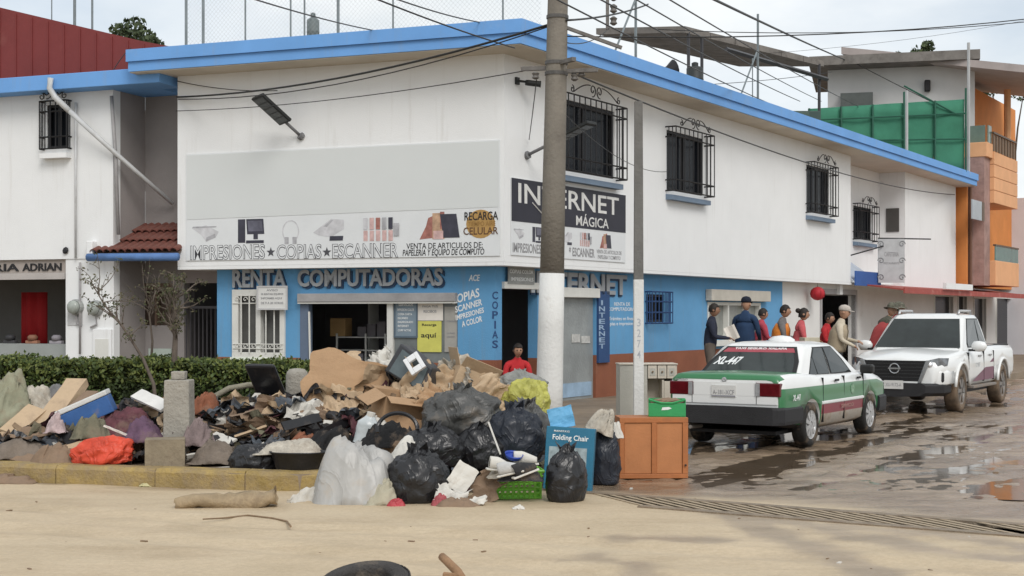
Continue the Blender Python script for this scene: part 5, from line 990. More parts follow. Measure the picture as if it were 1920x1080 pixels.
for sd_ in (1, -1):
    for nm, poly in (('rear_door_glass', [(.09, .12), (.36, .12), (.36, .5), (.37, .88), (.16, .88)]), ('front_door_glass', [(.385, .12), (.80, .12), (.84, .22), (.86, .6), (.85, .88), (.395, .88), (.385, .5)])):
        pl_ = poly if sd_ == -1 else poly[::-1]; g_ = ppane(nm, sd_, pl_, CGL, .013)
        cx_ = sum(p[0] for p in poly)/len(poly); cz_ = sum(p[1] for p in poly)/len(poly); ppane('window_seal', sd_, [((p[0]-cx_)*1.07+cx_, (p[1]-cz_)*1.07+cz_) for p in pl_], TRIM, .008, g_)
    for xx in (-.48, .32): MB().box(xx-.09, xx+.09, min(sd_*.90, sd_*.935), max(sd_*.90, sd_*.935), .965, 1.0).build('door_handle', mat('handle_grey', (.3, .3, .3), .4), pk_, bevel=.008)
    for xx in (-.78, .0, 1.12): MB().box(xx-.005, xx+.005, min(sd_*.86, sd_*.9215), max(sd_*.86, sd_*.9215), .50, 1.06).build('door_seam', TRIM, pk_)
    MB().lathe([(.02, -.14), (.075, -.10), (.09, 0), (.085, .09), (.03, .13)], 12, Matrix.Translation((.98, sd_*1.06, 1.17)) @ Matrix.Rotation(R(90), 4, 'X') @ Matrix.Diagonal((.8, 1.1, 1, 1))).build('side_mirror', CW, pk_, smooth=True); MB().box(.95, 1.03, min(sd_*.88, sd_*1.0), max(sd_*.88, sd_*1.0), 1.08, 1.12).build('mirror_arm', TRIM, pk_)
    MB().prism([(-.76, .52), (.85, .52), (-.30, .80), (-.76, .92)] if True else [], sd_*.915 if sd_ > 0 else -.9175, sd_*.9175 if sd_ > 0 else -.915).build('wine_stripe', mat('wine_film', (.16, .05, .09), .35, .2, 3, 0), pk_)
    MB().box(-.70, 1.05, min(sd_*.86, sd_*.99), max(sd_*.86, sd_*.99), .40, .45).build('side_step', mat('step_grey', (.22, .2, .18), .6, dirt=(MUD, .45, 5, .9)), pk_, bevel=.01)
    for xw in (-1.575, 1.575): wheel(pk_, xw, sd_*.79, .385, .25, mat('alloy_dark', (.22, .21, .20), .4, .2, 6, .05, metal=.4, dirt=(MUD, .45, 6, .9)), sd_, 6, muddy=True)
    # wheel arch flares
    fl = [(sx_, [(sx_*1.575+.49*math.cos(a), sd_*.915, .40+.49*math.sin(a)) for a in [R(8+16.4*i) for i in range(11)]]) for sx_ in (1, -1)]
    for sx_, pts in fl: MB().tube(pts, .032, 6).build('arch_flare', CW, pk_, smooth=True)
    # lamps and fog pods
    hl = MB(); hl.add([(2.60, sd_*.44, .76), (2.61, sd_*.44, .92), (2.50, sd_*.74, .99), (2.30, sd_*.865, .985), (2.36, sd_*.86, .86), (2.52, sd_*.72, .80), (2.40, sd_*.44, .78), (2.40, sd_*.44, .92), (2.3, sd_*.74, .98), (2.2, sd_*.80, .98), (2.2, sd_*.8, .86), (2.3, sd_*.7, .80)], [(0,1,2,5),(5,2,3,4),(1,7,8,2),(2,8,9,3),(0,5,11,6),(5,4,10,11),(3,9,10,4)] if sd_ < 0 else [(5,2,1,0),(4,3,2,5),(2,8,7,1),(3,9,8,2),(6,11,5,0),(11,10,4,5),(4,10,9,3)])
    h_ = hl.build('headlight', mat('headlamp_glass', (.20, .21, .22), .06, .6, 9, 0, spec=.8, metal=.4), pk_)
    MB().lathe([(.055, 0), (.05, .03), (.01, .035)], 14, TR(2.56, sd_*.60, .875, 0, 75, sd_*25)).build('projector', mat('projector', (.75, .76, .78), .08, metal=.6), h_, smooth=True)
    MB().box(2.40, 2.50, min(sd_*.66, sd_*.82), max(sd_*.66, sd_*.82), .56, .74).build('fog_pod', CB, pk_, bevel=.03)
    MB().tube([(-.45, sd_*.56, 1.76), (-.38, sd_*.56, 1.82), (.40, sd_*.56, 1.82), (.48, sd_*.56, 1.76)], .026, 6).build('roof_rail', RIM, pk_, smooth=True)
g0 = MB(); g0.prism([(-.42, .58), (.42, .58), (.56, .94), (-.56, .94)], 2.54, 2.625, 'x').build('grille', mat('grille_black', (.012, .012, .013), .4, .2, 20, .1, 60), pk_)
CHR = mat('chrome_grey', (.42, .43, .44), .2, .1, 5, 0, metal=.7)
for s_ in (-1, 1): MB().prism([(s_*.40, .54), (s_*.47, .56), (s_*.63, .95), (s_*.55, .95)][::s_], 2.56, 2.64, 'x').build('grille_bar', CHR, pk_, bevel=.006)
MB().box(2.55, 2.635, -.42, .42, .535, .575).build('grille_bar', CW, pk_)
for z in (.64, .70, .76, .82, .88): MB().box(2.615, 2.632, -.44-.14*(z-.6)/.35, .44+.14*(z-.6)/.35, z, z+.012).build('grille_slat', mat('slat_dark', (.035, .035, .037), .35), pk_)
em = MB(); em.tube([(0, .085*math.cos(a), .085*math.sin(a)) for a in [2*math.pi*i/20 for i in range(21)]], .012, 6); em.box(-.008, .012, -.11, .11, -.014, .014); em.build('emblem', CHR, pk_, Matrix.Translation((2.645, 0, .80)))
bp_ = MB(); loft(bp_, [(x, [(0, .30), (hw_-.1, .32), (hw_, .38), (hw_+.01, .50), (hw_-.05, .545), (0, .55)]) for x, hw_ in ((2.15, .86), (2.45, .82), (2.62, .70), (2.68, .55))], lambda x, s_: 0); bp_.build('front_bumper', CB, pk_)
bw = MB(); loft(bw, [(x, [(0, .50), (hw_-.05, .50), (hw_, .54), (hw_+.005, .72), (hw_-.03, .80), (0, .80)]) for x, hw_ in ((2.10, .905), (2.35, .87), (2.50, .78), (2.575, .62))], lambda x, s_: 0); bw = bw.build('front_panel', CW, pk_); smooth_angle(bw)
np_ = MB().box(2.685, 2.70, -.17, .17, .44, .59).build('number_plate', PLATE, pk_)
text_fit('XU-9172-A', -.14, .14, .485, .545, 0, INKG, np_, .002, .01, M=Matrix(((0, -1, 0, 2.7005), (1, 0, 0, 0), (0, 0, 1, 0), (0, 0, 0, 1))))
MB().box(-2.5, -.78, -.80, .80, 1.0, 1.158).build('bed_cover', CB, pk_); MB().box(-2.2, 2.1, -.7, .7, .30, .44).build('chassis', CB, pk_)
text_fit('DIF', .28, .62, .78, .86, -.921, mat('door_ink', (.55, .57, .58), .6), pk_, .002, .01, M=Matrix(((-1, 0, 0, .9), (0, -1, 0, 0), (0, 0, 1, 0), (0, 0, 0, 1))))
# ---------------------------------------------------------------- people
SKIN = mat('skin', (.40, .225, .145), .55, .12, 6, .05, 80); HAIR = mat('hair_dark', (.018, .013, .010), .6, .3, 9, .1, 60); SHOE = mat('shoe_dark', (.03, .028, .027), .6)
def cl(name, c): return mat('cloth_'+name, c, .9, .18, 7, .15, 25)
def segd(p, a, b):
    ab = b-a; t = max(0, min(1, (p-a).dot(ab)/max(1e-9, ab.length_squared))); return (p-(a+ab*t)).length
def person(label, x, y, z0, rz, h, top, trousers, arms=None, lean=0, sleeve='long', hair='short', cap=None, vest=None, sit=False, look=0, skin=SKIN, held=None, stout=1.12):
    s = h/1.72; J = {}
    ly = -math.sin(R(lean)); lz = math.cos(R(lean))
    def up(d, dx=0, dy=0): return Vector((dx, ly*d+dy*lz, .95+lz*d-dy*ly*0))
    pz = .95
    J['pelvis'] = Vector((0, 0, pz)); J['belly'] = up(.18); J['chest'] = up(.38); J['collar'] = up(.49); J['neck'] = up(.545); J['head'] = up(.60, 0, -.02)
    arms = arms or {}
    for sd_, k in ((-1, 'r'), (1, 'l')):
        J['sh'+k] = up(.455, sd_*.185); J['sh0'+k] = up(.46, sd_*.09)
        e, w_ = arms.get(k, ((sd_*.06, -.02, -.28), (.0, -.06, -.25)))
        J['el'+k] = J['sh'+k]+Vector(e); J['wr'+k] = J['el'+k]+Vector(w_)
        hd = (J['wr'+k]-J['el'+k]).normalized(); J['pa'+k] = J['wr'+k]+hd*.085
        if sit: J['hip'+k] = Vector((sd_*.10, 0, pz-.02)); J['kn'+k] = Vector((sd_*.14, -.38, pz+.20)); J['an'+k] = Vector((sd_*.14, -.46, pz-.20)); J['to'+k] = Vector((sd_*.15, -.63, pz-.24))
        else: J['hip'+k] = Vector((sd_*.095, 0, pz-.05)); J['kn'+k] = Vector((sd_*.115, -.03, .50)); J['an'+k] = Vector((sd_*.12, .02, .09)); J['to'+k] = Vector((sd_*.14, -.15, .045))
    bones = [('pelvis', 'belly', 'T'), ('belly', 'chest', 'T'), ('chest', 'collar', 'T'), ('collar', 'neck', 'S'), ('neck', 'head', 'S')]
    for k in 'rl': bones += [('collar', 'sh0'+k, 'T'), ('sh0'+k, 'sh'+k, 'T'), ('sh'+k, 'el'+k, 'T'), ('el'+k, 'wr'+k, 'T' if sleeve == 'long' else 'S'), ('wr'+k, 'pa'+k, 'S'), ('pelvis', 'hip'+k, 'L'), ('hip'+k, 'kn'+k, 'L'), ('kn'+k, 'an'+k, 'L'), ('an'+k, 'to'+k, 'F')]
    rad = {'pelvis': (.155*stout, .115*stout), 'belly': (.15*stout, .12*stout), 'chest': (.165*stout, .115*stout), 'collar': (.10, .085), 'neck': (.062, .064), 'head': (.06, .064)}
    for k in 'rl': rad.update({'sh0'+k: (.085, .085), 'sh'+k: (.070*stout, .070), 'el'+k: (.050, .050), 'wr'+k: (.033, .036), 'pa'+k: (.022, .040), 'hip'+k: (.10*stout, .105), 'kn'+k: (.068, .072), 'an'+k: (.050, .055), 'to'+k: (.045, .035)})
    names = list(J); idx = {n: i for i, n in enumerate(names)}
    me = bpy.data.meshes.new('b'); me.from_pydata([J[n] for n in names], [(idx[a], idx[b]) for a, b, _ in bones], []); ob = bpy.data.objects.new('b', me); COL.objects.link(ob)
    sk = ob.modifiers.new('s', 'SKIN'); sk.use_smooth_shade = True; ss = ob.modifiers.new('u', 'SUBSURF'); ss.levels = 1; ss.render_levels = 1
    if not me.skin_vertices: me.attributes.new('s', 'FLOAT', 'POINT')
    for n in names: v = me.skin_vertices[0].data[idx[n]]; v.radius = rad[n]; v.use_root = (n == 'pelvis')
    bpy.context.view_layer.update(); ev = bpy.data.meshes.new_from_object(ob.evaluated_get(bpy.context.evaluated_depsgraph_get())); bpy.data.objects.remove(ob)
    mb = MB(); MI = {'S': 0, 'T': 1, 'L': 2, 'F': 3}; vs = [v.co.copy() for v in ev.vertices]
    mb.v = [tuple(v) for v in vs]
    for p in ev.polygons:
        c = p.center; b_ = min(bones, key=lambda q: segd(c, J[q[0]], J[q[1]])/max(.02, (rad[q[0]][0]+rad[q[1]][0]))); mb.f.append(tuple(p.vertices)); mb.m.append(MI[b_[2]])
    # head: skull, jaw, nose, ears, eyes, mouth
    hc = J['head']+Vector((0, ly*.10-.015, .105)); Mh = Matrix.Translation(hc) @ Matrix.Rotation(R(look), 4, 'Z') @ Matrix.Rotation(R(lean*.55), 4, 'X') @ Matrix.Scale(1.07, 4)
    def hp_(u, v):
        a = 2*math.pi*u; t = math.pi*v; d = Vector((math.sin(t)*math.cos(a), math.sin(t)*math.sin(a), -math.cos(t))); r_ = Vector((d.x*.074, d.y*.092, d.z*.112))
        if d.z < -.1: r_.x *= 1-.28*(-d.z-.1); r_.y *= 1-.10*(-d.z-.1)
        if d.y < -.85: r_.y -= .026*max(0, 1-abs(d.z+.12)/.28)*max(0, 1-abs(d.x)/.24)
        if d.y < -.6 and .0 < d.z < .22: r_.y += .007
        return Mh @ r_
    mb.grid(hp_, 20, 15, 0, True)
    for sx in (-1, 1):
        mb.lathe([(.004, -.010), (.022, -.006), (.026, .004), (.006, .010)], 8, Mh @ TR(sx*.075, .012, -.005, 0, 90*sx, 0), 0); mb.lathe([(.001, 0), (.011, .003), (.001, .008)], 8, Mh @ TR(sx*.030, -.085, .012, 90), 4)
    mb.box(-.024, .024, -.0925, -.080, -.058, -.050, 5, Mh)
    for sd_, k in ((-1, 'r'), (1, 'l')):                    # fingers and thumb
        hd = (J['pa'+k]-J['wr'+k]).normalized(); sdv = hd.cross(Vector((0, 0, 1))); sdv = sdv.normalized() if sdv.length > .2 else Vector((1, 0, 0)); dn = hd.cross(sdv).normalized()
        if dn.z > 0: dn = -dn
        for i, (o_, ln_) in enumerate(((-.030, .062), (-.010, .075), (.011, .070), (.031, .055))):
            a = J['pa'+k]-hd*.01+sdv*o_; m_ = a+hd*ln_*.55+dn*.012; mb.tube([a, m_, m_+hd*ln_*.3+dn*.03], [.0095, .009, .007], 5, 0)
        a = J['wr'+k]+hd*.03-sdv*.028; mb.tube([a, a-sdv*.025+hd*.03+dn*.01, a-sdv*.022+hd*.06+dn*.02], [.011, .010, .008], 5, 0)
    M = Matrix.Translation((x, y, z0)) @ Matrix.Rotation(R(rz), 4, 'Z') @ Matrix.Scale(s, 4)
    if sit: M = M @ Matrix.Translation((0, 0, .28/s-pz+.02))
    r = thing('person', label, 'person', M)
    body = mb.build('body', [skin, top, trousers, SHOE, mat('eye_dark', (.02, .015, .012), .3), mat('lip', (.22, .09, .07), .6)], r, smooth=True)
    if hair and not cap:
        def hr(u, v):
            a = 2*math.pi*u; t = math.pi*(.40+.60*v); d = Vector((math.sin(t)*math.cos(a), math.sin(t)*math.sin(a), -math.cos(t))); q = Vector((d.x*.083, d.y*.100+.006, d.z*.121+.004))
            if d.y < -.35: q.z = max(q.z, .055+.02*nz3(u*9, v*3)); q.y = max(q.y, -.094)
            elif d.z < .3: q.z -= .03*(hair == 'bun')
            return Mh @ (q*(1+.04*nz3(u*14, v*9)))
        hm = MB().grid(hr, 24, 10, 0, True)
        if hair == 'bun': hm.lathe([(.002, -.05), (.04, -.03), (.052, 0), (.04, .035), (.002, .05)], 12, Mh @ TR(0, .115, .06))
        hm.build('hair', HAIR, r, smooth=True)
    if cap:
        c_ = MB().lathe([(.086, -.005), (.092, .02), (.088, .055), (.06, .09), (.01, .104)], 18, Mh @ Matrix.Translation((0, .004, .035)) @ Matrix.Diagonal((.94, 1.14, 1, 1)))
        if cap[1] == 'peak': c_.add([Mh @ Vector(p) for p in ((-.075, -.085, .035), (-.05, -.165, .022), (.05, -.165, .022), (.075, -.085, .035), (-.075, -.085, .046), (-.05, -.165, .032), (.05, -.165, .032), (.075, -.085, .046))], [(0,1,2,3),(4,7,6,5),(0,4,5,1),(1,5,6,2),(2,6,7,3)])
        else: c_.lathe([(.09, 0), (.155, -.022), (.156, -.016), (.09, .012)], 18, Mh @ Matrix.Translation((0, 0, .035)), cap=False)
        c_.build('cap', cap[0], r, smooth=True)
    if vest:                                                # open sleeveless vest shell a little outside the torso, no gap at the sides
        def vs_(u, v):
            a = R(-68)+R(316)*u; d = .0+.50*v; c = up(d); rx = (.205 if v < .75 else .205-.11*((v-.75)/.25))*stout; ry = .158*stout if v < .8 else .158*stout-.05*((v-.8)/.2); n_ = .008*nz3(u*9, v*5); return c+Vector((math.cos(a+R(90)+R(-22))*0, 0, 0))+Vector((math.sin(a)*-1*(rx+n_)*-1, (math.cos(a))*(-1)*(ry+n_)*-1, 0))
        MB().grid(lambda u, v: (lambda c, a, rx, ry: c+Vector((math.sin(a)*rx, -math.cos(a)*ry, 0)))(up(-.06+.53*v), R(22)+R(316)*u, ((.200 if v < .7 else .200-.10*((v-.7)/.3)**1.5)+.008*nz3(u*9, v*5))*stout, ((.160 if v < .75 else .160-.055*((v-.75)/.25))+.006*nz3(u*7, v*5))*stout), 26, 10).build('vest', vest, r, smooth=True, solid=.008)
    return r, J, M
FWD = {'r': ((-.05, -.06, -.26), (.06, -.24, -.02)), 'l': ((.05, -.06, -.26), (-.06, -.24, -.02))}
LOW = {'r': ((-.05, -.04, -.27), (.05, -.20, -.10)), 'l': ((.05, -.06, -.26), (-.08, -.22, -.04))}
def pp3(px, Y, z=.165): return ((px-960)/F*Y, Y, z)
GREYT = cl('grey_trousers', (.11, .11, .12)); JEAN = cl('jeans', (.05, .075, .13)); KHAKI = cl('khaki', (.26, .21, .14)); DNAVY = cl('navy', (.022, .035, .075))
person('older man in dark navy jacket reading papers by the blue wall', *pp3(1331, 27.2), 80, 1.74, cl('dark_navy', (.022, .026, .045)), cl('brown_grey', (.12, .10, .085)), FWD, 4, hair='short', skin=mat('skin_dark', (.28, .155, .10), .55))
tag(MB().grid(lambda u, v: Vector((.22*u, .03*math.sin(u*5), .28*v)), 6, 6).build('paper_sheet', mat('paper', (.72, .68, .62), .8), None, Matrix.Translation(Vector(pp3(1331, 27.2))+Vector((.36, -.1, 1.06))) @ Matrix.Rotation(R(-25), 4, 'Y'), solid=.004), 'crumpled paper in the older man\'s hands by the blue wall', 'paper')
person('tall broad man in navy shirt with his back turned', *pp3(1397, 27.8), 150, 1.86, cl('navy_shirt', (.020, .045, .10)), DNAVY, LOW, 2, hair='short', stout=1.28, cap=(cl('navy_cap', (.012, .016, .03)), 'peak'))
person('person in pinkish red shirt half hidden behind the broad man', *pp3(1424, 28.9), 100, 1.66, cl('rose', (.42, .06, .085)), JEAN, FWD, 4, hair='short')
person('man in orange reflective vest carrying things past the taxi', *pp3(1462, 27.6), 75, 1.72, cl('grey_shirt', (.16, .15, .15)), GREYT, FWD, 6, hair='short', vest=mat('orange_vest', (.62, .20, .03), .7, .25, 5, .1, dirt=((.6, .5, .25), .6, 5, .7)))
person('woman in coral blouse with dark hair tied back', *pp3(1495, 27.3), 85, 1.66, cl('coral', (.50, .10, .11)), GREYT, FWD, 8, sleeve='short', hair='bun')
person('person in bright red top behind the man with the pale cap', *pp3(1543, 28.9), 60, 1.58, cl('bright_red', (.42, .025, .03)), GREYT, FWD, 10, sleeve='short', hair='short')
person('man in pale shirt, beige vest and pale cap', *pp3(1568, 26.6), 70, 1.70, cl('pale_shirt', (.52, .46, .36)), GREYT, LOW, 10, cap=(cl('pale_cap', (.50, .45, .40)), 'peak'), vest=cl('beige_vest', (.33, .27, .19)))
person('person in camouflage jacket bending beside the pickup bonnet', *pp3(1648, 27.9), 115, 1.80, mat('camouflage', (.10, .10, .075), .9, .5, 9, .1, 25, dirt=((.34, .29, .25), .52, 8, .9)), mat('camouflage', (.10, .10, .075)), {'r': ((-.10, -.16, -.22), (.02, -.1, -.24)), 'l': ((.10, -.16, -.22), (.0, -.1, -.24))}, 24, cap=(mat('camouflage', (.10, .10, .075)), 'brim'), vest=cl('dull_red', (.36, .06, .06)))
person('person in red shirt with camouflage cap standing behind the bonnet', *pp3(1676, 29.5), 60, 1.78, cl('brick_red', (.34, .05, .05)), GREYT, LOW, 6, cap=(mat('camouflage', (.10, .10, .075)), 'brim'))
person('person in red shirt sitting in the dark corner doorway', (968-960)/F*23.9, 23.9, .20, 10, 1.62, cl('scarlet', (.50, .03, .035)), GREYT, LOW, 12, sleeve='short', hair='short', sit=True)
stl = thing('stool', 'low wooden stool under the person in the corner doorway', 'stool', Matrix.Translation(((968-960)/F*23.9, 23.98, .17)))
MB().box(-.2, .2, -.2, .2, .13, .17).build('seat', mat('stool_wood', (.20, .12, .07), .7), stl, bevel=.01)
for a, b in ((-1, -1), (1, -1), (-1, 1), (1, 1)): MB().tube([(a*.17, b*.17, 0), (a*.16, b*.16, .13)], .02, 6).build('leg', MATS['stool_wood'], stl)
bx = thing('carried_carton', 'white and gold carton carried by the woman in coral', 'carton', Matrix.Translation(Vector(pp3(1517, 27.1))+Vector((0, 0, .93))) @ Matrix.Rotation(R(15), 4, 'Z'))
MB().box(-.16, .16, -.14, .14, 0, .22).build('box', mat('cream_carton', (.58, .54, .42), .7, .2, 6), bx, bevel=.008); MB().box(-.165, .165, -.143, -.141, .06, .13).build('print_band', mat('gold_print', (.45, .27, .09), .6), bx)
# ---------------------------------------------------------------- hedge, bare shrubs, bollards
HL = [mat('hedge_a', (.060, .090, .022), .6, .3, 3, 0), mat('hedge_lit', (.125, .15, .035), .6, .3, 3, 0), mat('hedge_shaded', (.034, .05, .016), .7, .3, 3, 0)]
def hedge(label, a, b, dep, h, n, seed):
    rnd = random.Random(seed); a = Vector(a); b = Vector(b); d = b-a; L_ = d.length; u = d.normalized(); w_ = Vector((-u.y, u.x, 0)); r = thing('hedge', label, 'hedge', Matrix.Translation(a))
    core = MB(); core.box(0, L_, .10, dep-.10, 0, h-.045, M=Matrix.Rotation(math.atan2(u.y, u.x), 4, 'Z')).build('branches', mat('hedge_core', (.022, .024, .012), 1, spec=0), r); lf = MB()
    for _ in range(n):
        s_ = rnd.random()*L_; top = h+.07*fbm(s_*2.2, seed)+.05*nz3(s_*7, seed)
        if rnd.random() < .5: z = top+rnd.gauss(0, .025)-abs(rnd.gauss(0, .03)); y = rnd.random()*dep
        else: z = .04+(top-.04)*rnd.random()**.8; y = rnd.gauss(0, .03)+.03*fbm(s_*3, z*4)
        p = u*s_+w_*y+Vector((0, 0, z)); n1 = Vector((rnd.gauss(0, 1), rnd.gauss(0, 1)-.4, rnd.gauss(.6, .7))).normalized(); t1 = n1.orthogonal().normalized(); t1.rotate(Matrix.Rotation(rnd.uniform(0, 6.3), 3, n1)); t2 = n1.cross(t1); sz = rnd.uniform(.016, .034)
        lf.add([p-t1*sz*1.2, p+t2*sz*.7, p+t1*sz*1.2, p-t2*sz*.7], [(0, 1, 2, 3)], 0 if rnd.random() < .45 else (1 if z > h*.7 and rnd.random() < .8 else 2))  # light from above put into the leaf colours: paler top, darker front
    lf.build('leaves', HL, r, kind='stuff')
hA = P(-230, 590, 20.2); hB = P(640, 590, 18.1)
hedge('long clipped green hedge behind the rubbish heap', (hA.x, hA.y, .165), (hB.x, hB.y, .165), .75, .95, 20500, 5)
TW = mat('twig', (.13, .105, .085), .9, .3, 8, .2, 30); DL = [mat('dry_leaf', (.11, .10, .055), .8, .4, 5, 0), mat('dry_leaf2', (.075, .085, .04), .8, .4, 5, 0)]
def shrub(label, pts, rad, seed, nbr=14, spread=.45, leaves=90, start=.35):
    rnd = random.Random(seed); pts = [Vector(p) for p in pts]; base = pts[0].copy(); r = thing('bare_shrub', label, 'shrub', Matrix.Translation(base)); tr = MB(); lf = MB(); n = len(pts)-1
    tr.tube([p-base for p in pts], [rad*(1-.75*i/n) for i in range(n+1)], 7); main = [p-base for p in pts]; ht = (main[-1]-main[0]).normalized()
    br = MB()
    for k in range(nbr):
        t = start+(1-start)*rnd.random(); i = min(int(t*n), n-1); p = main[i].lerp(main[i+1], t*n-i); d = (ht*.7+Vector((rnd.gauss(0, .55), rnd.gauss(0, .4), rnd.gauss(.25, .4)))).normalized(); q = p; ln_ = spread*rnd.uniform(.5, 1.2); pts2 = [p]
        for s_ in range(4):
            d = (d+Vector((rnd.gauss(0, .22), rnd.gauss(0, .2), rnd.gauss(.05, .2)))).normalized(); q = q+d*ln_/4; pts2.append(q)
            if rnd.random() < .7:
                e = q+(d+Vector((rnd.gauss(0, .8), rnd.gauss(0, .6), rnd.gauss(0, .5)))).normalized()*ln_*.3; br.tube([q, q.lerp(e, .5)+Vector((0, 0, .01)), e], [rad*.16, rad*.12, rad*.06], 4)
                if leaves: leaf_cloud(lf, e, .05, max(1, leaves//40), .022, rnd)
        br.tube(pts2, [rad*.32, rad*.27, rad*.22, rad*.16, rad*.1], 5)
        if leaves: leaf_cloud(lf, pts2[-1], .07, max(2, leaves//20), .022, rnd)
    tr.build('trunk', TW, r, smooth=True); br.build('branches', TW, r)
    if leaves: lf.build('leaves', DL, r, kind='stuff')
Ys = 17.9
shrub('leaning bare sapling reaching over the hedge to the meters', [P(296, 800, Ys), P(288, 720, Ys), P(268, 672, Ys+.05), P(232, 615, Ys), P(196, 572, Ys), P(182, 548, Ys)], .028, 2, 16, .42, 160, .5)
shrub('upright bare shrub with pale trunk beside the dark passage', [P(328, 800, 18.9), P(326, 700, 18.9), P(329, 630, 18.9), P(325, 590, 18.9), P(330, 556, 18.9)], .055, 8, 24, .42, 260, .45)
shrub('thin leafless stems growing behind the hedge by the grey wall', [P(282, 700, 19.6), P(286, 640, 19.6), P(280, 590, 19.6), P(292, 545, 19.6)], .022, 12, 12, .5, 40, .3)
BOL = mat('bollard_concrete', (.33, .31, .27), .9, .18, 6, .35, 22, dirt=((.20, .175, .14), .52, 4, .8))
b1 = thing('concrete_bollard', 'square concrete bollard with a stepped cap behind the muddy box', 'bollard', Matrix.Translation(gp(336, 866, .165)), 'concrete bollards on the pavement')
def taper(w0, w1, z0, z1, n=4):
    m = MB(); vs = []; rot = [Vector((math.cos(R(45+90*i)), math.sin(R(45+90*i)), 0)) for i in range(4)]
    for k in range(n+1):
        t = k/n; w_ = (w0+(w1-w0)*t)*.7071
        for v in rot: vs.append(v*w_*(1+.02*nz3(k*3.1, v.x*3))+Vector((0, 0, z0+(z1-z0)*t)))
    fs = [(k*4+i, k*4+(i+1) % 4, (k+1)*4+(i+1) % 4, (k+1)*4+i) for k in range(n) for i in range(4)]+[(3, 2, 1, 0), tuple(n*4+i for i in range(4))]
    return m.add(vs, fs)
taper(.295, .265, 0, .885).build('shaft', BOL, b1, bevel=.012); taper(.14, .15, .886, .975, 2).build('cap', BOL, b1, bevel=.012)
b2 = thing('concrete_bollard', 'round-topped concrete bollard between the hedge and the big cardboard', 'bollard', Matrix.Translation(P(557, 850, 16.6)), 'concrete bollards on the pavement'); b2.location.z = .165
MB().lathe([(.145, 0), (.135, .5), (.132, .86), (.122, .91), (.09, .945), (.03, .955)], 16).build('shaft', BOL, b2, smooth=True)
# ---------------------------------------------------------------- rubbish heap
BAGK = mat('bag_black', (.014, .014, .016), .32, .2, 5, 0, crumple=.02, cscale=7, spec=.5, dirt=((.10, .085, .07), .62, 5, .6)); BAGG = mat('bag_grey', (.075, .075, .072), .4, .3, 4, 0, crumple=.03, cscale=6, spec=.45, dirt=((.22, .18, .14), .52, 4, .8)); BAGW = mat('bag_milky', (.40, .395, .38), .4, .15, 3, 0, crumple=.02, cscale=4, spec=.45, dirt=((.36, .29, .21), .52, 3, .8)); BAGY = mat('bag_yellow', (.44, .43, .10), .45, .25, 4, 0, crumple=.03, cscale=7, dirt=((.42, .38, .24), .55, 5, .8)); BAGR = mat('bag_red', (.60, .07, .035), .45, .25, 4, 0, crumple=.03, cscale=8, dirt=((.4, .16, .1), .6, 5, .6))
CARD = mat('cardboard', (.42, .27, .155), .85, .15, 3, .1, 30, dirt=((.27, .185, .115), .52, 3, .8)); CARD2 = mat('cardboard_pale', (.50, .37, .24), .85, .18, 4, .1, 30, dirt=((.30, .22, .15), .5, 4, .8)); CARD3 = mat('cardboard_wet', (.24, .165, .11), .8, .25, 4, .2, 20, dirt=((.15, .11, .08), .5, 4, .8))
PAPER = mat('dirty_paper', (.60, .58, .53), .8, .12, 5, .05, dirt=((.33, .27, .20), .55, 5, .8)); CLOTHS = {k: mat('rag_'+k, c, .9, .35, 8, .2, 30, dirt=((.20, .15, .11), .5, 5, .8)) for k, c in {'purple': (.13, .075, .12), 'maroon': (.12, .045, .055), 'grey': (.20, .20, .20), 'dark': (.035, .035, .038), 'cream': (.48, .44, .37), 'olive': (.17, .16, .11), 'rust': (.26, .10, .055), 'slate': (.10, .115, .135), 'black': (.015, .015, .016)}.items()}
PLK = mat('black_plastic', (.014, .014, .016), .3, .2, 5, .03, spec=.5, dirt=((.10, .08, .065), .58, 5, .8)); WOODR = mat('old_wood', (.22, .15, .09), .8, .3, 6, .2, 20, dirt=(MUD, .5, 4, .8))
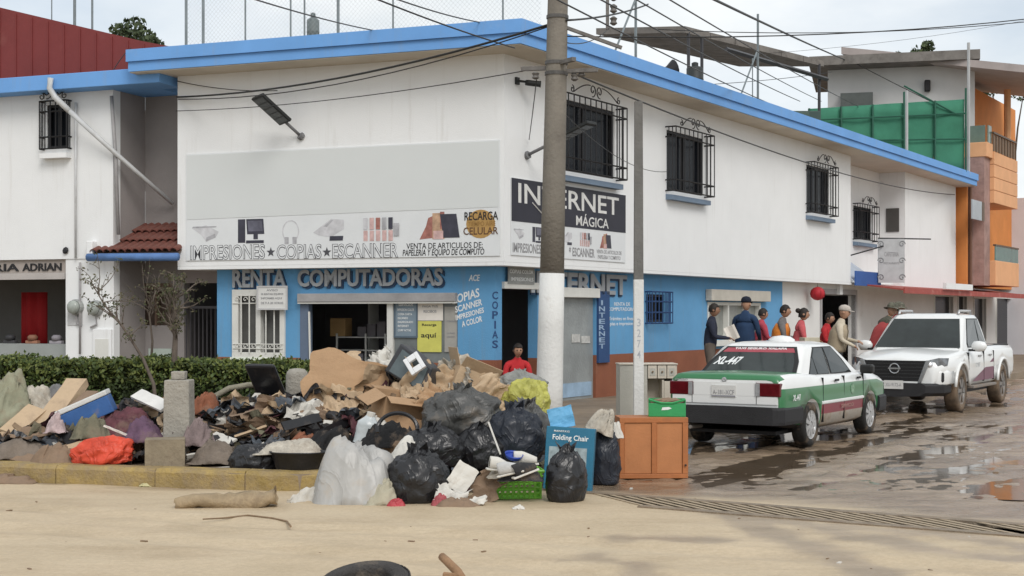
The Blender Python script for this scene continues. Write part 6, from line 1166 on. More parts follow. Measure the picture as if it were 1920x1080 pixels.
def lump(rx, ry, rz, seed, amp=.12, fold=0, knot=False, flat=.55, nu=64, nv=40, fr=2.2, sag=0):
    m = MB(); S = seed*7.31; rr_ = random.Random(seed*3+1); ca, sa = math.cos(rr_.random()*3.1), math.sin(rr_.random()*3.1); soft = not fold or not knot
    def f(u, v):
        a = 2*math.pi*u; t = math.pi*v; st, ct = math.sin(t), -math.cos(t); se = math.copysign(abs(st)**.85, st); p = Vector((se*math.cos(a), se*math.sin(a), ct)); n = fbm(p.x*fr+S, p.y*fr, p.z*fr, 3)
        al = p.x*ca+p.y*sa+.5*n; ac = -p.x*sa+p.y*ca+p.z*.6          # creases run along one direction, warped
        rd = 1-abs(fbm(al*fr*.35+S, ac*fr*1.5+.8*n, p.z*fr*.6, 2))*1.7; fine = 1-abs(fbm(al*1.6+S+n, ac*6+n, p.z*2, 2))*1.8
        if fold:                                        # plastic film: broad soft dents with thin raised wrinkles
            n1 = fbm(al*1.0+S+3, ac*1.9, p.z*1.1, 2); n2 = fbm(ac*1.3+S, al*2.6, p.z*2.2+9, 2); n3 = fbm(p.x*2+S, p.y*2, p.z*4.5+4, 2)
            k = 1+amp*n*.7+.040*math.exp(-(n1/.06)**2)+(.020*math.exp(-(n2/.06)**2) if not sag else .016*math.exp(-(n3/.05)**2))-.03*abs(n2)
        else: k = 1+amp*n*.8+amp*.65*(rd-.5)+min(.045, amp*.2)*(fine-.5)
        q = Vector((p.x*k*rx, p.y*k*ry, p.z*k*rz))
        if fold: fd = (abs(math.sin(a*4.5+S+3*n))-.5)*fold*max(0, ct+.45)**1.4; q.x *= 1+fd; q.y *= 1+fd
        if amp > .3 and ct < -.2: e = 1+.35*max(0, nz3(math.cos(a)*2.2+S, math.sin(a)*2.2))*min(1, (-ct-.2)*2); q.x *= e; q.y *= e
        if q.z < -rz*flat: q.z = -rz*flat+(q.z+rz*flat)*.12
        if knot and v > .90: w_ = (v-.90)/.10; q.x *= 1+.2*w_; q.y *= 1+.2*w_; q.z += rz*.22*w_
        return q+Vector((0, 0, rz*flat))
    m.grid(f, nu, nv, 0, True); return m
def ears(m, top, s, seed):                                   # the tied neck of a bag: a few stiff creased flaps
    rnd = random.Random(seed)
    for k in range(5):
        a = k*1.26+rnd.random(); d = Vector((math.cos(a), math.sin(a), .9)).normalized(); e = d.orthogonal().normalized()*s*.35; b = Vector((0, 0, top-s*.15)); m.add([b-e*.3, b+e*.3, b+d*s*.6+e, b+d*s*.95+Vector((0, 0, .15*s)), b+d*s*.55-e*.9], [(0, 1, 2, 3, 4)])
def at3(px, py, Y): return P(px, py, Y)
def bag(label, px, pyb, Y, w_px, h_px, m, seed, depth=.85, fold=.10, amp=.16, knot=True, name='rubbish_bag', cat='rubbish bag', rz=0, tilt=0, group=None, sag=0):
    k = Y/F; rx = w_px*k/2; hz = h_px*k; b = lump(rx*1.0, rx*depth, hz/1.55, seed, amp, fold, knot, .55, 96 if sag else 64, 64 if sag else 40, 1.5 if sag else 2.2, sag); top = hz*.98
    if knot: ears(b, top, min(.16, hz*.35), seed)
    M = Matrix.Translation(P(px, pyb, Y)) @ Matrix.Rotation(R(tilt), 4, 'Y') @ Matrix.Rotation(R(rz), 4, 'Z')
    return tag(b.build(name, m, None, M, smooth=True), label, cat, group)
def sheet(label, px, py, Y, w_px, h_px, m, rot=(0, 0, 0), seed=1, bend=.06, th=.006, rag=.05, n=12, name='cardboard_sheet', cat='cardboard', crump=0, group=None):
    k = Y/F; W, H = w_px*k, h_px*k
    def f(u, v):
        x = (u-.5)*W; z = (v-.5)*H
        ed = rag*min(W, H); x += ed*nz3(v*4+seed, u*1.5)*(abs(u-.5)*2)**3; z += ed*nz3(u*4+seed, v*1.5+9)*(abs(v-.5)*2)**3
        y = bend*fbm(u*1.5+seed, v*1.5, seed, 3)*2+crump*abs(fbm(u*4+seed, v*4, 1, 3)); return Vector((x, y, z))
    return tag(MB().grid(f, n, n).build(name, m, None, Matrix.Translation(P(px, py, Y)) @ Matrix.Rotation(R(rot[2]), 4, 'Z') @ Matrix.Rotation(R(rot[0]), 4, 'X') @ Matrix.Rotation(R(rot[1]), 4, 'Y'), solid=th, smooth=crump > .02), label, cat, group)
def carton(label, px, pyb, Y, w_px, h_px, dep, m, rot=(0, 0, 0), flaps=True, seed=1, closed=False, group=None):
    k = Y/F; W, H = w_px*k, h_px*k; rnd = random.Random(seed); r = thing('carton', label, 'carton', Matrix.Translation(P(px, pyb, Y)) @ Matrix.Rotation(R(rot[2]), 4, 'Z') @ Matrix.Rotation(R(rot[1]), 4, 'Y') @ Matrix.Rotation(R(rot[0]), 4, 'X'), group); t = .008
    b = MB().box(-W/2, W/2, -dep/2, -dep/2+t, 0, H).box(-W/2, W/2, dep/2-t, dep/2, 0, H).box(-W/2, -W/2+t, -dep/2+t, dep/2-t, 0, H).box(W/2-t, W/2, -dep/2+t, dep/2-t, 0, H).box(-W/2+t, W/2-t, -dep/2+t, dep/2-t, .002, .01)
    if closed: b.box(-W/2+t, W/2-t, -dep/2+t, dep/2-t, H-.01, H-.002)
    b.build('box', m, r)
    if flaps:
        for s_, ax in ((1, 'y'), (-1, 'y'), (1, 'x'), (-1, 'x')):
            a = rnd.uniform(25, 130); L_ = (dep if ax == 'y' else W)*.42
            if ax == 'y': M = Matrix.Translation((0, s_*dep/2, H)) @ Matrix.Rotation(R(-s_*a), 4, 'X'); MB().box(-W/2+.005, W/2-.005, -.003, .003, 0, L_).build('flap', m, r, M)
            else: M = Matrix.Translation((s_*W/2, 0, H)) @ Matrix.Rotation(R(s_*a), 4, 'Y'); MB().box(-.003, .003, -dep/2+.005, dep/2-.005, 0, L_).build('flap', m, r, M)
    return r
def board(label, p0, p1, wd, th, m, name='plank', cat='plank', roll=0, group=None):
    a, b = Vector(p0), Vector(p1); d = b-a; q = d.to_track_quat('X', 'Z').to_matrix().to_4x4(); n = 6; mb = MB(); vs = []
    for i in range(n+1):
        x = d.length*i/n; j = .012*nz3(i*2.1, a.x*5); vs += [(x, -wd/2+j, -th/2), (x, wd/2+j*1.5, -th/2), (x, wd/2+j, th/2+j*.4), (x, -wd/2-j*.5, th/2)]
    fs = [(i*4+k, i*4+(k+1) % 4, (i+1)*4+(k+1) % 4, (i+1)*4+k) for i in range(n) for k in range(4)]+[(3, 2, 1, 0), tuple(n*4+i for i in range(4))]
    return tag(mb.add(vs, fs).build(name, m, None, Matrix.Translation(a) @ q @ Matrix.Rotation(R(roll), 4, 'X')), label, cat, group)
def rag(label, px, pyb, Y, w_px, h_px, m, seed, depth=.8, rz=0, tilt=0, name='rag', cat='rag', amp=.34, fr=2.6, group=None, fk=1.0, pw=2.6):
    k = Y/F; W = w_px*k*1.12; D = W*depth; H = h_px*k; S = seed*5.17; rr_ = random.Random(seed); th_ = rr_.random()*3.14; ca, sa = math.cos(th_), math.sin(th_)
    def f(u, v):                                       # a cloth thrown over a lump: long sharp folds, wavy hem
        x, y = u*2-1, v*2-1; r_ = (abs(x)**2.4+abs(y)**2.4)**(1/2.4); a_ = math.atan2(y, x); hem = 1+.16*nz3(math.cos(a_)*1.8+S, math.sin(a_)*1.8)
        w1 = fbm(x*1.1+S, y*1.1, 3, 2); al, ac = x*ca+y*sa, -x*sa+y*ca; rid = 1-abs(fbm(al*.7+S, ac*2.6+1.3*w1, 1, 2))*2.0; rid2 = 1-abs(fbm(ac*.8+S+7, al*4.2+w1, 5, 2))*1.8
        dome = max(0, 1-r_**pw); z = H*(dome*(.80+.38*w1*min(1, fk*1.6))+fk*(.30*(rid-.45)+.13*(rid2-.5))*(.35+.65*dome))
        return Vector((x*W/2*hem+.10*W*(rid-.5)*sa*dome, y*D/2*hem, max(z, .004+.012*abs(w1))))
    return tag(MB().grid(f, 34, 28).build(name, m, None, Matrix.Translation(P(px, pyb, Y)) @ Matrix.Rotation(R(tilt), 4, 'Y') @ Matrix.Rotation(R(rz), 4, 'Z'), smooth=True, solid=.008), label, cat, group)
# mound of small stuff under everything
def gauss(x, y, cx, cy, sx, sy, h): return h*math.exp(-((x-cx)/sx)**2-((y-cy)/sy)**2)
def mound(x, y):
    h = gauss(x, y, -4.8, 16.2, 1.5, .75, .30)+gauss(x, y, -3.1, 16.0, 1.1, .75, .34)+gauss(x, y, -1.9, 15.8, .9, .6, .46)+gauss(x, y, -.8, 15.75, .8, .65, .66)+gauss(x, y, -.1, 15.5, .5, .6, .42)+gauss(x, y, -.75, 14.2, .6, .45, .16)
    kerb_in = y > 14.05-.2846*(x+2.54)-.05
    return h, (.165 if kerb_in and x < -.9 else .0)
mm = MB(); gx = [-7.0+.06*i for i in range(128)]; gy = [13.2+.06*i for i in range(66)]; vidx = {}
def mz(x, y): h, b = mound(x, y); return b+h*(1+.25*fbm(x*3, y*3))+.06*fbm(x*6, y*6, 2)*(h > .05)
for j, y in enumerate(gy):
    for i, x in enumerate(gx): vidx[i, j] = len(mm.v); mm.v.append((x, y, mz(x, y)-.03))
for j in range(len(gy)-1):
    for i in range(len(gx)-1):
        if mound(gx[i], gy[j])[0] > .06: mm.f.append((vidx[i, j], vidx[i+1, j], vidx[i+1, j+1], vidx[i, j+1])); mm.m.append(0)
rnd = random.Random(11)
smats = [mat('heap_soil', (.10, .078, .058), .8, .45, 5, .4, 14), CARD3, CLOTHS['dark'], PAPER, CLOTHS['olive'], CARD2, CLOTHS['maroon'], PLK, CLOTHS['slate']]
for _ in range(2300):
    x = rnd.uniform(-6.6, .45); y = rnd.uniform(13.3, 16.9); h, b = mound(x, y)
    if h < .07+.05*rnd.random(): continue
    z = mz(x, y); M = Matrix.Translation((x, y, z+rnd.uniform(-.01, .03))) @ Matrix.Rotation(rnd.uniform(0, 6.3), 4, 'Z') @ Matrix.Rotation(rnd.gauss(0, .5), 4, 'X') @ Matrix.Rotation(rnd.gauss(0, .5), 4, 'Y'); mi = rnd.choices(range(9), (2, 5, 5, 1.5, 3, 2.5, 2, 4, 2))[0]; t = rnd.random()
    if t < .45: a, c = rnd.uniform(.04, .14), rnd.uniform(.03, .09); e = rnd.uniform(-.03, .03); mm.add([M @ Vector(p) for p in ((-a, -c, 0), (a*.9, -c, e), (a, c*.8, 0), (-a*.8, c, -e), (-a, -c, .006), (a*.9, -c, e+.006), (a, c*.8, .006), (-a*.8, c, -e+.006))], [(0,3,2),(0,2,1),(4,5,6),(4,6,7),(0,1,5,4),(1,2,6,5),(2,3,7,6),(3,0,4,7)], mi)
    elif t < .65: l_ = rnd.uniform(.08, .25); mm.tube([M @ Vector((-l_, 0, 0)), M @ Vector((0, .02, .015)), M @ Vector((l_, 0, 0))], rnd.uniform(.006, .018), 5, mi)
    else:
        s_ = rnd.uniform(.04, .10); n0 = rnd.random()*50; mm.grid(lambda u, v: M @ (Vector((math.sin(math.pi*v)*math.cos(6.283*u), math.sin(math.pi*v)*math.sin(6.283*u), -.6*math.cos(math.pi*v)))*s_*(1+.5*nz3(u*5+n0, v*4))), 7, 5, mi, True)
for _ in range(560):                                        # larger crumpled rags, wrappers and flattened cartons
    x = rnd.uniform(-6.6, .4); y = rnd.uniform(13.5, 16.6); h, b = mound(x, y)
    if h < .08: continue
    mi = rnd.choices((1, 2, 3, 4, 5, 6, 7, 8), (5, 4, 3, 4, 5, 2, 3, 2))[0]; W_, H_ = rnd.uniform(.10, .30), rnd.uniform(.08, .2); n0 = rnd.random()*90; cr_ = rnd.uniform(.03, .10)
    M = Matrix.Translation((x, y, mz(x, y)+rnd.uniform(.02, .09))) @ Matrix.Rotation(rnd.uniform(0, 6.3), 4, 'Z') @ Matrix.Rotation(rnd.gauss(.35, .45), 4, 'X') @ Matrix.Rotation(rnd.gauss(0, .4), 4, 'Y')
    mm.grid(lambda u, v: M @ Vector(((u-.5)*W_*2*(1+.3*nz3(v*3+n0, 1)), (v-.5)*H_*2*(1+.3*nz3(u*3+n0, 4)), cr_*2*fbm(u*2.5+n0, v*2.5, 2, 3))), 9, 8, mi)
tag(mm.build('rubbish_debris', smats, kind='stuff'), 'muddy mixed debris filling the rubbish heap', 'debris')
# --- left end
rag('greenish grey sack at the left edge of the heap', 10, 802, 16.3, 100, 96, mat('sack_green', (.27, .27, .19), .8, .2, 5, .1, dirt=(MUD, .5, 4, .8)), 173, .8, 0, 0, 'sack', 'sack', fk=.8, pw=2.8)
rag('pale muddy sack lying behind the blue and white box', 62, 768, 16.8, 85, 48, CLOTHS['cream'], 22); rag('grey crumpled cloth between the pale sack and the broken trunk', 104, 752, 16.9, 46, 34, CLOTHS['grey'], 23)
board('broken tan trunk leaning up out of the heap at the left', P(84, 800, 16.0), P(146, 716, 16.7), .26, .10, CARD2, 'broken_log', 'log'); board('splintered brown slab beside the broken trunk', P(110, 795, 15.9), P(175, 738, 16.4), .18, .08, CARD3, 'wood_slab', 'wood')
board('muddy board half under the blue and white box', P(15, 812, 15.7), P(70, 765, 16.2), .22, .03, CARD2, roll=20); board('dark plank lying along the kerb at the left edge', P(-8, 846, 15.2), P(82, 870, 14.95), .13, .04, CARD3, roll=40)
bw_ = thing('blue_white_box', 'long blue and white polystyrene box on the left of the heap', 'box', Matrix.Translation(P(122, 812, 15.5)) @ Matrix.Rotation(R(10), 4, 'Z') @ Matrix.Rotation(R(-24), 4, 'Y')); kk = 15.5/F
MB().box(0, 98*kk, -.02, .40, 0, 34*kk).build('body', mat('box_blue', (.035, .11, .30), .5, .2, 4, .05, dirt=(MUD, .6, 4, .7)), bw_, bevel=.012); MB().box(-.01, 99*kk, -.03, .41, 34*kk+.002, 44*kk).build('lid', mat('box_white', (.60, .60, .58), .6, .1, 5, dirt=(MUD, .55, 5, .6)), bw_, bevel=.012)
rag('white and pink soiled bundle at the end of the blue box', 104, 812, 15.35, 34, 40, mat('rag_pinkwhite', (.48, .38, .38), .9, .4, 12, .2), 25); rag('olive muddy bundle under the blue and white box', 172, 822, 15.3, 62, 44, CLOTHS['olive'], 26)
rag('maroon patterned blanket heaped beside the square bollard', 228, 824, 15.6, 120, 62, CLOTHS['maroon'], 27); rag('purple flowered cloth spilling towards the square bollard', 268, 830, 15.1, 74, 46, CLOTHS['purple'], 28); rag('dark green bundle behind the square bollard', 250, 790, 16.2, 70, 48, CLOTHS['dark'], 29)
board('broken white board leaning on the square bollard', P(256, 738, 15.9), P(312, 764, 15.5), .16, .03, mat('white_board', (.66, .65, .62), .6, .1, 4, dirt=(MUD, .62, 5, .6)), 'white_board', 'board', 30)
bag('bright orange-red plastic bag lying on the kerb', 198, 872, 14.85, 112, 52, BAGR, 31, .55, .06, .3, False, tilt=-10)
carton('muddy closed box standing against the square bollard', 310, 878, 14.75, 72, 56, .34, mat('muddy_box', (.26, .215, .15), .85, .2, 4, .2, 20, dirt=((.15, .115, .08), .5, 6, .8)), (0, 0, 12), False, closed=True)
board('pale thin stick across the maroon blanket', P(195, 798, 15.0), P(248, 820, 15.0), .03, .02, PAPER, 'stick', 'stick'); rag('brown sodden bundle left of the orange-red bag', 108, 872, 15.0, 90, 40, CARD3, 33, .7); rag('flat grey-brown rag along the kerb at the left', 40, 858, 15.3, 110, 34, mat('rag_mud', (.19, .155, .125), .9, .3, 6, .2), 34, .7)
for i, (x0, y0, x1, y1, Y0, Y1, wd_, m_, lb) in enumerate(((28, 826, 96, 812, 15.4, 15.5, .10, CARD3, 'wet brown batten in front of the muddy board'), (20, 792, 60, 822, 15.9, 15.5, .06, WOODR, 'short dark stick left of the blue and white box'), (120, 842, 172, 826, 15.1, 15.2, .07, CARD2, 'pale batten between the olive and brown bundles'), (205, 776, 262, 758, 16.3, 16.4, .09, WOODR, 'brown stick above the maroon blanket'), (330, 800, 372, 772, 15.9, 16.1, .07, CARD3, 'dark lath behind the square bollard'), (350, 856, 404, 846, 14.9, 15.0, .05, PAPER, 'thin white strip beside the greyish pink rag'), (440, 820, 500, 800, 15.2, 15.3, .06, CARD2, 'tan lath lying on the grey mattress roll'), (388, 880, 432, 876, 14.7, 14.7, .05, PAPER, 'white slat on the kerb edge between the bollards'))):
    board(lb, P(x0, y0, Y0), P(x1, y1, Y1), wd_, .025, m_, 'lath', 'lath', 25*i)
for i, (px, py, Y, w_, h_, m_, rot, lb) in enumerate(((150, 790, 16.0, 46, 34, CARD2, (-50, 20, 15), 'torn tan flap above the blue and white box'), (70, 838, 15.3, 60, 36, CLOTHS['slate'], (-55, -12, 0), 'slate plastic sheet over the left end debris'), (240, 852, 14.95, 54, 30, CLOTHS['dark'], (-60, 18, 20), 'dark plastic sheet behind the muddy closed box'), (330, 752, 16.3, 44, 30, CARD, (-40, -18, 0), 'tan scrap between hedge and square bollard'), (436, 790, 15.7, 60, 36, PAPER, (-48, 16, 10), 'pale plastic scrap on the slate grey sack'), (500, 826, 15.0, 54, 30, CLOTHS['slate'], (-58, -20, 0), 'slate scrap before the black plank bundle'), (610, 772, 15.5, 60, 40, CARD3, (-40, 22, 0), 'wet brown flap under the largest cardboard sheet'))):
    sheet(lb, px, py, Y, w_, h_, m_, rot, 120+i, .06, .005, .4, 20, 'scrap_sheet', 'scrap', .10)
# --- between the bollards
rag('rust brown bundle right of the square bollard', 382, 778, 15.8, 56, 44, CLOTHS['rust'], 41); rag('slate grey sack between the two bollards', 422, 812, 15.9, 78, 58, CLOTHS['slate'], 42); rag('grey muddy mattress roll in front of the hedge', 470, 846, 15.5, 92, 64, CLOTHS['grey'], 43, .6); rag('greyish pink rag beside the square bollard', 372, 836, 15.1, 60, 46, mat('rag_greypink', (.22, .17, .165), .9, .3, 8, .2), 44)
tag(MB().tube([Vector(P(402, 744, 16.2))-P(402, 744, 16.2), P(430, 728, 16.3)-P(402, 744, 16.2), P(465, 722, 16.3)-P(402, 744, 16.2), P(492, 722, 16.4)-P(402, 744, 16.2)], .035, 7).build('bent_branch', mat('grey_bark', (.27, .25, .19), .8, .2, 6, .2), None, Matrix.Translation(P(402, 744, 16.2)), smooth=True), 'pale bent branch arching before the hedge', 'branch')
board('short pale slat leaning before the round bollard', P(458, 774, 15.9), P(484, 738, 16.1), .09, .02, PAPER); board('white torn board flat in the mud by the grey roll', P(394, 818, 15.2), P(432, 832, 15.0), .18, .02, PAPER, 'white_board', 'board', 25)
ch = thing('broken_chair', 'broken black office chair lying between hedge and round bollard', 'chair', Matrix.Translation(P(512, 806, 16.2)) @ Matrix.Rotation(R(-25), 4, 'Z') @ Matrix.Rotation(R(35), 4, 'X'))
MB().box(-.22, .22, -.2, .2, .28, .34).build('seat', PLK, ch, bevel=.03); MB().box(-.2, .2, .18, .24, .36, .78).build('backrest', PLK, ch, bevel=.03)
for a in range(5): MB().tube([(0, 0, .06), (.26*math.cos(a*1.257), .26*math.sin(a*1.257), .03)], .02, 5).build('leg', PLK, ch)
MB().tube([(0, 0, .05), (0, 0, .3)], .03, 6).build('column', PLK, ch); MB().tube([(0, .1, .3), (0, .24, .38)], .02, 5).build('back_bar', PLK, ch)
bag('shiny black bag lying on the kerb left of the milky bag', 480, 882, 14.55, 100, 50, BAGK, 45, .7, .05, .2, False); 
tb = thing('black_tub', 'shallow black plastic tub on the kerb beside the milky bag', 'tub', Matrix.Translation(P(562, 893, 14.3)) @ Matrix.Diagonal((1.25, .8, 1, 1))); MB().lathe([(.16, 0), (.20, .10), (.235, .25), (.25, .255), (.245, .24), (.22, .23), (.18, .04), (.01, .03)], 22, cap=False).build('bowl', PLK, tb, smooth=True)
rag('white flat cushion lying on the black tub', 548, 850, 14.5, 112, 28, CLOTHS['cream'], 46, .6, amp=.2); rag('dark wet bundle behind the black tub', 620, 846, 14.8, 90, 42, CLOTHS['black'], 47, .7)
for i, (a, b, c, d) in enumerate(((515, 812, 640, 786), (520, 828, 600, 800), (560, 832, 650, 806), (530, 800, 600, 782), (590, 818, 655, 788))):
    board('%s black plank in the bundle before the round bollard' % ('lowest', 'shortest', 'front', 'highest', 'steepest')[i], P(a, b, 15.2-.08*i), P(c, d, 15.5-.06*i), .10, .02, PLK, 'black_plank', 'plank', 20*i)
board('rusty metal leg sticking up beside the big cardboard', P(716, 800, 15.2), P(738, 738, 15.3), .05, .04, WOODR, 'metal_rod', 'rod'); rag('reddish brown rag among the black slats', 570, 838, 15.0, 60, 26, CLOTHS['rust'], 48); rag('muddy grey bundle along the kerb between the bollards', 408, 868, 14.9, 90, 44, mat('rag_mud', (.19, .155, .125), .9, .3, 6, .2), 49)
bt_ = thing('water_jug', 'crushed clear plastic water jug on top of the milky bag', 'jug', Matrix.Translation(P(682, 832, 14.6)) @ Matrix.Rotation(R(14), 4, 'Y')); MB().grid(lambda u, v: (lambda r_: Vector((r_*math.cos(6.283*u)*(1+.12*nz3(u*6, v*5)), r_*math.sin(6.283*u)*.8*(1+.12*nz3(u*6, v*5, 3)), v*.30)))(.115*(1 if v < .72 else 1-.62*((v-.72)/.28))), 18, 12, 0, True).build('bottle', mat('clear_plastic', (.50, .54, .55), .2, .2, 6, .05, spec=.5), bt_, smooth=True); MB().lathe([(.045, .29), (.045, .335), (.0, .336)], 12).build('cap', PAPER, bt_)
rag('white crumpled packet lying behind the water jug', 702, 800, 14.9, 46, 22, PAPER, 50, .6, amp=.25)
# --- big cardboard and centre
cb = sheet('largest tan cardboard sheet propped above the round bollard', 652, 722, 15.7, 166, 116, CARD, (-20, 12, -4), 3, .02, .012, .16, 14)
sheet('torn tan cardboard behind the largest sheet', 640, 690, 16.1, 90, 60, CARD2, (-30, -20, 10), 4, .05, .01, .25); carton('open tan carton right of the largest cardboard sheet', 745, 800, 15.2, 92, 62, .40, CARD, (10, 8, 25), True, 5); sheet('wide wet cardboard flap folded over the black bundles', 748, 800, 14.9, 130, 62, CARD, (-62, 6, -10), 6, .07, .01, .18, crump=.05)
tv = thing('broken_television', 'upturned dark television cabinet on top of the heap', 'television', Matrix.Translation(P(772, 716, 15.6)) @ Matrix.Rotation(R(-24), 4, 'Z') @ Matrix.Rotation(R(28), 4, 'Y')); kk = 15.6/F
MB().add([(-.27, -.2, 0), (.27, -.2, 0), (.27, .2, 0), (-.27, .2, 0), (-.25, -.16, .36), (.22, -.16, .30), (.22, .14, .26), (-.22, .14, .32)], [(3,2,1,0),(0,1,5,4),(1,2,6,5),(2,3,7,6),(3,0,4,7),(4,5,6,7)]).build('casing', mat('tv_dark', (.045, .048, .055), .4, .3, 4, .05, dirt=((.22, .17, .13), .55, 4, .8)), tv, bevel=.02)
MB().add([(-.21, -.206, .03), (.21, -.206, .03), (.18, -.172, .27), (-.19, -.172, .31), (-.21, -.19, .03), (.21, -.19, .03), (.18, -.155, .27), (-.19, -.155, .31)], [(0,1,2,3),(0,4,5,1),(1,5,6,2),(2,6,7,3),(3,7,4,0)]).build('screen', mat('tv_screen', (.10, .13, .14), .15, .4, 3, 0, spec=.6), tv)
wf = thing('white_plastic_frame', 'white plastic frame lying against the television', 'frame', Matrix.Translation(P(786, 696, 15.2)) @ Matrix.Rotation(R(-34), 4, 'Y') @ Matrix.Rotation(R(-30), 4, 'X')); WP = mat('white_plastic', (.70, .71, .72), .4, .06, 4, .03)
MB().box(-.09, -.045, -.02, .02, 0, .22).box(.045, .09, -.02, .02, 0, .22).box(-.045, .045, -.02, .02, 0, .07).box(-.045, .045, -.02, .02, .15, .22).build('panel', WP, wf, bevel=.006)
for i, (px, py, w_, h_, Y, m_, sd_, lb) in enumerate(((762, 752, 62, 46, 15.3, CARD2, 51, 'crushed pale wrapping under the television'), (812, 742, 80, 50, 15.4, CARD2, 52, 'crumpled cream packing paper at the top of the heap'), (852, 722, 66, 42, 15.6, CLOTHS['cream'], 53, 'pale torn paper bag left of the tan carton'), (905, 776, 90, 58, 15.0, CARD2, 54, 'crumpled tan paper sack above the grey bag knot'), (838, 772, 92, 48, 14.9, CARD, 55, 'crushed brown packing paper in the heap centre'), (712, 700, 40, 44, 15.9, PAPER, 56, 'pale crumpled plastic beside the largest cardboard sheet'), (945, 806, 70, 50, 14.8, CARD2, 57, 'crumpled tan wrapping above the green basket'))):
    sheet(lb, px, py-h_*.5, Y, w_*1.25, h_*1.35, m_, (-48+7*(i % 4), 25*((i*7) % 5-2), 20*((i*3) % 5-2)), sd_, .07, .004, .35, 26, 'crumpled_paper', 'paper', .17)
carton('tan carton on the crest of the heap before the blue column', 872, 742, 15.7, 78, 48, .34, CARD2, (0, 22, 20), True, 7); sheet('creased tan cardboard sliding off the crest carton', 918, 722, 15.5, 88, 60, CARD, (-38, 34, -20), 8, .06, .009, .18, crump=.03); sheet('small torn cardboard triangle above the yellow bag', 934, 742, 15.2, 42, 50, CARD2, (-10, 30, 10), 9, .04, .008, .4)
bag('large dark grey bag tied in the middle of the heap', 868, 812, 14.6, 150, 80, BAGG, 61, .75, .12, .22); rag('dark cables and cloth under the wet cardboard flap', 735, 838, 14.5, 110, 48, CLOTHS['black'], 62, .6); tyres = tag(MB().tube([Vector((.20*math.cos(a), .07*math.sin(a)*1, .16*math.sin(a)+.16)) for a in [R(10*i) for i in range(20)]], .022, 6).build('black_hose', PLK, None, Matrix.Translation(P(745, 836, 14.0))), 'black hose loop curling before the wet cardboard', 'hose')
bag('black bag sagging under the dark grey bag', 812, 872, 14.1, 120, 70, BAGK, 63, .7); bag('black bag in the dark hollow right of the heap centre', 900, 876, 14.3, 100, 74, BAGK, 64, .7); bag('dark blue-black bag behind the green basket', 965, 862, 14.4, 110, 96, mat('bag_blueblack', (.02, .024, .034), .35, .2, 5, 0, crumple=.025, cscale=7, dirt=((.1, .085, .07), .6, 5, .6)), 65, .7)
bag('grey plastic bag crumpled behind the yellow bag', 975, 748, 15.6, 96, 48, mat('bag_palegrey', (.24, .245, .23), .45, .2, 5, 0, crumple=.03, cscale=6), 66, .8, amp=.3); bag('bright yellow-green bag high on the heap by the pole', 988, 776, 15.2, 86, 66, BAGY, 67, .8, amp=.28, knot=False); bag('large dark bag below the yellow bag beside the folding chair box', 990, 850, 14.7, 92, 90, BAGG, 68, .7)
tag(MB().tube([Vector((0, 0, 0)), P(936, 846, 13.9)-P(916, 792, 14.2), P(938, 852, 13.9)-P(916, 792, 14.2)], .010, 5).build('thin_rod', PAPER, None, Matrix.Translation(P(916, 792, 14.2))), 'thin pale rod slanting down above the basket', 'rod')
# --- front row
rag('huge milky white rubbish bag at the front of the heap', 672, 950, 13.35, 158, 150, BAGW, 171, .85, 0, 0, 'rubbish_bag', 'rubbish bag', fk=.42, pw=3.4); bag('black bag leaning on the milky bag at the front', 784, 938, 13.25, 116, 92, BAGK, 72, .85, .12, .16); rag('pale lumpy sack at the foot of the milky bag', 718, 946, 13.1, 62, 42, mat('rag_putty', (.40, .37, .28), .85, .15, 5, .1), 73, .8, amp=.25); rag('white round bundle between the black bags', 762, 858, 13.8, 52, 34, PAPER, 74, .8, amp=.2)
rag('small red packet in the mud under the front black bag', 742, 952, 12.95, 34, 17, mat('red_pack', (.40, .05, .06), .5, .2, 6), 75, .6, name='red_packet', cat='packet'); rag('red and white torn packet beside the white papers', 824, 950, 12.95, 30, 24, mat('red_pack2', (.36, .08, .09), .6, .4, 9), 76, .6, name='red_packet', cat='packet')
sheet('white board leaning at the front right of the heap', 866, 896, 13.2, 44, 56, PAPER, (-18, 36, 12), 10, .01, .01, .04, name='white_board', cat='board'); sheet('torn brown cardboard standing beside the green basket', 914, 916, 13.25, 54, 58, CARD3, (-16, 24, -10), 11, .03, .01, .3); sheet('crumpled white papers piled under the leaning white board', 846, 926, 13.0, 60, 40, PAPER, (-50, 10, 0), 12, .04, .003, .3, crump=.08, name='crumpled_paper', cat='paper'); sheet('folded white leaflet poking out right of the papers', 894, 938, 12.95, 40, 26, PAPER, (-60, -28, 0), 13, .03, .003, .3, crump=.03, name='crumpled_paper', cat='paper'); rag('brown muddy rag under the white papers', 858, 954, 12.95, 84, 22, CARD3, 77, .6)
sheet('white crumpled newspaper on the mud before the kerb end', 572, 934, 13.2, 62, 40, PAPER, (-40, -30, 10), 14, .05, .003, .3, crump=.10, name='crumpled_paper', cat='paper')
lg = tag(MB().grid(lambda u, v: Vector(((v-.5)*1.0+.05*nz3(u*5, 3)*(abs(v-.5)*2)**4, .13*math.cos(6.283*u)*(1+.5*fbm(v*6, math.cos(6.283*u)*2, 1))*(.55+.6*v), .085*math.sin(6.283*u)*(1+.7*fbm(v*5+3, math.sin(6.283*u)*2, 4))*(.6+.5*v)+.05+.03*math.sin(v*7)))*(1 if .02 < v < .98 else .9), 12, 20, 0, True).build('muddy_log', mat('muddy_bark', (.33, .25, .155), .85, .3, 6, .4, 12, dirt=((.16, .115, .075), .52, 5, .8)), None, Matrix.Translation(gp(425, 950)) @ Matrix.Rotation(R(8), 4, 'Z') @ Matrix.Rotation(R(-4), 4, 'Y'), smooth=True), 'muddy split log lying on the road before the kerb', 'log')
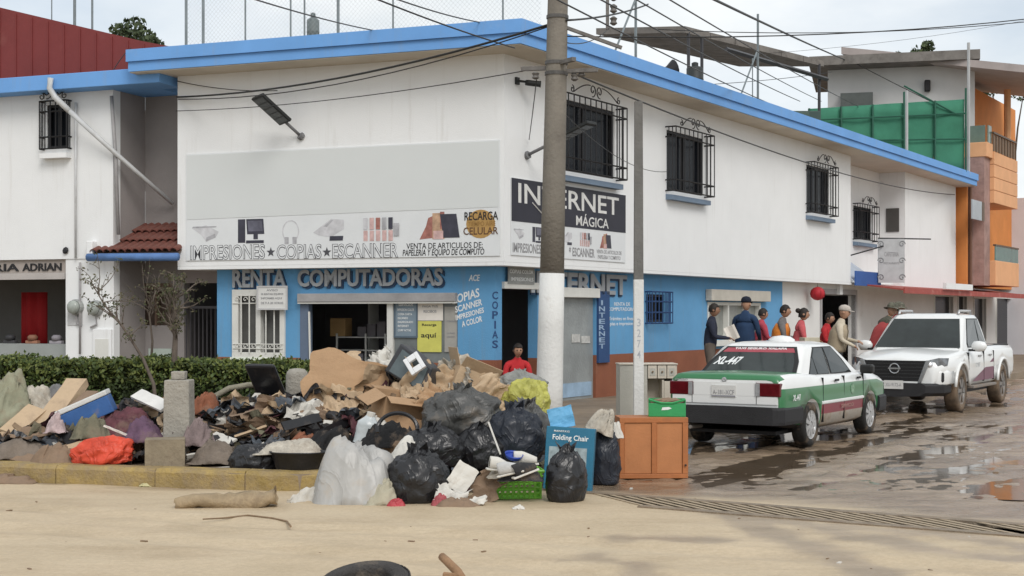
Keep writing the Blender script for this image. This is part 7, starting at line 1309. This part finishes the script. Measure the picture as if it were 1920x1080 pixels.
tw = [gp(380, 976), gp(420, 974), gp(465, 969), gp(510, 974), gp(538, 980), gp(545, 990)]; tag(MB().tube([p-tw[0]+Vector((0, 0, .012)) for p in tw], [.006, .008, .009, .008, .008, .01], 5).build('twig', WOODR, None, Matrix.Translation(tw[0])), 'thin crooked twig on the tan mud before the log', 'twig')
# green basket with shoes
gb = thing('green_basket', 'bright green slatted plastic laundry basket at the front', 'basket', Matrix.Translation(gp(968, 932)) @ Matrix.Rotation(R(8), 4, 'Z')); GP = mat('green_plastic', (.15, .42, .035), .4, .1, 4, .03, spec=.45, dirt=(MUD, .62, 5, .6))
W, D, H = .235, .16, .26
MB().box(-W*.9, W*.9, -D*.9, D*.9, 0, .012).build('bottom', GP, gb)
def brect(f, z): return [(-W*f, -D*f, z), (W*f, -D*f, z), (W*f, D*f, z), (-W*f, D*f, z), (-W*f, -D*f, z)]
for z in (.05, .105, .16, .215): MB().tube(brect(.9+.1*z/H, z), .011, 5).build('band', GP, gb)
MB().tube(brect(1.02, H), .018, 6).build('rim', GP, gb)
sl_ = MB().box(-.011, .011, -.006, .006, 0, H); sp = None
for s_ in (-1, 1):
    for i in range(9):
        x = -W*.9+i*W*1.8/8; M = Matrix.Translation((x, s_*D*.92, 0)) @ Matrix.Rotation(R(-4*s_), 4, 'X')
        if sp is None: sp = sl_.build('slat', GP, gb, M)
        else: dup(sp, gb, M)
    for i in range(1, 6): dup(sp, gb, Matrix.Translation((s_*W*.92, -D*.9+i*D*1.8/6, 0)) @ Matrix.Rotation(R(90), 4, 'Z'))
def shoe(label, px, py, Y, rz, m, tilt=0):
    r = thing('shoe', label, 'shoe', Matrix.Translation(P(px, py, Y)) @ Matrix.Rotation(R(rz), 4, 'Z') @ Matrix.Rotation(R(tilt), 4, 'Y')); b = MB()
    b.grid(lambda u, v: Vector(((v-.5)*.27, .045*math.cos(6.283*u)*(1.0-.25*abs(v-.35)), max(0, .045*math.sin(6.283*u)+.03)*(1.5 if v < .4 else 1.5-.9*(v-.4)/.6)))*(1 if .03 < v < .97 else .8), 12, 12, 0, True).build('upper', m, r, smooth=True); MB().box(-.135, .13, -.042, .042, -.02, .0).build('sole', PAPER, r, bevel=.01)
shoe('white shoe on the left of the basket', 938, 880, 13.2, 10, PAPER, 8); shoe('white and grey shoe in the middle of the basket', 958, 886, 13.05, -10, mat('shoe_whitegrey', (.5, .5, .49), .6, .2, 8), -14); shoe('dark striped sandal on the right of the basket', 985, 886, 13.05, 20, CLOTHS['dark'], -18); shoe('white shoe at the back of the basket under the blue bowl', 985, 868, 13.35, 0, PAPER)
tag(MB().lathe([(.04, 0), (.075, .02), (.085, .055), (.09, .06), (.07, .02), (.01, .012)], 16, cap=False).build('blue_bowl', mat('blue_plastic', (.03, .07, .38), .35), None, TR(*P(962, 862, 13.3), 15, 10, 0), smooth=True), 'small blue plastic bowl on top of the basket shoes', 'bowl'); rag('striped cloth stuffed in the green basket', 975, 900, 13.2, 74, 26, CLOTHS['dark'], 81, .7); rag('pale cloth stuffed in the left of the green basket', 948, 896, 13.25, 60, 24, CLOTHS['cream'], 82, .6)
# folding chair box and bags
fcb = thing('folding_chair_box', 'tall blue carton printed Folding Chair standing by the pole', 'carton', Matrix.Translation(P(1063, 905, 14.0)) @ Matrix.Rotation(R(-9), 4, 'Z') @ Matrix.Rotation(R(-5), 4, 'X') @ Matrix.Rotation(R(3), 4, 'Y')); kk = 14.0/F; fcb.location.z = .01; W, H = 92*kk, 118*kk; DB = mat('chair_box_blue', (.025, .15, .25), .55, .12, 3, .05, dirt=((.2, .2, .18), .66, 4, .5))
MB().box(-W/2, W/2, 0, .14, 0, H).build('box', DB, fcb, bevel=.008); text_fit('Folding Chair', -W*.36, W*.38, H*.765, H*.875, -.002, INKW, fcb, .003, .015); text_fit('MAINSTAYS', -W*.34, -W*.02, H*.915, H*.945, -.002, INKW, fcb, .003, .01); MB().box(-W*.42, W*.36, -.004, -.001, H*.10, H*.68).build('picture', mat('box_picture', (.30, .36, .38), .5, .5, 9, 0), fcb)
pc = MB(); 
for a, b in (((-.1, .1), (.08, .45)), ((.1, .1), (-.08, .45)), ((-.1, .28), (.1, .28)), ((-.08, .45), (.08, .45))): pc.tube([(a[0], -.008, H*(.1+a[1])), (b[0], -.008, H*(.1+b[1]))], .007, 4)
pc.build('picture_print', INKB, fcb)
sheet('light blue folder sheet sticking out above the folding chair box', 1052, 783, 14.15, 46, 40, mat('light_blue_sheet', (.13, .38, .62), .5), (-8, -12, 0), 15, .01, .01, .03, name='blue_folder', cat='folder')
bag('plump black bag standing before the folding chair box', 1062, 938, 13.3, 84, 94, BAGK, 83, .8, .13, .10, rz=40); bag('black bag with torn top beside the wooden cabinet', 1132, 906, 14.6, 62, 100, mat('bag_blueblack', (.02, .024, .034), .35), 84, .8, .12, .14); rag('white and grey cloth hanging from the torn black bag', 1122, 812, 14.5, 48, 50, CLOTHS['cream'], 85, .6, tilt=20, amp=.4); rag('white rag stuffed between the black bag and the cabinet', 1152, 822, 14.8, 30, 34, PAPER, 86, .6)
# wooden cabinet, crate, pale dresser
wc = thing('wooden_cabinet', 'orange-brown two-panel wooden cabinet standing in the mud', 'cabinet', Matrix.Translation(gp(1226, 897)) @ Matrix.Rotation(R(3), 4, 'Z')); kk = gp(1226, 897).y/F; W, H = 129*kk, 114*kk; WD = mat('orange_wood', (.40, .145, .05), .5, .15, 5, .05, 30, dirt=((.30, .13, .06), .55, 4, .6)); WD2 = mat('orange_panel', (.46, .19, .075), .55, .12, 4, .05, 30)
MB().box(-W/2, W/2, .02, .42, 0, H).build('carcass', WD, wc, bevel=.005)
fr_ = [(-W/2, W/2, H-.055, H), (-W/2, W/2, 0, .05), (-W/2, -W/2+.05, .05, H-.055), (W/2-.06, W/2, .05, H-.055), (-.025, .03, .05, H-.055)]
for a, b, c, d in fr_: MB().box(a, b, -.012, .018, c, d).build('frame_rail', WD, wc, bevel=.004)
for a, b in ((-W/2+.052, -.027), (.032, W/2-.062)): MB().box(a, b, .004, .0185, .052, H-.057).build('panel', WD2, wc, bevel=.004)
MB().lathe([(.008, 0), (.012, .02), (.004, .022)], 8, TR(W/2-.03, -.012, H*.22, 90)).build('knob', IRON, wc)
cr_ = thing('green_crate', 'green produce crate with earth on top of the wooden cabinet', 'crate', Matrix.Translation(Vector(gp(1250, 897))+Vector((.03, .24, H+.002))) @ Matrix.Rotation(R(-6), 4, 'Z')); GC = mat('crate_green', (.035, .30, .10), .45, .12, 5, .03, dirt=((.2, .25, .15), .64, 5, .5)); W, D, H2 = .20, .14, .185
for x0, x1, y0, y1 in ((-W, W, -D, -D+.012), (-W, W, D-.012, D), (-W, -W+.012, -D+.012, D-.012), (W-.012, W, -D+.012, D-.012)): MB().box(x0, x1, y0, y1, .0, H2-.04 if y0 == -D else H2).build('side', GC, cr_, bevel=.004)
MB().box(-W+.01, W-.01, -D+.01, D-.01, .003, .012).build('bottom', GC, cr_); MB().tube([(-W, -D, H2), (-W*.3, -D, H2-.04), (W*.3, -D, H2-.04), (W, -D, H2)], .012, 5).build('rim', GC, cr_); MB().prism([(-.06, .07), (.01, .075), (.05, .09), (.02, .105), (-.05, .1)], -D-.003, -D-.001).build('printed_mark', INKW, cr_); lump(W*.9, D*.9, .05, 91, .2, 0, False).build('earth', CARD3, cr_, Matrix.Translation((0, 0, .115)), smooth=True)
ds = thing('pale_dresser', 'pale cream kitchen dresser with drawers behind the square post', 'dresser', Matrix.Translation(((1216-960)/F*20.7, 20.7, .165)) @ Matrix.Rotation(R(4), 4, 'Z')); kk = 20.7/F; W, H = 108*kk, .87; CRM = mat('cream_paint', (.55, .50, .42), .6, .08, 4, .05, dirt=((.40, .33, .25), .58, 4, .7)); CRD = mat('cream_side', (.44, .43, .38), .65, .1, 4)
MB().box(-W/2, -W*.02, 0, .4, 0, H-.02).build('side_cupboard', CRD, ds, bevel=.005); MB().box(-W/2-.01, W/2+.01, -.02, .42, H-.018, H).build('top', CRM, ds, bevel=.004); MB().box(-W*.018, W/2, .3, .4, 0, H-.02).build('back', CRM, ds); MB().box(W/2-.025, W/2, 0, .299, 0, H-.02).build('side', CRM, ds); MB().box(W*.24, W*.27, 0, .299, 0, H-.24).build('divider', CRM, ds); MB().box(-W*.017, W/2-.026, 0, .299, .02, .04).build('shelf', CRM, ds); MB().box(W*.275, W/2-.03, -.005, .02, .05, H-.26).build('door', CRM, ds, bevel=.004)
for k in range(3):
    x = -W*.01+k*W*.168; d_ = MB().box(x, x+W*.155, -.012, .25, H-.22, H-.03).build('drawer', CRM, ds, bevel=.004); MB().box(x+W*.03, x+W*.125, -.016, -.0125, H-.18, H-.07).build('drawer_panel', CRD, d_); MB().lathe([(.012, 0), (.014, .02), (.004, .024)], 8, TR(x+W*.078, -.017, H-.12, 90)).build('knob', WODK if 'WODK' in globals() else WOODR, d_)
# tyre and stick close to the camera, small litter on the mud
ty = thing('old_tyre', 'worn black tyre lying on the mud at the bottom edge', 'tyre', Matrix.Translation(gp(686, 1136)+Vector((0, 0, .0))) @ Matrix.Rotation(R(-7), 4, 'Y') @ Matrix.Rotation(R(12), 4, 'X')); 
MB().lathe([(.17, .02), (.20, .0), (.255, .005), (.285, .04), (.29, .09), (.285, .15), (.255, .185), (.20, .18), (.175, .16), (.185, .10), (.17, .02)], 36, cap=False).build('casing', mat('old_rubber', (.055, .05, .047), .75, .3, 6, .3, 50, dirt=((.24, .19, .14), .52, 5, .8)), ty, smooth=True)
tg_ = MB(); 
for k in range(48): a = 2*math.pi*k/48; M = Matrix.Rotation(a, 4, 'Z'); tg_.box(.284, .2925, -.013, .013, .03, .16, M=M @ Matrix.Translation((0, 0, 0)))
tg_.build('tread', MATS['old_rubber'], ty, kind='stuff')
st_ = [P(874, 1100, 8.9), P(858, 1072, 9.0), P(838, 1052, 9.1), P(828, 1043, 9.15)]; tag(MB().tube([p-st_[0] for p in st_], [.034, .03, .028, .026], 9).build('broken_branch', mat('peeled_branch', (.30, .18, .10), .8, .2, 8, .2), None, Matrix.Translation(st_[0]), smooth=True), 'broken brown branch poking up at the bottom edge', 'branch')
tag(MB().tube([Vector((0, 0, 0)), P(832, 1078, 9.0)-P(870, 1082, 8.95)], .02, 7).build('broken_branch', MATS['peeled_branch'], None, Matrix.Translation(P(870, 1082, 8.95))), 'shorter side branch beside the broken brown branch', 'branch')
rnd = random.Random(5); lit = MB()
for _ in range(45):
    px, py = rnd.uniform(0, 1900), rnd.uniform(930, 1075) if rnd.random() < .7 else rnd.uniform(870, 930)
    if px < 600 and py < 925: continue
    p = gp(px, py); p.z = road_h(p.x, p.y); s_ = rnd.uniform(.006, .03); M = Matrix.Translation(p) @ Matrix.Rotation(rnd.uniform(0, 6), 4, 'Z'); lit.box(-s_, s_, -s_*.4, s_*.4, -.002, s_*.35, M=M, mi=rnd.choices((0, 1, 2), (5, 3, 1))[0])
tag(lit.build('litter_crumbs', [CARD3, WOODR, PAPER], kind='stuff'), 'scattered crumbs of bark, earth and paper on the road', 'litter')
for i, (px, py, lb) in enumerate(((275, 912, 'small yellowish stone at the foot of the kerb'), (20, 905, 'muddy rag at the kerb foot by the left edge'), (972, 955, 'pale pebble on the mud below the green basket'), (235, 902, 'pale wet rag at the foot of the kerb'))):
    rag(lb, px, py, F*CAMZ/(py-HOR), (22, 90, 20, 80)[i], (9, 18, 8, 16)[i], (mat('stone_y', (.5, .46, .26), .8), CARD3, PAPER, mat('rag_putty', (.40, .37, .28), .85))[i], 95+i, .6, name=('stone', 'rag', 'stone', 'rag')[i], cat=('stone', 'rag', 'stone', 'rag')[i])
